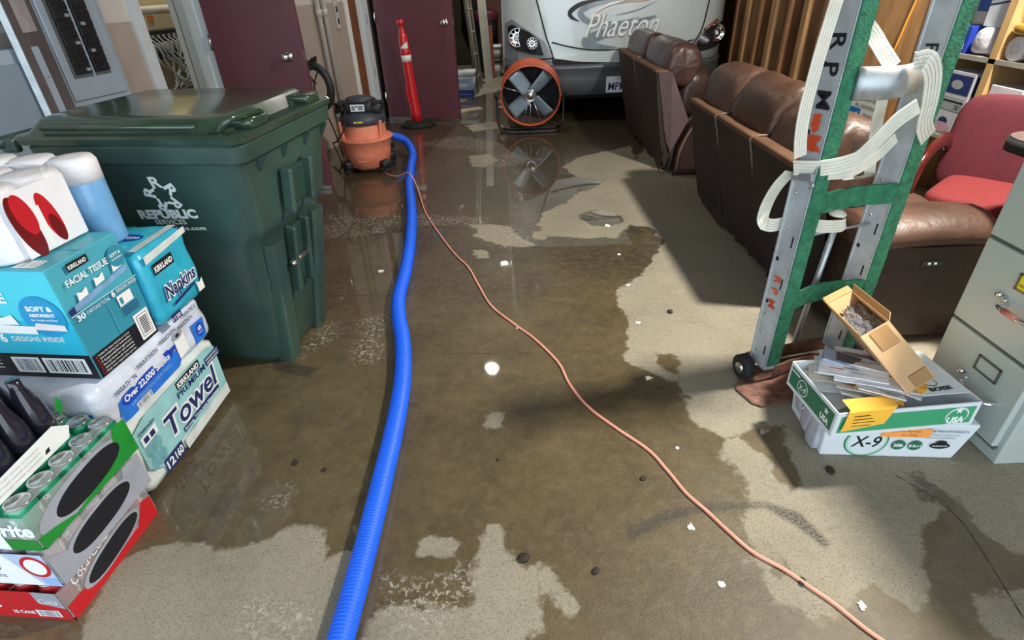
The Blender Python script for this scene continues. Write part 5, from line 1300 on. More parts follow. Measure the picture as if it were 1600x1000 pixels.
# ================================================================== hand truck
alum = mat('aluminium_dull', srgb(188, 196, 200), 0.38, 0.25, var=0.14, scale=18, bump=0.06)
felt = mat('green_felt', srgb(42, 112, 82), 0.95, var=0.35, scale=38, bump=0.6, bscale=120)
rust = mat('rusty_steel', srgb(128, 92, 80), 0.6, 0.35, var=0.45, scale=24, bump=0.4, bscale=60)
tw = V((0.97, 0.24, 0)).normalized(); tf = V((tw.y, -tw.x, 0))       # tf points to the camera side
T0 = V((0.930, 1.738, 0))
ht, XT = world_thing('hand_truck', 'aluminium appliance hand truck with green felt rails and white straps', 'hand truck', (1.1, 1.75, 0))
def tp_(w, f_, z): return T0 + tw * w + tf * f_ + V((0, 0, z))
SP = 0.338; ZT = 1.36
def q_(px, py, f_):   # pixel -> point on the plane a distance f_ before the rails
    return hit(px, py, tp_(0, f_, 0), tf)
TM = Matrix((tw, tf, V((0, 0, 1)))).transposed().to_4x4(); TM.translation = T0
def channel(name, w0):
    mb = MB(XT)
    # C-section: outer web, front flange, back flange
    mb.box((w0 + 0.002, 0.047, ZT / 2 + 0.03), (0.004, 0.086, ZT - 0.06), alum, M=TM)
    mb.box((w0 + 0.027, 0.090, ZT / 2 + 0.03), (0.054, 0.004, ZT - 0.06), alum, M=TM)
    mb.box((w0 + 0.022, 0.002, ZT / 2 + 0.03), (0.044, 0.004, ZT - 0.06), alum, M=TM)
    mb.box((w0 + 0.0, 0.006, ZT / 2 + 0.03), (0.006, 0.010, ZT - 0.06), alum, M=TM, bev=0.002)
    for z in (0.12, 0.20, 0.28, 0.62, 0.74): mb.lathe([(0.006, 0), (0.005, 0.003), (0, 0.004)], steel, 10, frame(tp_(w0 - 0.0005, 0.03, z), -tf, (0, 0, 1)))
    for z in (0.14, 0.42, 0.58): mb.box((w0 - 0.0006, 0.07, z), (0.001, 0.006, 0.04), BLACK, M=TM)
    for z in (0.33, 0.50, 0.93, 1.12): mb.lathe([(0.008, 0), (0.007, 0.001), (0, 0.001)], BLACK, 10, frame(tp_(w0 - 0.0005, 0.022, z), -tf, (0, 0, 1)))
    mb.build(name, ht)
channel('rail', 0.0); channel('rail', SP)
for w0 in (0.0, SP):
    mb = MB(XT); vs = []; n = 60; rg = random.Random(int(w0 * 100) + 2)
    for i in range(n + 1):
        z = 0.08 + (ZT - 0.1) * i / n; e = 0.003 * noise.noise(V((z * 30, w0, 0))) + 0.002
        for w_, f_ in ((0.004, 0.0925), (0.004, 0.097), (0.055 + e, 0.097), (0.055 + e, 0.088)): vs.append(tp_(w0 + w_, f_, z))
    fs_ = [(i * 4 + j, i * 4 + (j + 1) % 4, i * 4 + 4 + (j + 1) % 4, i * 4 + 4 + j) for i in range(n) for j in range(4)]
    mb.add(vs, fs_, felt); mb.build('felt_pad', ht)
def crossbar(z0, z1, h, bow, m=felt):
    mb = MB(XT); vs = []; n = 14; w0, w1 = 0.045, SP + 0.01
    for i in range(n + 1):
        t_ = i / n; z = z0 + (z1 - z0) * t_ ; f_ = 0.088 - bow * 4 * t_ * (1 - t_)
        for df, dz in ((0, -h / 2), (0.009, -h / 2), (0.009, h / 2), (0, h / 2)): vs.append(tp_(w0 + (w1 - w0) * t_, f_ + df, z + dz + 0.002 * sin(i * 2.1)))
    fs_ = [(i * 4 + j, i * 4 + (j + 1) % 4, i * 4 + 4 + (j + 1) % 4, i * 4 + 4 + j) for i in range(n) for j in range(4)] + [(3, 2, 1, 0), tuple(n * 4 + j for j in range(4))]
    mb.add(vs, fs_, m); mb.build('crossbar', ht)
crossbar(0.355, 0.355, 0.072, 0.03); crossbar(0.715, 0.715, 0.068, 0.02); crossbar(0.045, 0.045, 0.05, 0.02, rust)
mb = MB(XT); vs = []; n = 18
for i in range(n + 1):
    t_ = i / n; w_ = 0.045 + ((q_(1450, 110, 0.13) - T0).dot(tw) - 0.045) * t_; f_ = 0.10 + 0.035 * sin(pi * min(1, t_ * 1.1))
    for df, dz in ((0, -0.045), (0.014, -0.04), (0.022, 0), (0.014, 0.04), (0, 0.045)): vs.append(tp_(w_, f_ + df, 1.075 + dz))
mb.add(vs, [(i * 5 + j, i * 5 + (j + 1) % 5, i * 5 + 5 + (j + 1) % 5, i * 5 + 5 + j) for i in range(n) for j in range(5)] + [(4, 3, 2, 1, 0), tuple(n * 5 + j for j in range(5))], galv, True); mb.build('body_brace', ht)
mb = MB(XT); mb.prism([(-0.02, 0.0), (-0.118, 0.10), (-0.11, 0.19), (-0.085, 0.218), (0.42, 0.218), (0.46, 0.18), (0.46, 0.06), (0.36, 0.0)], 0.006, rust, TM, 0.003); mb.box((0.17, 0.0, 0.045), (0.38, 0.006, 0.085), rust, M=TM); mb.build('toe_plate', ht, bevel=0.002)
for w0, nm in ((-0.045, 'a'), (SP + 0.115, 'b')):
    mb = MB(XT); mb.lathe([(0.02, -0.022), (0.04, -0.022), (0.05, -0.016), (0.05, 0.016), (0.04, 0.022), (0.02, 0.022)], black_rub, 24, TM @ RT((w0, 0.035, 0.050), (0, 90, 0))); mb.lathe([(0, -0.026), (0.022, -0.024), (0.022, 0.024), (0, 0.026)], steel, 16, TM @ RT((w0, 0.035, 0.050), (0, 90, 0))); mb.build('wheel', ht)
mb = MB(XT); mb.tube([tp_(-0.05, 0.035, 0.05), tp_(SP + 0.13, 0.035, 0.05)], 0.008, steel, 8); mb.build('axle', ht)
mb = MB(XT); mb.tube([tp_(0.21, -0.01, 0.05), tp_(0.235, 0.0, 0.60)], 0.011, galv, 12); mb.build('strap_spindle', ht)
mb = MB(XT); mb.tube([tp_(0.02, 0.02, 0.565), tp_(0.16, 0.03, 0.578), tp_(SP + 0.04, 0.04, 0.592)], 0.005, galv, 8); mb.build('ratchet_rod', ht)
mb = MB(XT); mb.tube(smooth_path([tp_(0.14, 0.06, 0.775), tp_(0.17, 0.075, 0.782), tp_(0.2, 0.065, 0.775), tp_(0.26, 0.06, 0.778)], 4), 0.006, steel, 8); mb.build('chain_link', ht)
mb = MB(XT); mb.box((-0.012, 0.055, 0.800), (0.012, 0.085, 0.022), galv, (12, 0, 0), M=TM); mb.tube(smooth_path([tp_(-0.014, 0.095, 0.795), tp_(-0.014, 0.108, 0.79), tp_(-0.014, 0.10, 0.775)], 4), 0.005, galv, 8); mb.build('strap_hook', ht)
# markings on the rails
mb = MB(XT)
pen = mat('orange_marker', srgb(222, 84, 40), 0.6, var=0.15)
f = Face(mb, tp_(-0.0012, 0.0, 0), tf, (0, 0, 1))
def vtxt(s, v, u, h, m, sp, rot=-80):
    for i, ch in enumerate(s): f.txt(ch, u, v - sp * i, h, m, 0.02, 0.1, rot=rot)
vtxt('RPM', 1.20, 0.022, 0.075, BLACK, 0.075); vtxt('M', 0.925, 0.03, 0.07, pen, 0.05)
vtxt('RPM', 0.44, 0.030, 0.048, pen, 0.047)
f.poly([(0.03, 0.985), (0.06, 0.99), (0.062, 0.945), (0.045, 0.93), (0.028, 0.95)], pen); f.poly([(0.028, 0.915), (0.06, 0.918), (0.058, 0.875), (0.035, 0.885)], pen); f.poly([(0.005, 0.86), (0.015, 0.86), (0.014, 0.83), (0.004, 0.83)], pen)
f = Face(mb, tp_(SP - 0.0012, 0.0, 0), tf, (0, 0, 1)); f.txt('R', 0.03, 1.155, 0.06, BLACK, 0.01, 0.1, rot=-80); f.ell(0.05, 1.29, 0.008, 0.011, GREY); f.ell(0.05, 1.29, 0.005, 0.008, WHITE)
mb.build('rail_markings', ht)
# woven straps
webb = mat('strap_webbing', srgb(222, 220, 206), 0.8, var=0.06, scale=30, bump=0.3, bscale=200)
line_m = mat('strap_stripe', srgb(150, 150, 142), 0.85, var=0.1)
st_o = tp_(0.1, 0.12, 0.75)
st = thing('ratchet_strap', 'white striped webbing strap looped around the hand truck rails', 'strap', tuple(st_o)); XW = Matrix.Translation(-st_o)
def strap(name, cen, wid, f_list, wv=None, n=7):
    P = [q_(x, y, f_) for (x, y), f_ in zip(cen, f_list)]; P = smooth_path(P, n)
    pts = []
    for i, p in enumerate(P):
        t_ = (P[min(i + 1, len(P) - 1)] - P[max(i - 1, 0)]).normalized()
        if wv is None: w = t_.cross(tf)
        else:
            u = i / (len(P) - 1) * (len(wv) - 1); k = min(int(u), len(wv) - 2); w = V(wv[k]).lerp(V(wv[k + 1]), u - k)
        pts.append((p, w))
    mb = MB(XW); mb.ribbon(pts, wid, webb, 0.0035, None, line_m); return mb.build(name, st)
strap('strap_band', [(1322, -42), (1310, -8), (1298, 30), (1284, 75), (1270, 125), (1257, 175), (1251, 215), (1250, 245)], 0.040, [0.10, 0.11, 0.11, 0.11, 0.11, 0.11, 0.11, 0.11])
strap('strap_band', [(1240, 262), (1290, 262), (1335, 250), (1365, 225), (1400, 190), (1435, 165)], 0.050, [0.03, 0.105, 0.125, 0.13, 0.13, 0.14])
strap('strap_band', [(1428, 97), (1450, 96), (1458, 120), (1453, 160), (1445, 195), (1450, 215)], 0.056, [0.15, 0.175, 0.165, 0.15, 0.13, 0.11])
strap('strap_band', [(1345, 30), (1365, 55), (1380, 80), (1396, 105)], 0.045, [0.09, 0.09, 0.11, 0.13])
strap('strap_band', [(1385, 125), (1378, 160), (1370, 195), (1362, 245), (1358, 275)], 0.040, [0.07, 0.06, 0.05, 0.05, 0.04])
strap('strap_band', [(1296, 272), (1330, 268), (1365, 248), (1400, 215)], 0.036, [0.105, 0.09, 0.08, 0.07])
strap('strap_band', [(1236, 268), (1214, 292), (1198, 320), (1192, 345), (1206, 352), (1240, 346), (1270, 348)], 0.046, [0.0, -0.03, -0.05, -0.04, -0.01, -0.01, 0.0])
strap('strap_band', [(1268, 352), (1290, 354), (1318, 352), (1318, 342)], 0.044, [0.055, 0.055, 0.05, 0.02])
mb = MB(XW); 
for k in range(3):
    mb.tube([q_(1309, 334, 0.02) + V((0.022 * cos(a) * (1 - k * 0.25), 0.022 * sin(a) * (1 - k * .25), 0.004 * k)) for a in [2 * pi * i / 14 for i in range(14)]], 0.006, webb, 8, closed=True)
mb.build('strap_coil', st)

# ================================================================== paper case, lid, mail, open carton
boxw = mat('case_white_card', srgb(214, 222, 226), 0.55, var=0.04, scale=6)
boxg = mat('case_green_print', srgb(62, 158, 110), 0.5, var=0.05)
boxdk = mat('case_dark_green_print', srgb(36, 110, 78), 0.5, var=0.05)
pc = thing('paper_case', 'white copy paper case lying on the floor under the green box lid', 'paper case', (1.205, 1.365, 0), radians(-5.5))
mb = MB(); L2, D2, H2 = 0.205, 0.115, 0.148
b8 = [(-L2, -D2, 0), (L2, -D2, 0), (L2, D2, 0), (-L2 - 0.01, D2, 0.0), (-L2 - 0.012, -D2 - 0.008, H2), (L2 + 0.032, -D2 - 0.006, H2), (L2 + 0.03, D2, H2), (-L2 - 0.03, D2, H2)]
mb.hexa([V(p) for p in b8], boxw)
mb.build('case_body', pc, bevel=0.006)
mb = MB(); f = Face(mb, (-L2, -D2 - 0.0005, 0.0), (1, 0, 0), (0, -0.045, 1), 0.0010)
f.k = 4
f.txt('BOISE', 0.035, 0.132, 0.018, BLACK, 0.05, 0, 0.055)
for r0, m_ in ((0.066, boxdk), (0.062, mat('pale_mint_print', srgb(160, 214, 190), 0.5, var=0.05)), (0.055, boxw)): f.ell(0.125, 0.070, r0, r0, m_)
f.txt('X-9', 0.125, 0.048, 0.068, boxdk, 0.02, 0.1, 0.088, 'C'); f.txt('X-9', 0.1265, 0.049, 0.066, BLACK, 0.004, 0.1, 0.085, 'C')
f.ell(0.225, 0.06, 0.021, 0.021, boxdk); f.txt('20lb', 0.225, 0.053, 0.018, WHITE, 0.03, 0, 0.03, 'C'); f.ell(0.275, 0.06, 0.021, 0.021, boxdk); f.txt('8.5x11', 0.275, 0.053, 0.016, WHITE, 0.03, 0, 0.036, 'C')
f.ell(0.348, 0.062, 0.030, 0.013, BLACK); f.txt('GUARANTEE', 0.348, 0.058, 0.009, WHITE, 0.01, 0, 0.045, 'C'); f.ell(0.348, 0.078, 0.016, 0.007, BLACK)
f.txt('TIME PROVEN RESULTS', 0.29, 0.122, 0.011, NAVY, 0.01, 0, 0.12); f.txt('For Optimum Performance', 0.29, 0.108, 0.009, NAVY, 0.0, 0, 0.10); f.txt('Copiers and Fax Machines', 0.29, 0.096, 0.009, NAVY, 0.0, 0, 0.09)
f.poly([(0.155, 0.098), (0.30, 0.098), (0.305, 0.136), (0.165, 0.140)], mat('sticky_note_orange', srgb(250, 160, 80), 0.6, var=0.04)); f.txt('ph.lo-Ayres', 0.185, 0.120, 0.016, BLACK, -0.005, 0.3, 0.085); f.txt('to redo', 0.215, 0.105, 0.012, BLACK, -0.005, 0.3, 0.05)
f = Face(mb, (-L2 - 0.0125, D2, 0.0), (0, -1, 0), (-0.05, 0, 1), 0.002); f.k = 6
f.ell(0.07, 0.10, 0.045, 0.035, BLACK); f.ell(0.07, 0.10, 0.040, 0.030, boxw); f.txt('X-9', 0.07, 0.083, 0.045, BLACK, 0.01, 0.1, 0.065, 'C')
mb.build('case_print', pc)
mb = MB(); 
for i in range(3): mb.pillow((-L2 - 0.01, -0.07 + i * 0.06, 0.06 + 0.02 * i), (0.03, 0.07, 0.11), mat('torn_wrap_grey', srgb(176, 178, 188), 0.4, var=0.2, bump=0.5, bscale=30), wr=0.012, seed=i + 40)
mb.build('torn_wrapper', pc)
ld = thing('box_lid', 'upturned green and white box lid on the paper case holding mail', 'box lid', (1.165, 1.345, 0.150), radians(3.5))
L3, D3, H3 = 0.222, 0.130, 0.092
mb = MB(); th = 0.004
mb.box((0, 0, 0.003), (2 * L3, 2 * D3, 0.006), boxw)
for c, s_ in (((0, -D3, H3 / 2), (2 * L3, th, H3)), ((0, D3, H3 / 2), (2 * L3, th, H3)), ((-L3, 0, H3 / 2), (th, 2 * D3, H3)), ((L3, 0, H3 / 2), (th, 2 * D3, H3))): mb.box(c, s_, boxw)
f = Face(mb, (-L3, -D3 - th / 2, 0), (1, 0, 0), (0, 0, 1))
f.rect(0.012, 0.014, 2 * L3 - 0.012, H3 - 0.014, boxg)
f.ell(2 * L3 - 0.062, 0.045, 0.036, 0.032, boxw); f.ell(2 * L3 - 0.062, 0.043, 0.032, 0.028, boxg); f.txt('USA', 2 * L3 - 0.062, 0.018, 0.032, WHITE, 0.05, 0, 0.055, 'C')
star = [(2 * L3 - 0.062 + (0.014 if i % 2 == 0 else 0.006) * sin(pi * i / 5), 0.066 + (0.014 if i % 2 == 0 else 0.006) * cos(pi * i / 5)) for i in range(10)]
f.poly(star, WHITE)
f = Face(mb, (-L3 - th / 2, D3, 0), (0, -1, 0), (0, 0, 1))
f.rect(0.010, 0.014, 2 * D3 - 0.010, H3 - 0.012, boxdk)
for r0, m_ in ((0.028, WHITE), (0.025, boxdk)): f.ell(0.085, 0.045, r0, r0, m_)
f.txt('X-9', 0.085, 0.034, 0.028, WHITE, 0.02, 0, 0.036, 'C'); f.txt('USA', 0.215, 0.024, 0.026, WHITE, 0.05, 0, 0.045, 'C'); f.poly([(0.215 + (0.012 if i % 2 == 0 else 0.005) * sin(pi * i / 5), 0.062 + (0.012 if i % 2 == 0 else 0.005) * cos(pi * i / 5)) for i in range(10)], WHITE); f.rect(0.01, 0.068, 0.06, 0.074, WHITE)
mb.build('lid_tray', ld)
mb = MB(); mb.box((0.145, 0.02, H3 + 0.001), (0.15, 0.215, 0.003), boxw)
f = Face(mb, (0.075, -0.085, H3 + 0.0026), (1, 0.0, 0), (0, 1, 0)); f.txt('BOISE', 0.03, 0.012, 0.022, BLACK, 0.05, 0, 0.075, rot=4)
for r0, m_ in ((0.022, BLACK), (0.019, boxw)): f.ell(0.055, 0.055, r0, r0 * 0.9, m_)
mb.build('paper_flap', ld)
env_w = mat('envelope_white', srgb(226, 228, 232), 0.6, var=0.04, scale=12); env_y = mat('envelope_yellow', srgb(246, 186, 60), 0.55, var=0.06); env_p = mat('plastic_sleeve_violet', srgb(120, 116, 134), 0.25, var=0.15, coat=0.5); pap = mat('paper_cream', srgb(216, 206, 190), 0.65, var=0.08)
RL = Matrix.Translation((1.165, 1.345, 0.150)) @ Matrix.Rotation(radians(3.5), 4, 'Z')
MAIL = [  # local x, y, z, length, width, rz, tilt x, tilt y, material, label
 (-0.13, -0.010, 0.040, 0.21, 0.11, 8, 0, -6, env_w, 'white envelope lowest in the green box lid'),
 (-0.15, 0.030, 0.058, 0.22, 0.11, -24, 3, -5, env_w, 'white envelope along the left end of the box lid'),
 (-0.13, 0.050, 0.074, 0.23, 0.10, -30, 4, -4, pap, 'cream sheet lying between white envelopes in the box lid'),
 (-0.11, 0.070, 0.088, 0.22, 0.10, -32, 5, -5, env_w, 'white envelope under the clear window box'),
 (-0.06, 0.095, 0.096, 0.20, 0.10, -32, 6, -3, env_w, 'white envelope at the rear edge of the mail'),
 (-0.005, 0.105, 0.102, 0.20, 0.09, -38, 5, -6, env_w, 'white envelope touching the open carton'),
 (-0.03, -0.055, 0.075, 0.16, 0.09, -40, -6, 8, env_y, 'yellow envelope in the middle of the mail'),
 (0.03, -0.045, 0.082, 0.17, 0.08, -52, -8, 5, env_w, 'white folded sheet just before the open carton'),
 (0.055, -0.02, 0.092, 0.17, 0.07, -58, -5, 3, env_y, 'orange-striped yellow envelope by the open carton'),
 (-0.11, -0.055, 0.080, 0.20, 0.06, -28, -10, 4, pap, 'curled cream paper strip near the front of the lid'),
 (-0.12, -0.085, 0.070, 0.17, 0.06, -32, -14, 4, env_w, 'white crumpled paper at the front edge of the lid'),
 (-0.06, -0.02, 0.104, 0.21, 0.09, -34, 2, -4, env_w, 'white envelope across the middle of the heap of mail'),
 (-0.09, 0.015, 0.112, 0.22, 0.08, -36, 4, -5, env_w, 'upper white envelope left of the yellow ones'),
 (-0.02, 0.03, 0.118, 0.20, 0.07, -42, -6, -3, env_w, 'white envelope beside the violet mailer'),
 (0.02, -0.075, 0.088, 0.13, 0.06, -20, -16, 3, pap, 'small cream sheet at the front right of the mail'),
 (-0.05, -0.085, 0.094, 0.15, 0.07, -30, -14, 5, env_w, 'white crumpled sheet above the yellow sheet'),
 (0.015, -0.03, 0.112, 0.14, 0.045, -46, 6, 2, env_y, 'small yellow envelope on top of the heap by the carton'),
]
for i, (x, y, z, l, w_, rz, tx, ty, m_, lb) in enumerate(MAIL):
    l *= 0.86; w_ *= 0.9; x += 0.035 if x < -0.09 else 0.0; y = y * 0.8 + 0.012; rz *= 0.95; z += 0.006
    o_ = RL @ V((x, y, z)); e = thing('envelope', lb, 'envelope', o_, radians(rz + 4.5), 'mail in the box lid')
    mb = MB(); n, k_ = 8, 5; vs = []; fs_ = []
    for a in range(n + 1):
        for b_ in range(k_ + 1):
            u, v = (a / n - 0.5) * l, (b_ / k_ - 0.5) * w_
            vs.append(V((u, v, v * math.tan(radians(tx)) + u * math.tan(radians(-ty)) + 0.004 * noise.noise(V((u * 20 + i, v * 30, 0))))))
    m0 = len(vs); vs += [v + V((0, 0, 0.0035)) for v in vs]
    for a in range(n):
        for b_ in range(k_):
            q = a * (k_ + 1) + b_; fs_.append((q, q + k_ + 1, q + k_ + 2, q + 1)[::-1]); fs_.append((q + m0, q + k_ + 1 + m0, q + k_ + 2 + m0, q + 1 + m0))
    bd = [a * (k_ + 1) for a in range(n + 1)] + [n * (k_ + 1) + b_ for b_ in range(1, k_ + 1)] + [a * (k_ + 1) + k_ for a in range(n - 1, -1, -1)] + [b_ for b_ in range(k_ - 1, 0, -1)]
    fs_ += [(p, q2, q2 + m0, p + m0) for p, q2 in zip(bd, bd[1:] + bd[:1])]
    mb.add(vs, fs_, m_)
    rg = random.Random(i)
    top = lambda u, v: V((u, v, v * math.tan(radians(tx)) + u * math.tan(radians(-ty)) + 0.0062))
    for k2 in range(3):
        u0 = rg.uniform(-l * .35, l * .1); v0 = rg.uniform(-w_ * .3, w_ * .2)
        mb.add([top(u0, v0), top(u0 + 0.04, v0), top(u0 + 0.04, v0 + 0.004), top(u0, v0 + 0.004)], [(0, 1, 2, 3)], (NAVY, GREY, pen)[k2])
    mb.build('paper', e)
# clear window box, violet sleeve, yellow sheet hanging over the front
o_ = RL @ V((-0.075, 0.075, 0.115)); e = thing('clear_plastic_case', 'small clear plastic case with a dark window lying on the envelopes', 'plastic case', o_, radians(-30))
mb = MB(); mb.box((0, 0, 0.004), (0.15, 0.075, 0.012), mat('case_clear_blue', srgb(150, 164, 190), 0.12, var=0.08, coat=0.8), (0, 6, 0), bev=0.003); mb.build('shell', e)
mb = MB(); mb.box((0.01, 0, 0.0112), (0.09, 0.05, 0.002), mat('window_dark', srgb(66, 70, 86), 0.1, coat=0.8), (0, 6, 0)); mb.build('window', e)
o_ = RL @ V((-0.01, 0.055, 0.108)); e = thing('poly_mailer', 'grey violet plastic mailer between the envelopes and the open carton', 'mailer', o_, radians(-38))
mb = MB(); mb.pillow((0, 0, 0.0), (0.19, 0.09, 0.02), env_p, e=0.5, wr=0.005, seed=77); mb.build('mailer_body', e)
yl = thing('yellow_sheet', 'yellow printed sheet hanging over the front of the green box lid', 'paper sheet', RL @ V((-0.13, -D3, 0.0)), radians(4.5))
mb = MB(); P = [(0.05, 0.100), (0.0, 0.102), (-0.006, 0.098), (-0.010, 0.07), (-0.012, 0.035)]; vs = []
for i, (y, z) in enumerate(P): vs += [V((-0.055 - 0.006 * i, y, z - 0.006 * (i > 2))), V((0.10 - 0.012 * i, y, z + 0.012 * (i > 3)))]
mb.add(vs + [v + V((0, -0.001, 0.0008)) for v in vs], [(2 * i, 2 * i + 1, 2 * i + 3, 2 * i + 2) for i in range(4)] + [(10 + 2 * i, 12 + 2 * i, 13 + 2 * i, 11 + 2 * i) for i in range(4)], env_y)
f = Face(mb, (-0.07, -0.0128, 0.035), (1, 0, 0), (0, 0.05, 1), 0.0004)
for k in range(4): f.rect(0.02, 0.012 + k * 0.012, 0.10 - 0.01 * k, 0.0145 + k * 0.012, BLACK)
mb.build('sheet', yl)
# open kraft carton with bubble wrap
kraft = mat('kraft_card', srgb(202, 166, 124), 0.65, var=0.06, scale=20); kraft_d = mat('kraft_inside', srgb(182, 142, 92), 0.7, var=0.08); tape = mat('brown_tape', srgb(168, 130, 90), 0.3, var=0.06, coat=0.4)
A_ = hit(1345, 526, (0, 0, 0.425), (0, 0, 1)); B_ = hit(1389, 501, (0, 0, 0.435), (0, 0, 1)); C_ = hit(1420, 616, (0, 0, 0.272), (0, 0, 1))
uu = B_ - A_; vv_ = C_ - A_; nn = uu.cross(vv_).normalized()
if nn.z < 0: nn = -nn
ww = hit(1277, 456, (0, 0, 0.405), (0, 0, 1)) - A_
ww = ww - vv_.normalized() * ww.dot(vv_.normalized()) * 0.6
kb = thing('open_carton', 'open brown cardboard carton filled with bubble wrap leaning on the mail', 'carton', (A_ + vv_ + ww / 2)); XK = Matrix.Translation(-(A_ + vv_ + ww / 2))
def slab(mb, p, a, b, th_, m):
    n_2 = a.cross(b).normalized() * th_; P = [p, p + a, p + a + b, p + b]; mb.add(P + [q + n_2 for q in P], [(3, 2, 1, 0), (4, 5, 6, 7), (0, 1, 5, 4), (1, 2, 6, 5), (2, 3, 7, 6), (3, 0, 4, 7)], m)
mb = MB(XK)
slab(mb, A_, uu, vv_, 0.003, kraft); slab(mb, A_ + ww, uu, vv_, 0.003, kraft); slab(mb, A_, ww, vv_, 0.003, kraft); slab(mb, A_ + uu, ww, vv_, 0.003, kraft); slab(mb, A_ + vv_, uu, ww, 0.003, kraft)
mb.build('carton_body', kb)
mb = MB(XK)
fu = uu.normalized(); up_ = -vv_.normalized()
slab(mb, A_ + uu, ww, up_ * 0.022 + fu * 0.028, 0.003, kraft_d); slab(mb, A_, ww, up_ * 0.02 - fu * 0.006, 0.003, kraft_d); slab(mb, A_ + ww, uu, up_ * 0.012 + ww.normalized() * 0.03, 0.003, kraft_d)
mb.build('flap', kb)
mb = MB(XK)
for a0, b0, sc in ((0.22, 0.02, 0.30), (0.30, 0.80, 0.18)):
    mb = MB(XK)
    p = A_ + uu * a0 + vv_ * b0; N_ = (uu.cross(vv_)).normalized(); N_ = N_ if N_.dot(CAM_O - A_) > 0 else -N_
    P = [p + N_ * 0.0035, p + uu * 0.62 + N_ * 0.0035, p + uu * 0.62 + vv_ * sc + N_ * 0.0035, p + vv_ * sc + N_ * 0.0035]; mb.add(P, [(0, 1, 2, 3)], tape); mb.build('tape', kb)
bub = mat('bubble_wrap', srgb(96, 100, 108), 0.10, var=0.5, scale=40, bump=1.0, bscale=70, coat=1.0)
mb = MB(XK); n = 16; vs = []
for i in range(n + 1):
    for j in range(n + 1):
        u, v = i / n, j / n; p = A_ + uu * (0.04 + 0.92 * u) + ww * (0.04 + 0.92 * v) + vv_ * (0.20 + 0.10 * noise.noise(V((u * 5, v * 8, 3))) + 0.05 * noise.noise(V((u * 14, v * 22, 7))))
        vs.append(p)
mb.add(vs, [(i * (n + 1) + j, (i + 1) * (n + 1) + j, (i + 1) * (n + 1) + j + 1, i * (n + 1) + j + 1) for i in range(n) for j in range(n)], bub, True); mb.build('bubble_wrap', kb)

# ================================================================== filing cabinet
fcm = mat('cabinet_pale_green_grey', srgb(176, 188, 182), 0.4, var=0.03, scale=5, coat=0.2)
fcd = mat('cabinet_gap', srgb(84, 90, 86), 0.6)
FCX, FY0, FY1 = 1.50, 1.20, 1.565
fcb = thing('filing_cabinet', 'tall pale grey metal filing cabinet with yellow drawer label at the right edge', 'filing cabinet', (FCX + 0.33, (FY0 + FY1) / 2, 0)); XC = Matrix.Translation(-V((FCX + 0.33, (FY0 + FY1) / 2, 0)))
mb = MB(XC); mb.box((FCX + 0.34, (FY0 + FY1) / 2, 0.68), (0.66, FY1 - FY0, 1.36), fcm, bev=0.004); mb.build('case', fcb)
zb = [0.055, 0.345, 0.635, 0.925, 1.215]
for i, (z0, z1) in enumerate(zip(zb, zb[1:] + [1.35])):
    mb = MB(XC); mb.box((FCX + 0.0, (FY0 + FY1) / 2, (z0 + z1) / 2), (0.022, FY1 - FY0 - 0.034, z1 - z0 - 0.012), fcm, bev=0.004); d_ = mb.build('drawer', fcb)
    mb = MB(XC); mb.box((FCX + 0.003, (FY0 + FY1) / 2, z0), (0.012, FY1 - FY0 - 0.03, 0.010), fcd); mb.build('drawer_gap', d_)
    if i in (0, 1, 2, 3):
        yc = 1.345; zc_ = z0 + 0.215
        mb = MB(XC); f = Face(mb, (FCX - 0.0125, yc + 0.045, zc_ - 0.026), (0, -1, 0), (0, 0, 1))
        for (u0, v0, u1, v1) in ((0, 0, 0.09, 0.005), (0, 0.047, 0.09, 0.052), (0, 0, 0.005, 0.052), (0.085, 0, 0.09, 0.052)): mb.box(tuple(f.M @ V(((u0 + u1) / 2, (v0 + v1) / 2, 0.002))), (0.006, abs(u1 - u0), abs(v1 - v0)), mat('holder_steel', srgb(120, 122, 118), 0.35, 0.8))
        f.rect(0.004, 0.004, 0.086, 0.048, mat('label_yellow', srgb(236, 214, 50), 0.55, var=0.04) if i == 1 else fcm)
        if i == 1: f.txt('RENTALS', 0.045, 0.030, 0.010, BLACK, 0.02, 0, 0.05, 'C'); f.txt('DECEMBER 2021', 0.045, 0.014, 0.010, BLACK, 0.02, 0, 0.07, 'C')
        mb.build('label_holder', d_)
        mb = MB(XC); hy, hz = 1.335, z0 + 0.135
        mb.tube(smooth_path([V((FCX - 0.010, hy + 0.055, hz)), V((FCX - 0.04, hy + 0.05, hz)), V((FCX - 0.05, hy + 0.02, hz)), V((FCX - 0.05, hy - 0.03, hz)), V((FCX - 0.04, hy - 0.06, hz)), V((FCX - 0.010, hy - 0.065, hz))], 5), 0.008, chrome, 10)
        mb.build('handle', d_)
        mb = MB(XC); mb.tube([V((FCX - 0.0502, hy + 0.022, hz)), V((FCX - 0.0502, hy - 0.03, hz))], 0.009, mat('handle_insert_pink', srgb(196, 120, 110), 0.5), 10); mb.build('handle_insert', d_)
        mb = MB(XC); mb.lathe([(0.010, 0), (0.010, 0.012), (0.006, 0.018), (0, 0.018)], chrome, 12, frame((FCX - 0.010, hy + 0.085, hz + 0.018), (0, -1, 0), (0, 0, 1))); mb.tube([V((FCX - 0.012, hy + 0.07, hz + 0.02)), V((FCX - 0.026, hy + 0.05, hz + 0.014))], 0.005, chrome, 8); mb.build('latch', d_)

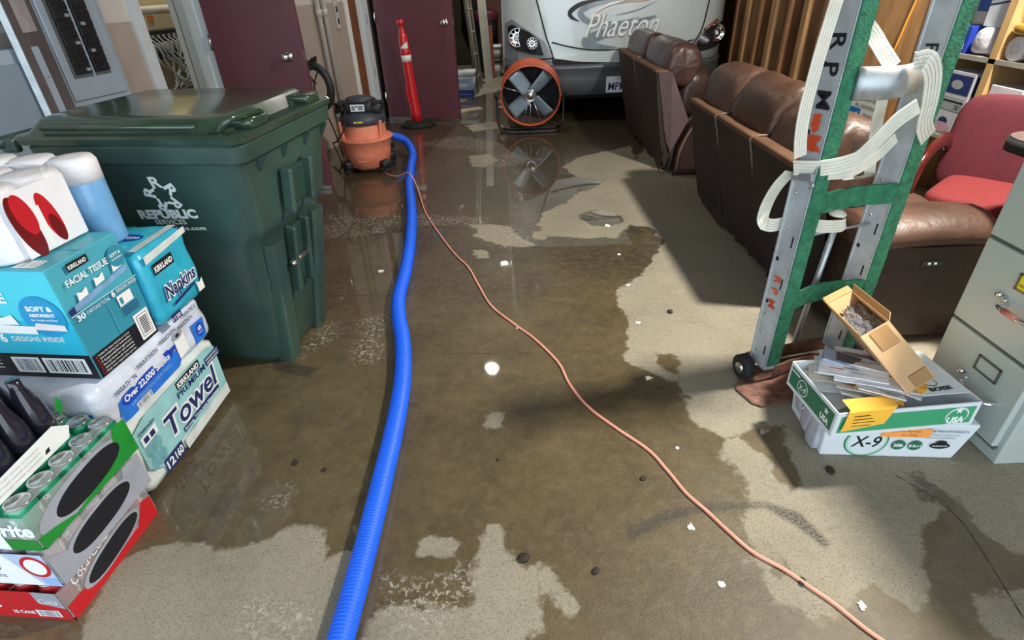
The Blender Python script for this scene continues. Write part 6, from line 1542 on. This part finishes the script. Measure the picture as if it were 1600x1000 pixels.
# ================================================================== red armchair and dark counter
redf = mat('red_fabric', srgb(114, 31, 33), 0.85, var=0.10, scale=30, bump=0.2, bscale=150); redb = mat('burgundy_fabric', srgb(90, 26, 38), 0.85, var=0.10, scale=30, bump=0.2, bscale=150)
mahog = mat('mahogany_gloss', srgb(72, 22, 18), 0.18, var=0.25, scale=6, coat=0.8)
def armchair(label, loc, rz, s=1.0):
    root = thing('armchair', label, 'armchair', loc, radians(rz), 'red office armchairs')
    mb = MB(); mb.pillow((0, 0.0, 0.44), (0.52, 0.52, 0.13), redf, e=0.35, nu=32); mb.build('seat', root)
    mb = MB(); mb.pillow((0, 0.27, 0.62), (0.66, 0.13, 0.46), redb, (-12, 0, 0), e=0.38, nu=36, nv=24); mb.build('backrest', root)
    for sd in (-1, 1):
        mb = MB(); P = smooth_path([V((0.31 * sd, -0.24, 0.02)), V((0.31 * sd, -0.26, 0.40)), V((0.31 * sd, -0.23, 0.57)), V((0.31 * sd, -0.10, 0.645)), V((0.31 * sd, 0.12, 0.66)), V((0.31 * sd, 0.26, 0.60))], 6)
        mb.tube(P, 0.034, mahog, 12, flat=0.6); mb.build('arm', root)
        mb = MB(); mb.tube([V((0.30 * sd, 0.30, 0.02)), V((0.30 * sd, 0.27, 0.60))], 0.022, mahog, 10); mb.build('leg', root)
    mb = MB(); mb.box((0, -0.02, 0.37), (0.58, 0.5, 0.05), mahog, bev=0.01); mb.build('seat_frame', root)
    return root
ac = armchair('red armchair with mahogany arms directly behind the sofa arm', (2.14, 2.27, 0), -50); ac.scale = (0.90, 0.86, 1.0)
ct = thing('black_topped_counter', 'dark counter end with rounded black edge at the right border', 'counter', (2.05, 1.92, 0)); 
mb = MB(); mb.loft([rrect(0.20, 0.17, 0.10, z, 8, 0, 0) for z in (0.755, 0.80)], black_rub); mb.build('edge_band', ct)
mb = MB(); mb.loft([rrect(0.195, 0.165, 0.10, z, 8, 0, 0) for z in (0.80, 0.806)], mat('counter_laminate', srgb(120, 104, 98), 0.5, var=0.2, scale=40)); mb.build('counter_top', ct)
mb = MB(); mb.lathe([(0.10, 0.0), (0.10, 0.02), (0.03, 0.05), (0.03, 0.755)], black_pl, 20, RT((0.08, -0.02, 0))); mb.build('pedestal', ct)

# ================================================================== shelf unit with supplies on the right wall
pine = mat('pine_board', srgb(196, 160, 108), 0.6, var=0.2, scale=4, stretch=(3, 3, 0.6)); shm = mat('shelf_board_grey', srgb(150, 146, 136), 0.6, var=0.1)
SX = 2.50
sh = thing('shelf_unit', 'wooden shelf unit with paper supplies on the right wall', 'shelf unit', (SX + 0.2, 2.9, 0)); XE = Matrix.Translation(-V((SX + 0.2, 2.9, 0)))
for y in (3.48, 3.02, 2.2):
    mb = MB(XE); mb.box((SX + 0.2, y, 0.95), (0.40, 0.045, 1.9), pine); mb.build('upright', sh)
for z in (0.10, 0.50, 0.915, 1.33, 1.75):
    mb = MB(XE); mb.box((SX + 0.2, 2.84, z), (0.40, 1.30, 0.022), shm); mb.build('shelf_board', sh)
mb = MB(XE); mb.box((SX + 0.41, 2.84, 0.95), (0.012, 1.30, 1.9), dark_m); mb.build('back_board', sh)
def item(name, label, cat, loc, fn, group=None, rz=0):
    root = thing(name, label, cat, loc, radians(rz), group); fn(root); return root
def rollfn(root):
    mb = MB(); T = RT((0, 0, 0.055), (0, 90, 0)); mb.lathe([(0.021, -0.05), (0.052, -0.05), (0.055, -0.045), (0.055, 0.045), (0.052, 0.05), (0.021, 0.05)], whb, 24, T); mb.build('paper', root)
    mb = MB(); mb.lathe([(0.0, -0.03), (0.021, -0.051), (0.0215, 0.05)], mat('core_brown', srgb(90, 74, 60), 0.8), 16, T); mb.build('core', root)
for i, lb in enumerate(('white paper roll end nearest the upright on the shelf', 'second white paper roll from the upright on the shelf', 'third white paper roll from the upright on the shelf')):
    item('paper_roll', lb, 'paper roll', (SX + 0.06, 2.92 - i * 0.115, 0.9265), rollfn, 'paper rolls on the shelf')
def foam(root):
    mb = MB(); mb.pillow((0, 0, 0.03), (0.24, 0.40, 0.06), mat('amber_film', srgb(206, 150, 60), 0.2, var=0.2, coat=0.6), e=0.5, wr=0.01, seed=3); mb.build('wrap', root)
item('amber_package', 'amber film package lying across the white paper rolls', 'package', (SX + 0.10, 2.80, 1.037), foam)
def tissuebox(c1, txt_, w, d, h):
    def fn(root):
        m1 = mat('pack_' + txt_ + str(c1), srgb(*c1), 0.5, var=0.08)
        mb = MB(); mb.box((0, 0, h / 2), (d, w, h), m1, bev=0.003)
        faces_ = [Face(mb, (-d / 2, w / 2, 0), (0, -1, 0), (0, 0, 1)), Face(mb, (-d / 2, -w / 2, 0), (1, 0, 0), (0, 0, 1))]
        w0_ = w
        for fi, f in enumerate(faces_): art(f, txt_, (w, d)[fi], h)
        mb.build('package_body', root)
    def art(f, txt_, w, h):
        if txt_ == 'can':
            f.rect(0.01, h * 0.66, w - 0.01, h * 0.95, NAVY); f.ell(w / 2, h * 0.8, w * 0.2, h * 0.07, GREY); f.rect(0.02, h * 0.4, w - 0.02, h * 0.60, GREY); f.rect(0.02, h * 0.52, w - 0.02, h * 0.55, BLACK); f.bars(w * 0.65, h * 0.42, w * 0.22, h * 0.08, BLACK, 6); f.ell(w * 0.45, h * 0.22, w * 0.16, h * 0.06, NAVY); f.ell(w * 0.45, h * 0.12, w * 0.3, h * 0.08, mat('faded_pink', srgb(190, 150, 165), 0.6))
        elif txt_ == 'blue': f.rect(w * 0.6, h * 0.15, w * 0.85, h * 0.35, WHITE)
        elif txt_ == 'stripes':
            for k in range(5): f.poly([(0.004, h * (0.35 + 0.09 * k)), (w - 0.004, h * (0.42 + 0.09 * k)), (w - 0.004, h * (0.45 + 0.09 * k)), (0.004, h * (0.38 + 0.09 * k))], NAVY)
            f.txt('BASIC', w / 2, h * 0.86, 0.02, NAVY, 0, 0, w * 0.5, 'C')
        elif txt_ == 'person': f.ell(w / 2, h * 0.62, w * 0.16, h * 0.10, NAVY); f.ell(w / 2, h * 0.78, w * 0.06, h * 0.04, BLACK); f.ell(w / 2, h * 0.42, w * 0.22, h * 0.16, mat('faded_pink', srgb(190, 150, 165), 0.6)); f.rect(w * 0.12, 0.01, w * 0.88, h * 0.2, mat('faded_pink', srgb(190, 150, 165), 0.6))
        elif txt_ == 'person2': f.ell(w / 2, h * 0.60, w * 0.18, h * 0.09, BLACK); f.ell(w * 0.3, h * 0.40, w * 0.25, h * 0.15, mat('faded_gold', srgb(200, 170, 90), 0.6)); f.rect(w * 0.12, 0.01, w * 0.88, h * 0.2, mat('faded_gold', srgb(200, 170, 90), 0.6))
        elif txt_ == 'towel': f.rect(w * 0.1, h * 0.5, w * 0.9, h * 0.75, mat('mid_blue_print', srgb(50, 110, 190), 0.5))
    return fn
item('tissue_package', 'royal blue package on the shelf beside the wrapped towels', 'package', (SX + 0.08, 3.32, 0.9265), tissuebox((36, 62, 168), 'blue', 0.14, 0.12, 0.13))
item('towel_package', 'white package with a blue band at the back of the shelf, above the blue package', 'package', (SX + 0.20, 3.39, 0.9265), tissuebox((206, 214, 220), 'towel', 0.11, 0.10, 0.38))
item('towel_package', 'white package with dark blue stripes beside the upright', 'package', (SX + 0.10, 3.15, 1.06), tissuebox((208, 214, 222), 'stripes', 0.13, 0.12, 0.27))
def crump(root):
    mb = MB(); mb.pillow((0, 0, 0.065), (0.16, 0.13, 0.13), mat('crumpled_film', srgb(206, 206, 212), 0.3, var=0.12, coat=0.4, bump=0.6, bscale=30), wr=0.02, seed=12); mb.build('bag_body', root)
item('crumpled_bag', 'crumpled white plastic bag under the striped package', 'bag', (SX + 0.09, 3.15, 0.927), crump)
item('supply_carton', 'blue and grey carton pack on the lower shelf behind the strap', 'package', (SX + 0.11, 3.20, 0.513), tissuebox((186, 188, 196), 'can', 0.22, 0.2, 0.33))
item('picture_box', 'white box with a pink picture on the lower shelf', 'package', (SX + 0.11, 2.87, 0.513), tissuebox((206, 200, 206), 'person', 0.20, 0.2, 0.30))
item('picture_box', 'white box with a gold picture on the lower shelf', 'package', (SX + 0.11, 2.64, 0.513), tissuebox((214, 210, 200), 'person2', 0.20, 0.2, 0.31))
def slim(root):
    mb = MB(); mb.box((0, 0, 0.17), (0.12, 0.07, 0.34), mat('pouch_grey', srgb(150, 150, 158), 0.4, var=0.15), bev=0.01); f = Face(mb, (-0.0605, 0.035, 0), (0, -1, 0), (0, 0, 1)); f.rect(0.01, 0.18, 0.05, 0.24, mat('mid_blue_print', srgb(50, 110, 190), 0.5)); f.ell(0.03, 0.29, 0.015, 0.02, BLACK); mb.build('pouch_body', root)
item('supply_pouch', 'narrow grey pouch standing right of the pine upright', 'pouch', (SX + 0.06, 2.78, 1.12), slim)
bpy.data.objects['supply_pouch'].location.z = 1.098
# parking sign leaning on the wall behind the sofa
sg = thing('parking_sign', 'white parking rules sign with red heading leaning behind the sofa', 'sign', (2.44, 3.88, 0.0), radians(0))
mb = MB(); SM = Matrix(((0, 0, -1, -0.0), (-1, 0, 0, 0.24), (0, 1, 0, 0.12), (0, 0, 0, 1))); mb.box((0.24, 0.31, 0), (0.48, 0.62, 0.004), WHITE, M=SM)
f = Face(mb, SM @ V((0, 0, 0.002)), (0, -1, 0), (0, 0, 1))
f.rect(0.01, 0.50, 0.47, 0.60, RED); f.txt('PARKING RULES', 0.03, 0.525, 0.07, WHITE, 0.03, 0, 0.42)
f.txt('PERMIT PARKING ONLY', 0.03, 0.455, 0.035, BLACK, 0.0, 0, 0.40); f.txt('ALL INOPERABLE', 0.16, 0.41, 0.032, BLACK, 0, 0, 0.29); f.txt('VEHICLES', 0.27, 0.36, 0.032, BLACK, 0, 0, 0.18); f.rect(0.27, 0.31, 0.45, 0.335, BLACK)
f.rect(0.03, 0.28, 0.24, 0.40, mat('sign_blue', srgb(30, 130, 215), 0.4)); f.ell(0.20, 0.36, 0.015, 0.015, WHITE); f.rect(0.03, 0.17, 0.36, 0.25, NAVY); f.txt('OFFICE', 0.05, 0.185, 0.06, WHITE, 0.03, 0, 0.28)
mb.build('sign_plate', sg)
mb = MB(); mb.box((0.0, 0, 0.06), (0.10, 0.44, 0.12), wood_stud2); mb.build('sign_block', sg)
# yellow cable on the plywood
o_ = V((2.485, 3.85, 1.2)); yc_ = thing('yellow_cable', 'thin yellow cable drooping across the plywood board', 'cable', o_)
mb = MB(Matrix.Translation(-o_)); mb.tube(smooth_path([V((2.49, 3.66, 1.5)), atX(1428, 8, 2.49), atX(1418, 30, 2.49), atX(1405, 60, 2.49), atX(1392, 85, 2.49), V((2.49, 4.0, 0.6))], 6), 0.006, mat('yellow_cable', srgb(226, 164, 60), 0.4), 8); mb.build('cable_run', yc_)
# ================================================================== storage aisle beyond the second door
lad = mat('ladder_aluminium', srgb(196, 198, 200), 0.35, 0.7, var=0.2, scale=12)
def ladder(label, foot, top, wdir, wid, n, m):
    foot, top = V(foot), V(top); root = thing('ladder', label, 'ladder', foot); X = Matrix.Translation(-foot); w = V(wdir).normalized() * wid
    for s_ in (0, 1):
        mb = MB(X); mb.tube([foot + w * s_ + V((0, 0, 0.01)), top + w * s_], 0.022, m, 4, smooth=False); mb.build('side_rail', root)
    for i in range(n):
        p = foot.lerp(top, (i + 0.7) / n); mb = MB(X); mb.tube([p, p + w], 0.014, m, 8); mb.build('rung', root)
ladder('aluminium ladder leaning in the storage aisle, the nearest one', (-0.345, 8.22, 0), (-0.53, 8.22, 2.2), (0.10, 0.9, 0), 0.38, 8, lad)
ladder('pale wooden ladder leaning behind the aluminium one', (-0.34, 8.75, 0), (-0.56, 8.85, 2.2), (0.05, 0.9, 0), 0.36, 8, mat('ladder_wood', srgb(186, 168, 130), 0.6, var=0.2))
# rack of shelves along the left wall beyond door 2
rk = thing('storage_rack', 'dark metal storage rack crowded with tools beyond the second maroon door', 'storage rack', (-0.95, 8.3, 0)); XR_ = Matrix.Translation(-V((-0.95, 8.3, 0)))
rack_m = mat('rack_dark', srgb(58, 56, 54), 0.6, var=0.2)
for x in (-1.25, -0.70):
    for y in (7.3, 9.2):
        mb = MB(XR_); mb.box((x, y, 1.0), (0.04, 0.04, 2.0), rack_m); mb.build('post', rk)
for z in (0.04, 0.45, 0.85, 1.25, 1.65):
    mb = MB(XR_); mb.box((-0.975, 8.25, z), (0.59, 1.94, 0.03), rack_m); mb.build('shelf_board', rk)
rg = random.Random(11)
K = [('toolbox', 'tool box', srgb(150, 40, 40)), ('yellow_case', 'case', srgb(210, 170, 50)), ('white_bucket', 'bucket', srgb(214, 214, 208)), ('grey_box', 'box', srgb(120, 126, 130)), ('black_case', 'case', srgb(40, 40, 42)), ('brown_carton', 'carton', srgb(150, 110, 70))]
zn = {0.056: 'bottom', 0.466: 'second', 0.866: 'third', 1.266: 'fourth'}
pos = ['front end', 'near the front', 'middle', 'near the back', 'back end']
for zi, z in enumerate((0.056, 0.466, 0.866, 1.266)):
    for j in range(5):
        nm, cat_, col = K[(zi * 2 + j * 5 + (j == 2)) % 6]; y = 7.45 + j * 0.37; h = 0.18 + rg.random() * 0.15
        root = thing(nm, '%s at the %s of the %s rack shelf' % (nm.replace('_', ' '), pos[j], zn[z]), cat_, (-0.93 + rg.uniform(-.02, .03), y, z + 0.001), radians(rg.uniform(-8, 8)))
        m_ = mat('store_' + nm, col, 0.5, var=0.15)
        if 'bucket' in nm:
            mb = MB(); mb.lathe([(0.11, 0), (0.13, h), (0.137, h), (0.137, h - 0.02), (0.13, h - 0.03)], m_, 20); mb.build('bucket_body', root)
            mb = MB(); mb.lathe([(0.139, h - 0.012), (0.139, h + 0.006), (0, h + 0.01)], GREY, 20); mb.build('lid', root)
        else:
            mb = MB(); mb.box((0, 0, h / 2), (0.32, 0.28, h), m_, bev=0.012); mb.build('box_body', root)
            mb = MB(); mb.box((0, 0, h - 0.012), (0.33, 0.29, 0.03), mat('store_lid_' + nm, tuple(c * 0.6 for c in col), 0.5), bev=0.004); mb.build('lid', root)
            if nm in ('toolbox', 'black_case', 'yellow_case'):
                mb = MB(); mb.tube(smooth_path([V((-0.05, -0.06, h)), V((-0.04, -0.05, h + 0.035)), V((0.04, 0.05, h + 0.035)), V((0.05, 0.06, h))], 4), 0.009, black_pl, 8); mb.build('handle', root)
# upright things leaning between rack and motorhome
for i, (x, y, lx, col, lb) in enumerate(((-0.22, 9.0, -0.30, srgb(210, 206, 190), 'cream-coloured long board leaning by the ladders'), (-0.18, 9.3, -0.26, srgb(190, 192, 186), 'pale grey long board leaning beyond the cream one'), (-0.14, 9.5, -0.16, srgb(150, 80, 54), 'red-brown plank standing at the back of the aisle'))):
    root = thing('long_board', lb, 'board', (x, y, 0)); h = (1.6, 1.7, 0.75)[i]
    mb = MB(); mb.prism([(-0.035, 0), (0.035, 0), (0.035 + lx - x, h), (-0.035 + lx - x, h)], 0.03, mat('board_%d' % i, col, 0.6, var=0.15), Matrix(((1, 0, 0, 0), (0, 0, 1, 0), (0, 1, 0, 0), (0, 0, 0, 1)))); mb.build('board', root)
def tub(root, c1, c2, w, d, h, band=None):
    mb = MB(); mb.loft([rrect(w / 2 * k, d / 2 * k, 0.03, z, 4) for z, k in ((0, 0.9), (h * 0.85, 1.0))], c1, True); mb.build('tub_body', root)
    mb = MB(); mb.loft([rrect(w / 2 + 0.01, d / 2 + 0.01, 0.03, z, 4) for z in (h * 0.82, h)], c2, True); mb.build('lid', root)
    if band:
        mb = MB(); f = Face(mb, (-w / 2 * 0.93, -d / 2 * 0.95 - 0.004, 0), (1, 0, 0), (0, -0.03, 1)); f.rect(0.01, 0.01, w * 0.93, h * 0.30, band); f.rect(0.02, h * 0.38, w * 0.9, h * 0.74, mat('label_sky', srgb(170, 200, 226), 0.5)); f.rect(w * 0.2, h * 0.42, w * 0.6, h * 0.55, WHITE); f.txt('detergent', 0.03, h * 0.62, 0.022, NAVY, 0, 0, w * 0.5); f.txt('concentrated', 0.04, h * 0.12, 0.02, WHITE, 0, 0, w * 0.6); mb.build('label', root)
tb = thing('detergent_tub', 'white tub with a blue label on the floor just past the second door', 'tub', (-0.50, 8.0, 0), radians(-4)); tub(tb, mat('tub_white', srgb(216, 224, 230), 0.4, var=0.04), mat('tub_lid_white', srgb(226, 232, 234), 0.4, var=0.03), 0.27, 0.22, 0.33, mat('label_royal', srgb(36, 70, 160), 0.5))
tb = thing('storage_tub', 'grey and white tub far down the aisle by the motorhome', 'tub', (-0.13, 9.7, 0)); tub(tb, mat('tub_grey', srgb(190, 190, 186), 0.5, var=0.05), mat('tub_lid_black', srgb(60, 60, 62), 0.5), 0.24, 0.22, 0.26)
tb = thing('storage_tub', 'second pale tub stacked on the grey and white tub', 'tub', (-0.13, 9.7, 0.262)); tub(tb, mat('tub_grey', srgb(190, 190, 186), 0.5, var=0.05), mat('tub_lid_white', srgb(226, 232, 234), 0.4, var=0.03), 0.26, 0.24, 0.20)
tb = thing('rubbish_can', 'dark grey cylindrical bin with a maroon liner behind the tubs', 'bin', (-0.22, 10.2, 0))
mb = MB(); mb.lathe([(0.16, 0), (0.19, 0.78), (0.2, 0.8), (0.19, 0.81)], mat('can_dark_grey', srgb(66, 68, 72), 0.4, var=0.15), 24); mb.build('can_body', tb)
mb = MB(); mb.pillow((0, 0, 0.84), (0.38, 0.38, 0.20), mat('liner_maroon', srgb(96, 30, 56), 0.5, var=0.2), wr=0.02, seed=8); mb.build('liner', tb)
for i, (x, lb, col) in enumerate(((-0.32, 'black coat hanging on the back wall, the left one', srgb(34, 30, 32)), (0.0, 'brown plywood sheet standing against the back wall by the motorhome', srgb(110, 80, 62)))):
    root = thing(('hanging_coat', 'plywood_sheet')[i], lb, ('coat', 'sheet')[i], (x - 0.1, 11.0, 0.0 if i else 0.5))
    if i: MB().box((0, 0, 0.95), (0.34, 0.06, 1.9), mat('panel_brown', col, 0.7, var=0.2)).build('panel', root)
    else: MB().pillow((0, 0, 0.55), (0.42, 0.2, 1.1), mat('coat_black', col, 0.9, var=0.3), wr=0.03, seed=4).build('coat', root)
tr_ = thing('wooden_tray', 'pale flat wooden offcut on the wet floor beside the second door', 'offcut', (-0.42, 7.0, 0), radians(28))
mb = MB(); mb.box((0, 0, 0.012), (0.34, 0.12, 0.022), mat('offcut_pine', srgb(188, 176, 150), 0.6, var=0.15), bev=0.002); mb.build('board', tr_)

# ================================================================== small debris on the floor
flake_m = mat('white_paint_flake', srgb(232, 228, 216), 0.6, var=0.06)
leaf_m = mat('dark_leaf_bit', srgb(42, 30, 22), 0.7, var=0.3)
FL = [(1013, 591, 8, 'white paint flake beside the dry edge near the hand truck wheel'), (997, 505, 6, 'white flake on the dry floor above the other flakes'), (981, 446, 5, 'small white flake at the tip of the dry patch'), (967, 398, 4, 'tiny white flake by the far dry edge'),
      (1058, 701, 5, 'white flake just above the orange cord'), (1079, 825, 9, 'large white flake left of the dark tyre smear'), (1127, 913, 9, 'large white flake nearest the bottom edge'), (1346, 948, 9, 'crumbly white flake right of the cord in the foreground'),
      (949, 353, 8, 'curled white scrap on the far dry patch'), (789, 414, 6, 'white flake standing in for a lamp reflection in the middle of the wet floor'), (596, 424, 7, 'white scrap left of the blue hose'), (808, 513, 3, 'tiny white chip beside the cord')]  # the one amid the wet floor paints a lamp reflection as a flake
def blob(mb, px, py, r, m, z=0.004, seed=0):
    g = fl(px, py); pt = []; s_ = r / FPX * (g - CAM_O).length
    for i in range(14):
        a = 2 * pi * i / 14; q = s_ * (0.55 + 0.6 * noise.noise(V((cos(a) * 2.6 + seed * 3.1, sin(a) * 2.6, seed)))); pt.append((q * cos(a), q * sin(a)))
    mb.prism(pt, z, m); return g
for i, (x, y, r, lb) in enumerate(FL):
    mb = MB(); g = blob(mb, x, y, r, flake_m, 0.004, i + 1); o = mb.build('paint_flake'); o.location = (g.x, g.y, 0.0005); tag(o, lb, 'paint flake', 'white flakes scattered on the floor')
LF = [(818, 873, 9, 'dark crumpled clump below the dry patch point'), (930, 893, 6, 'small dark clump in the lower middle of the wet floor'), (1296, 736, 7, 'dark pod on the dry floor below the paper case'), (462, 724, 5, 'small dark bit left of the blue hose'),
      (778, 719, 3, 'tiny dark speck in the middle of the wet floor'), (1005, 748, 5, 'small dark flake left of the cord bend'), (1253, 910, 6, 'dark bit under the cord in the right foreground'), (1047, 488, 5, 'round dark spot on the dry strip by the sofa shade'), (507, 735, 4, 'dark curl just left of the blue hose')]
for i, (x, y, r, lb) in enumerate(LF):
    mb = MB(); g = fl(x, y); s_ = r / FPX * (g - CAM_O).length
    mb.pillow((0, 0, s_ * 0.35), (s_ * 2.0, s_ * 1.5, s_ * 0.8), leaf_m, (0, 0, i * 40), wr=s_ * 0.35, seed=i + 2, e=0.9); o = mb.build('leaf_clump'); o.location = (g.x, g.y, 0); tag(o, lb, 'debris', 'dark bits scattered on the floor')
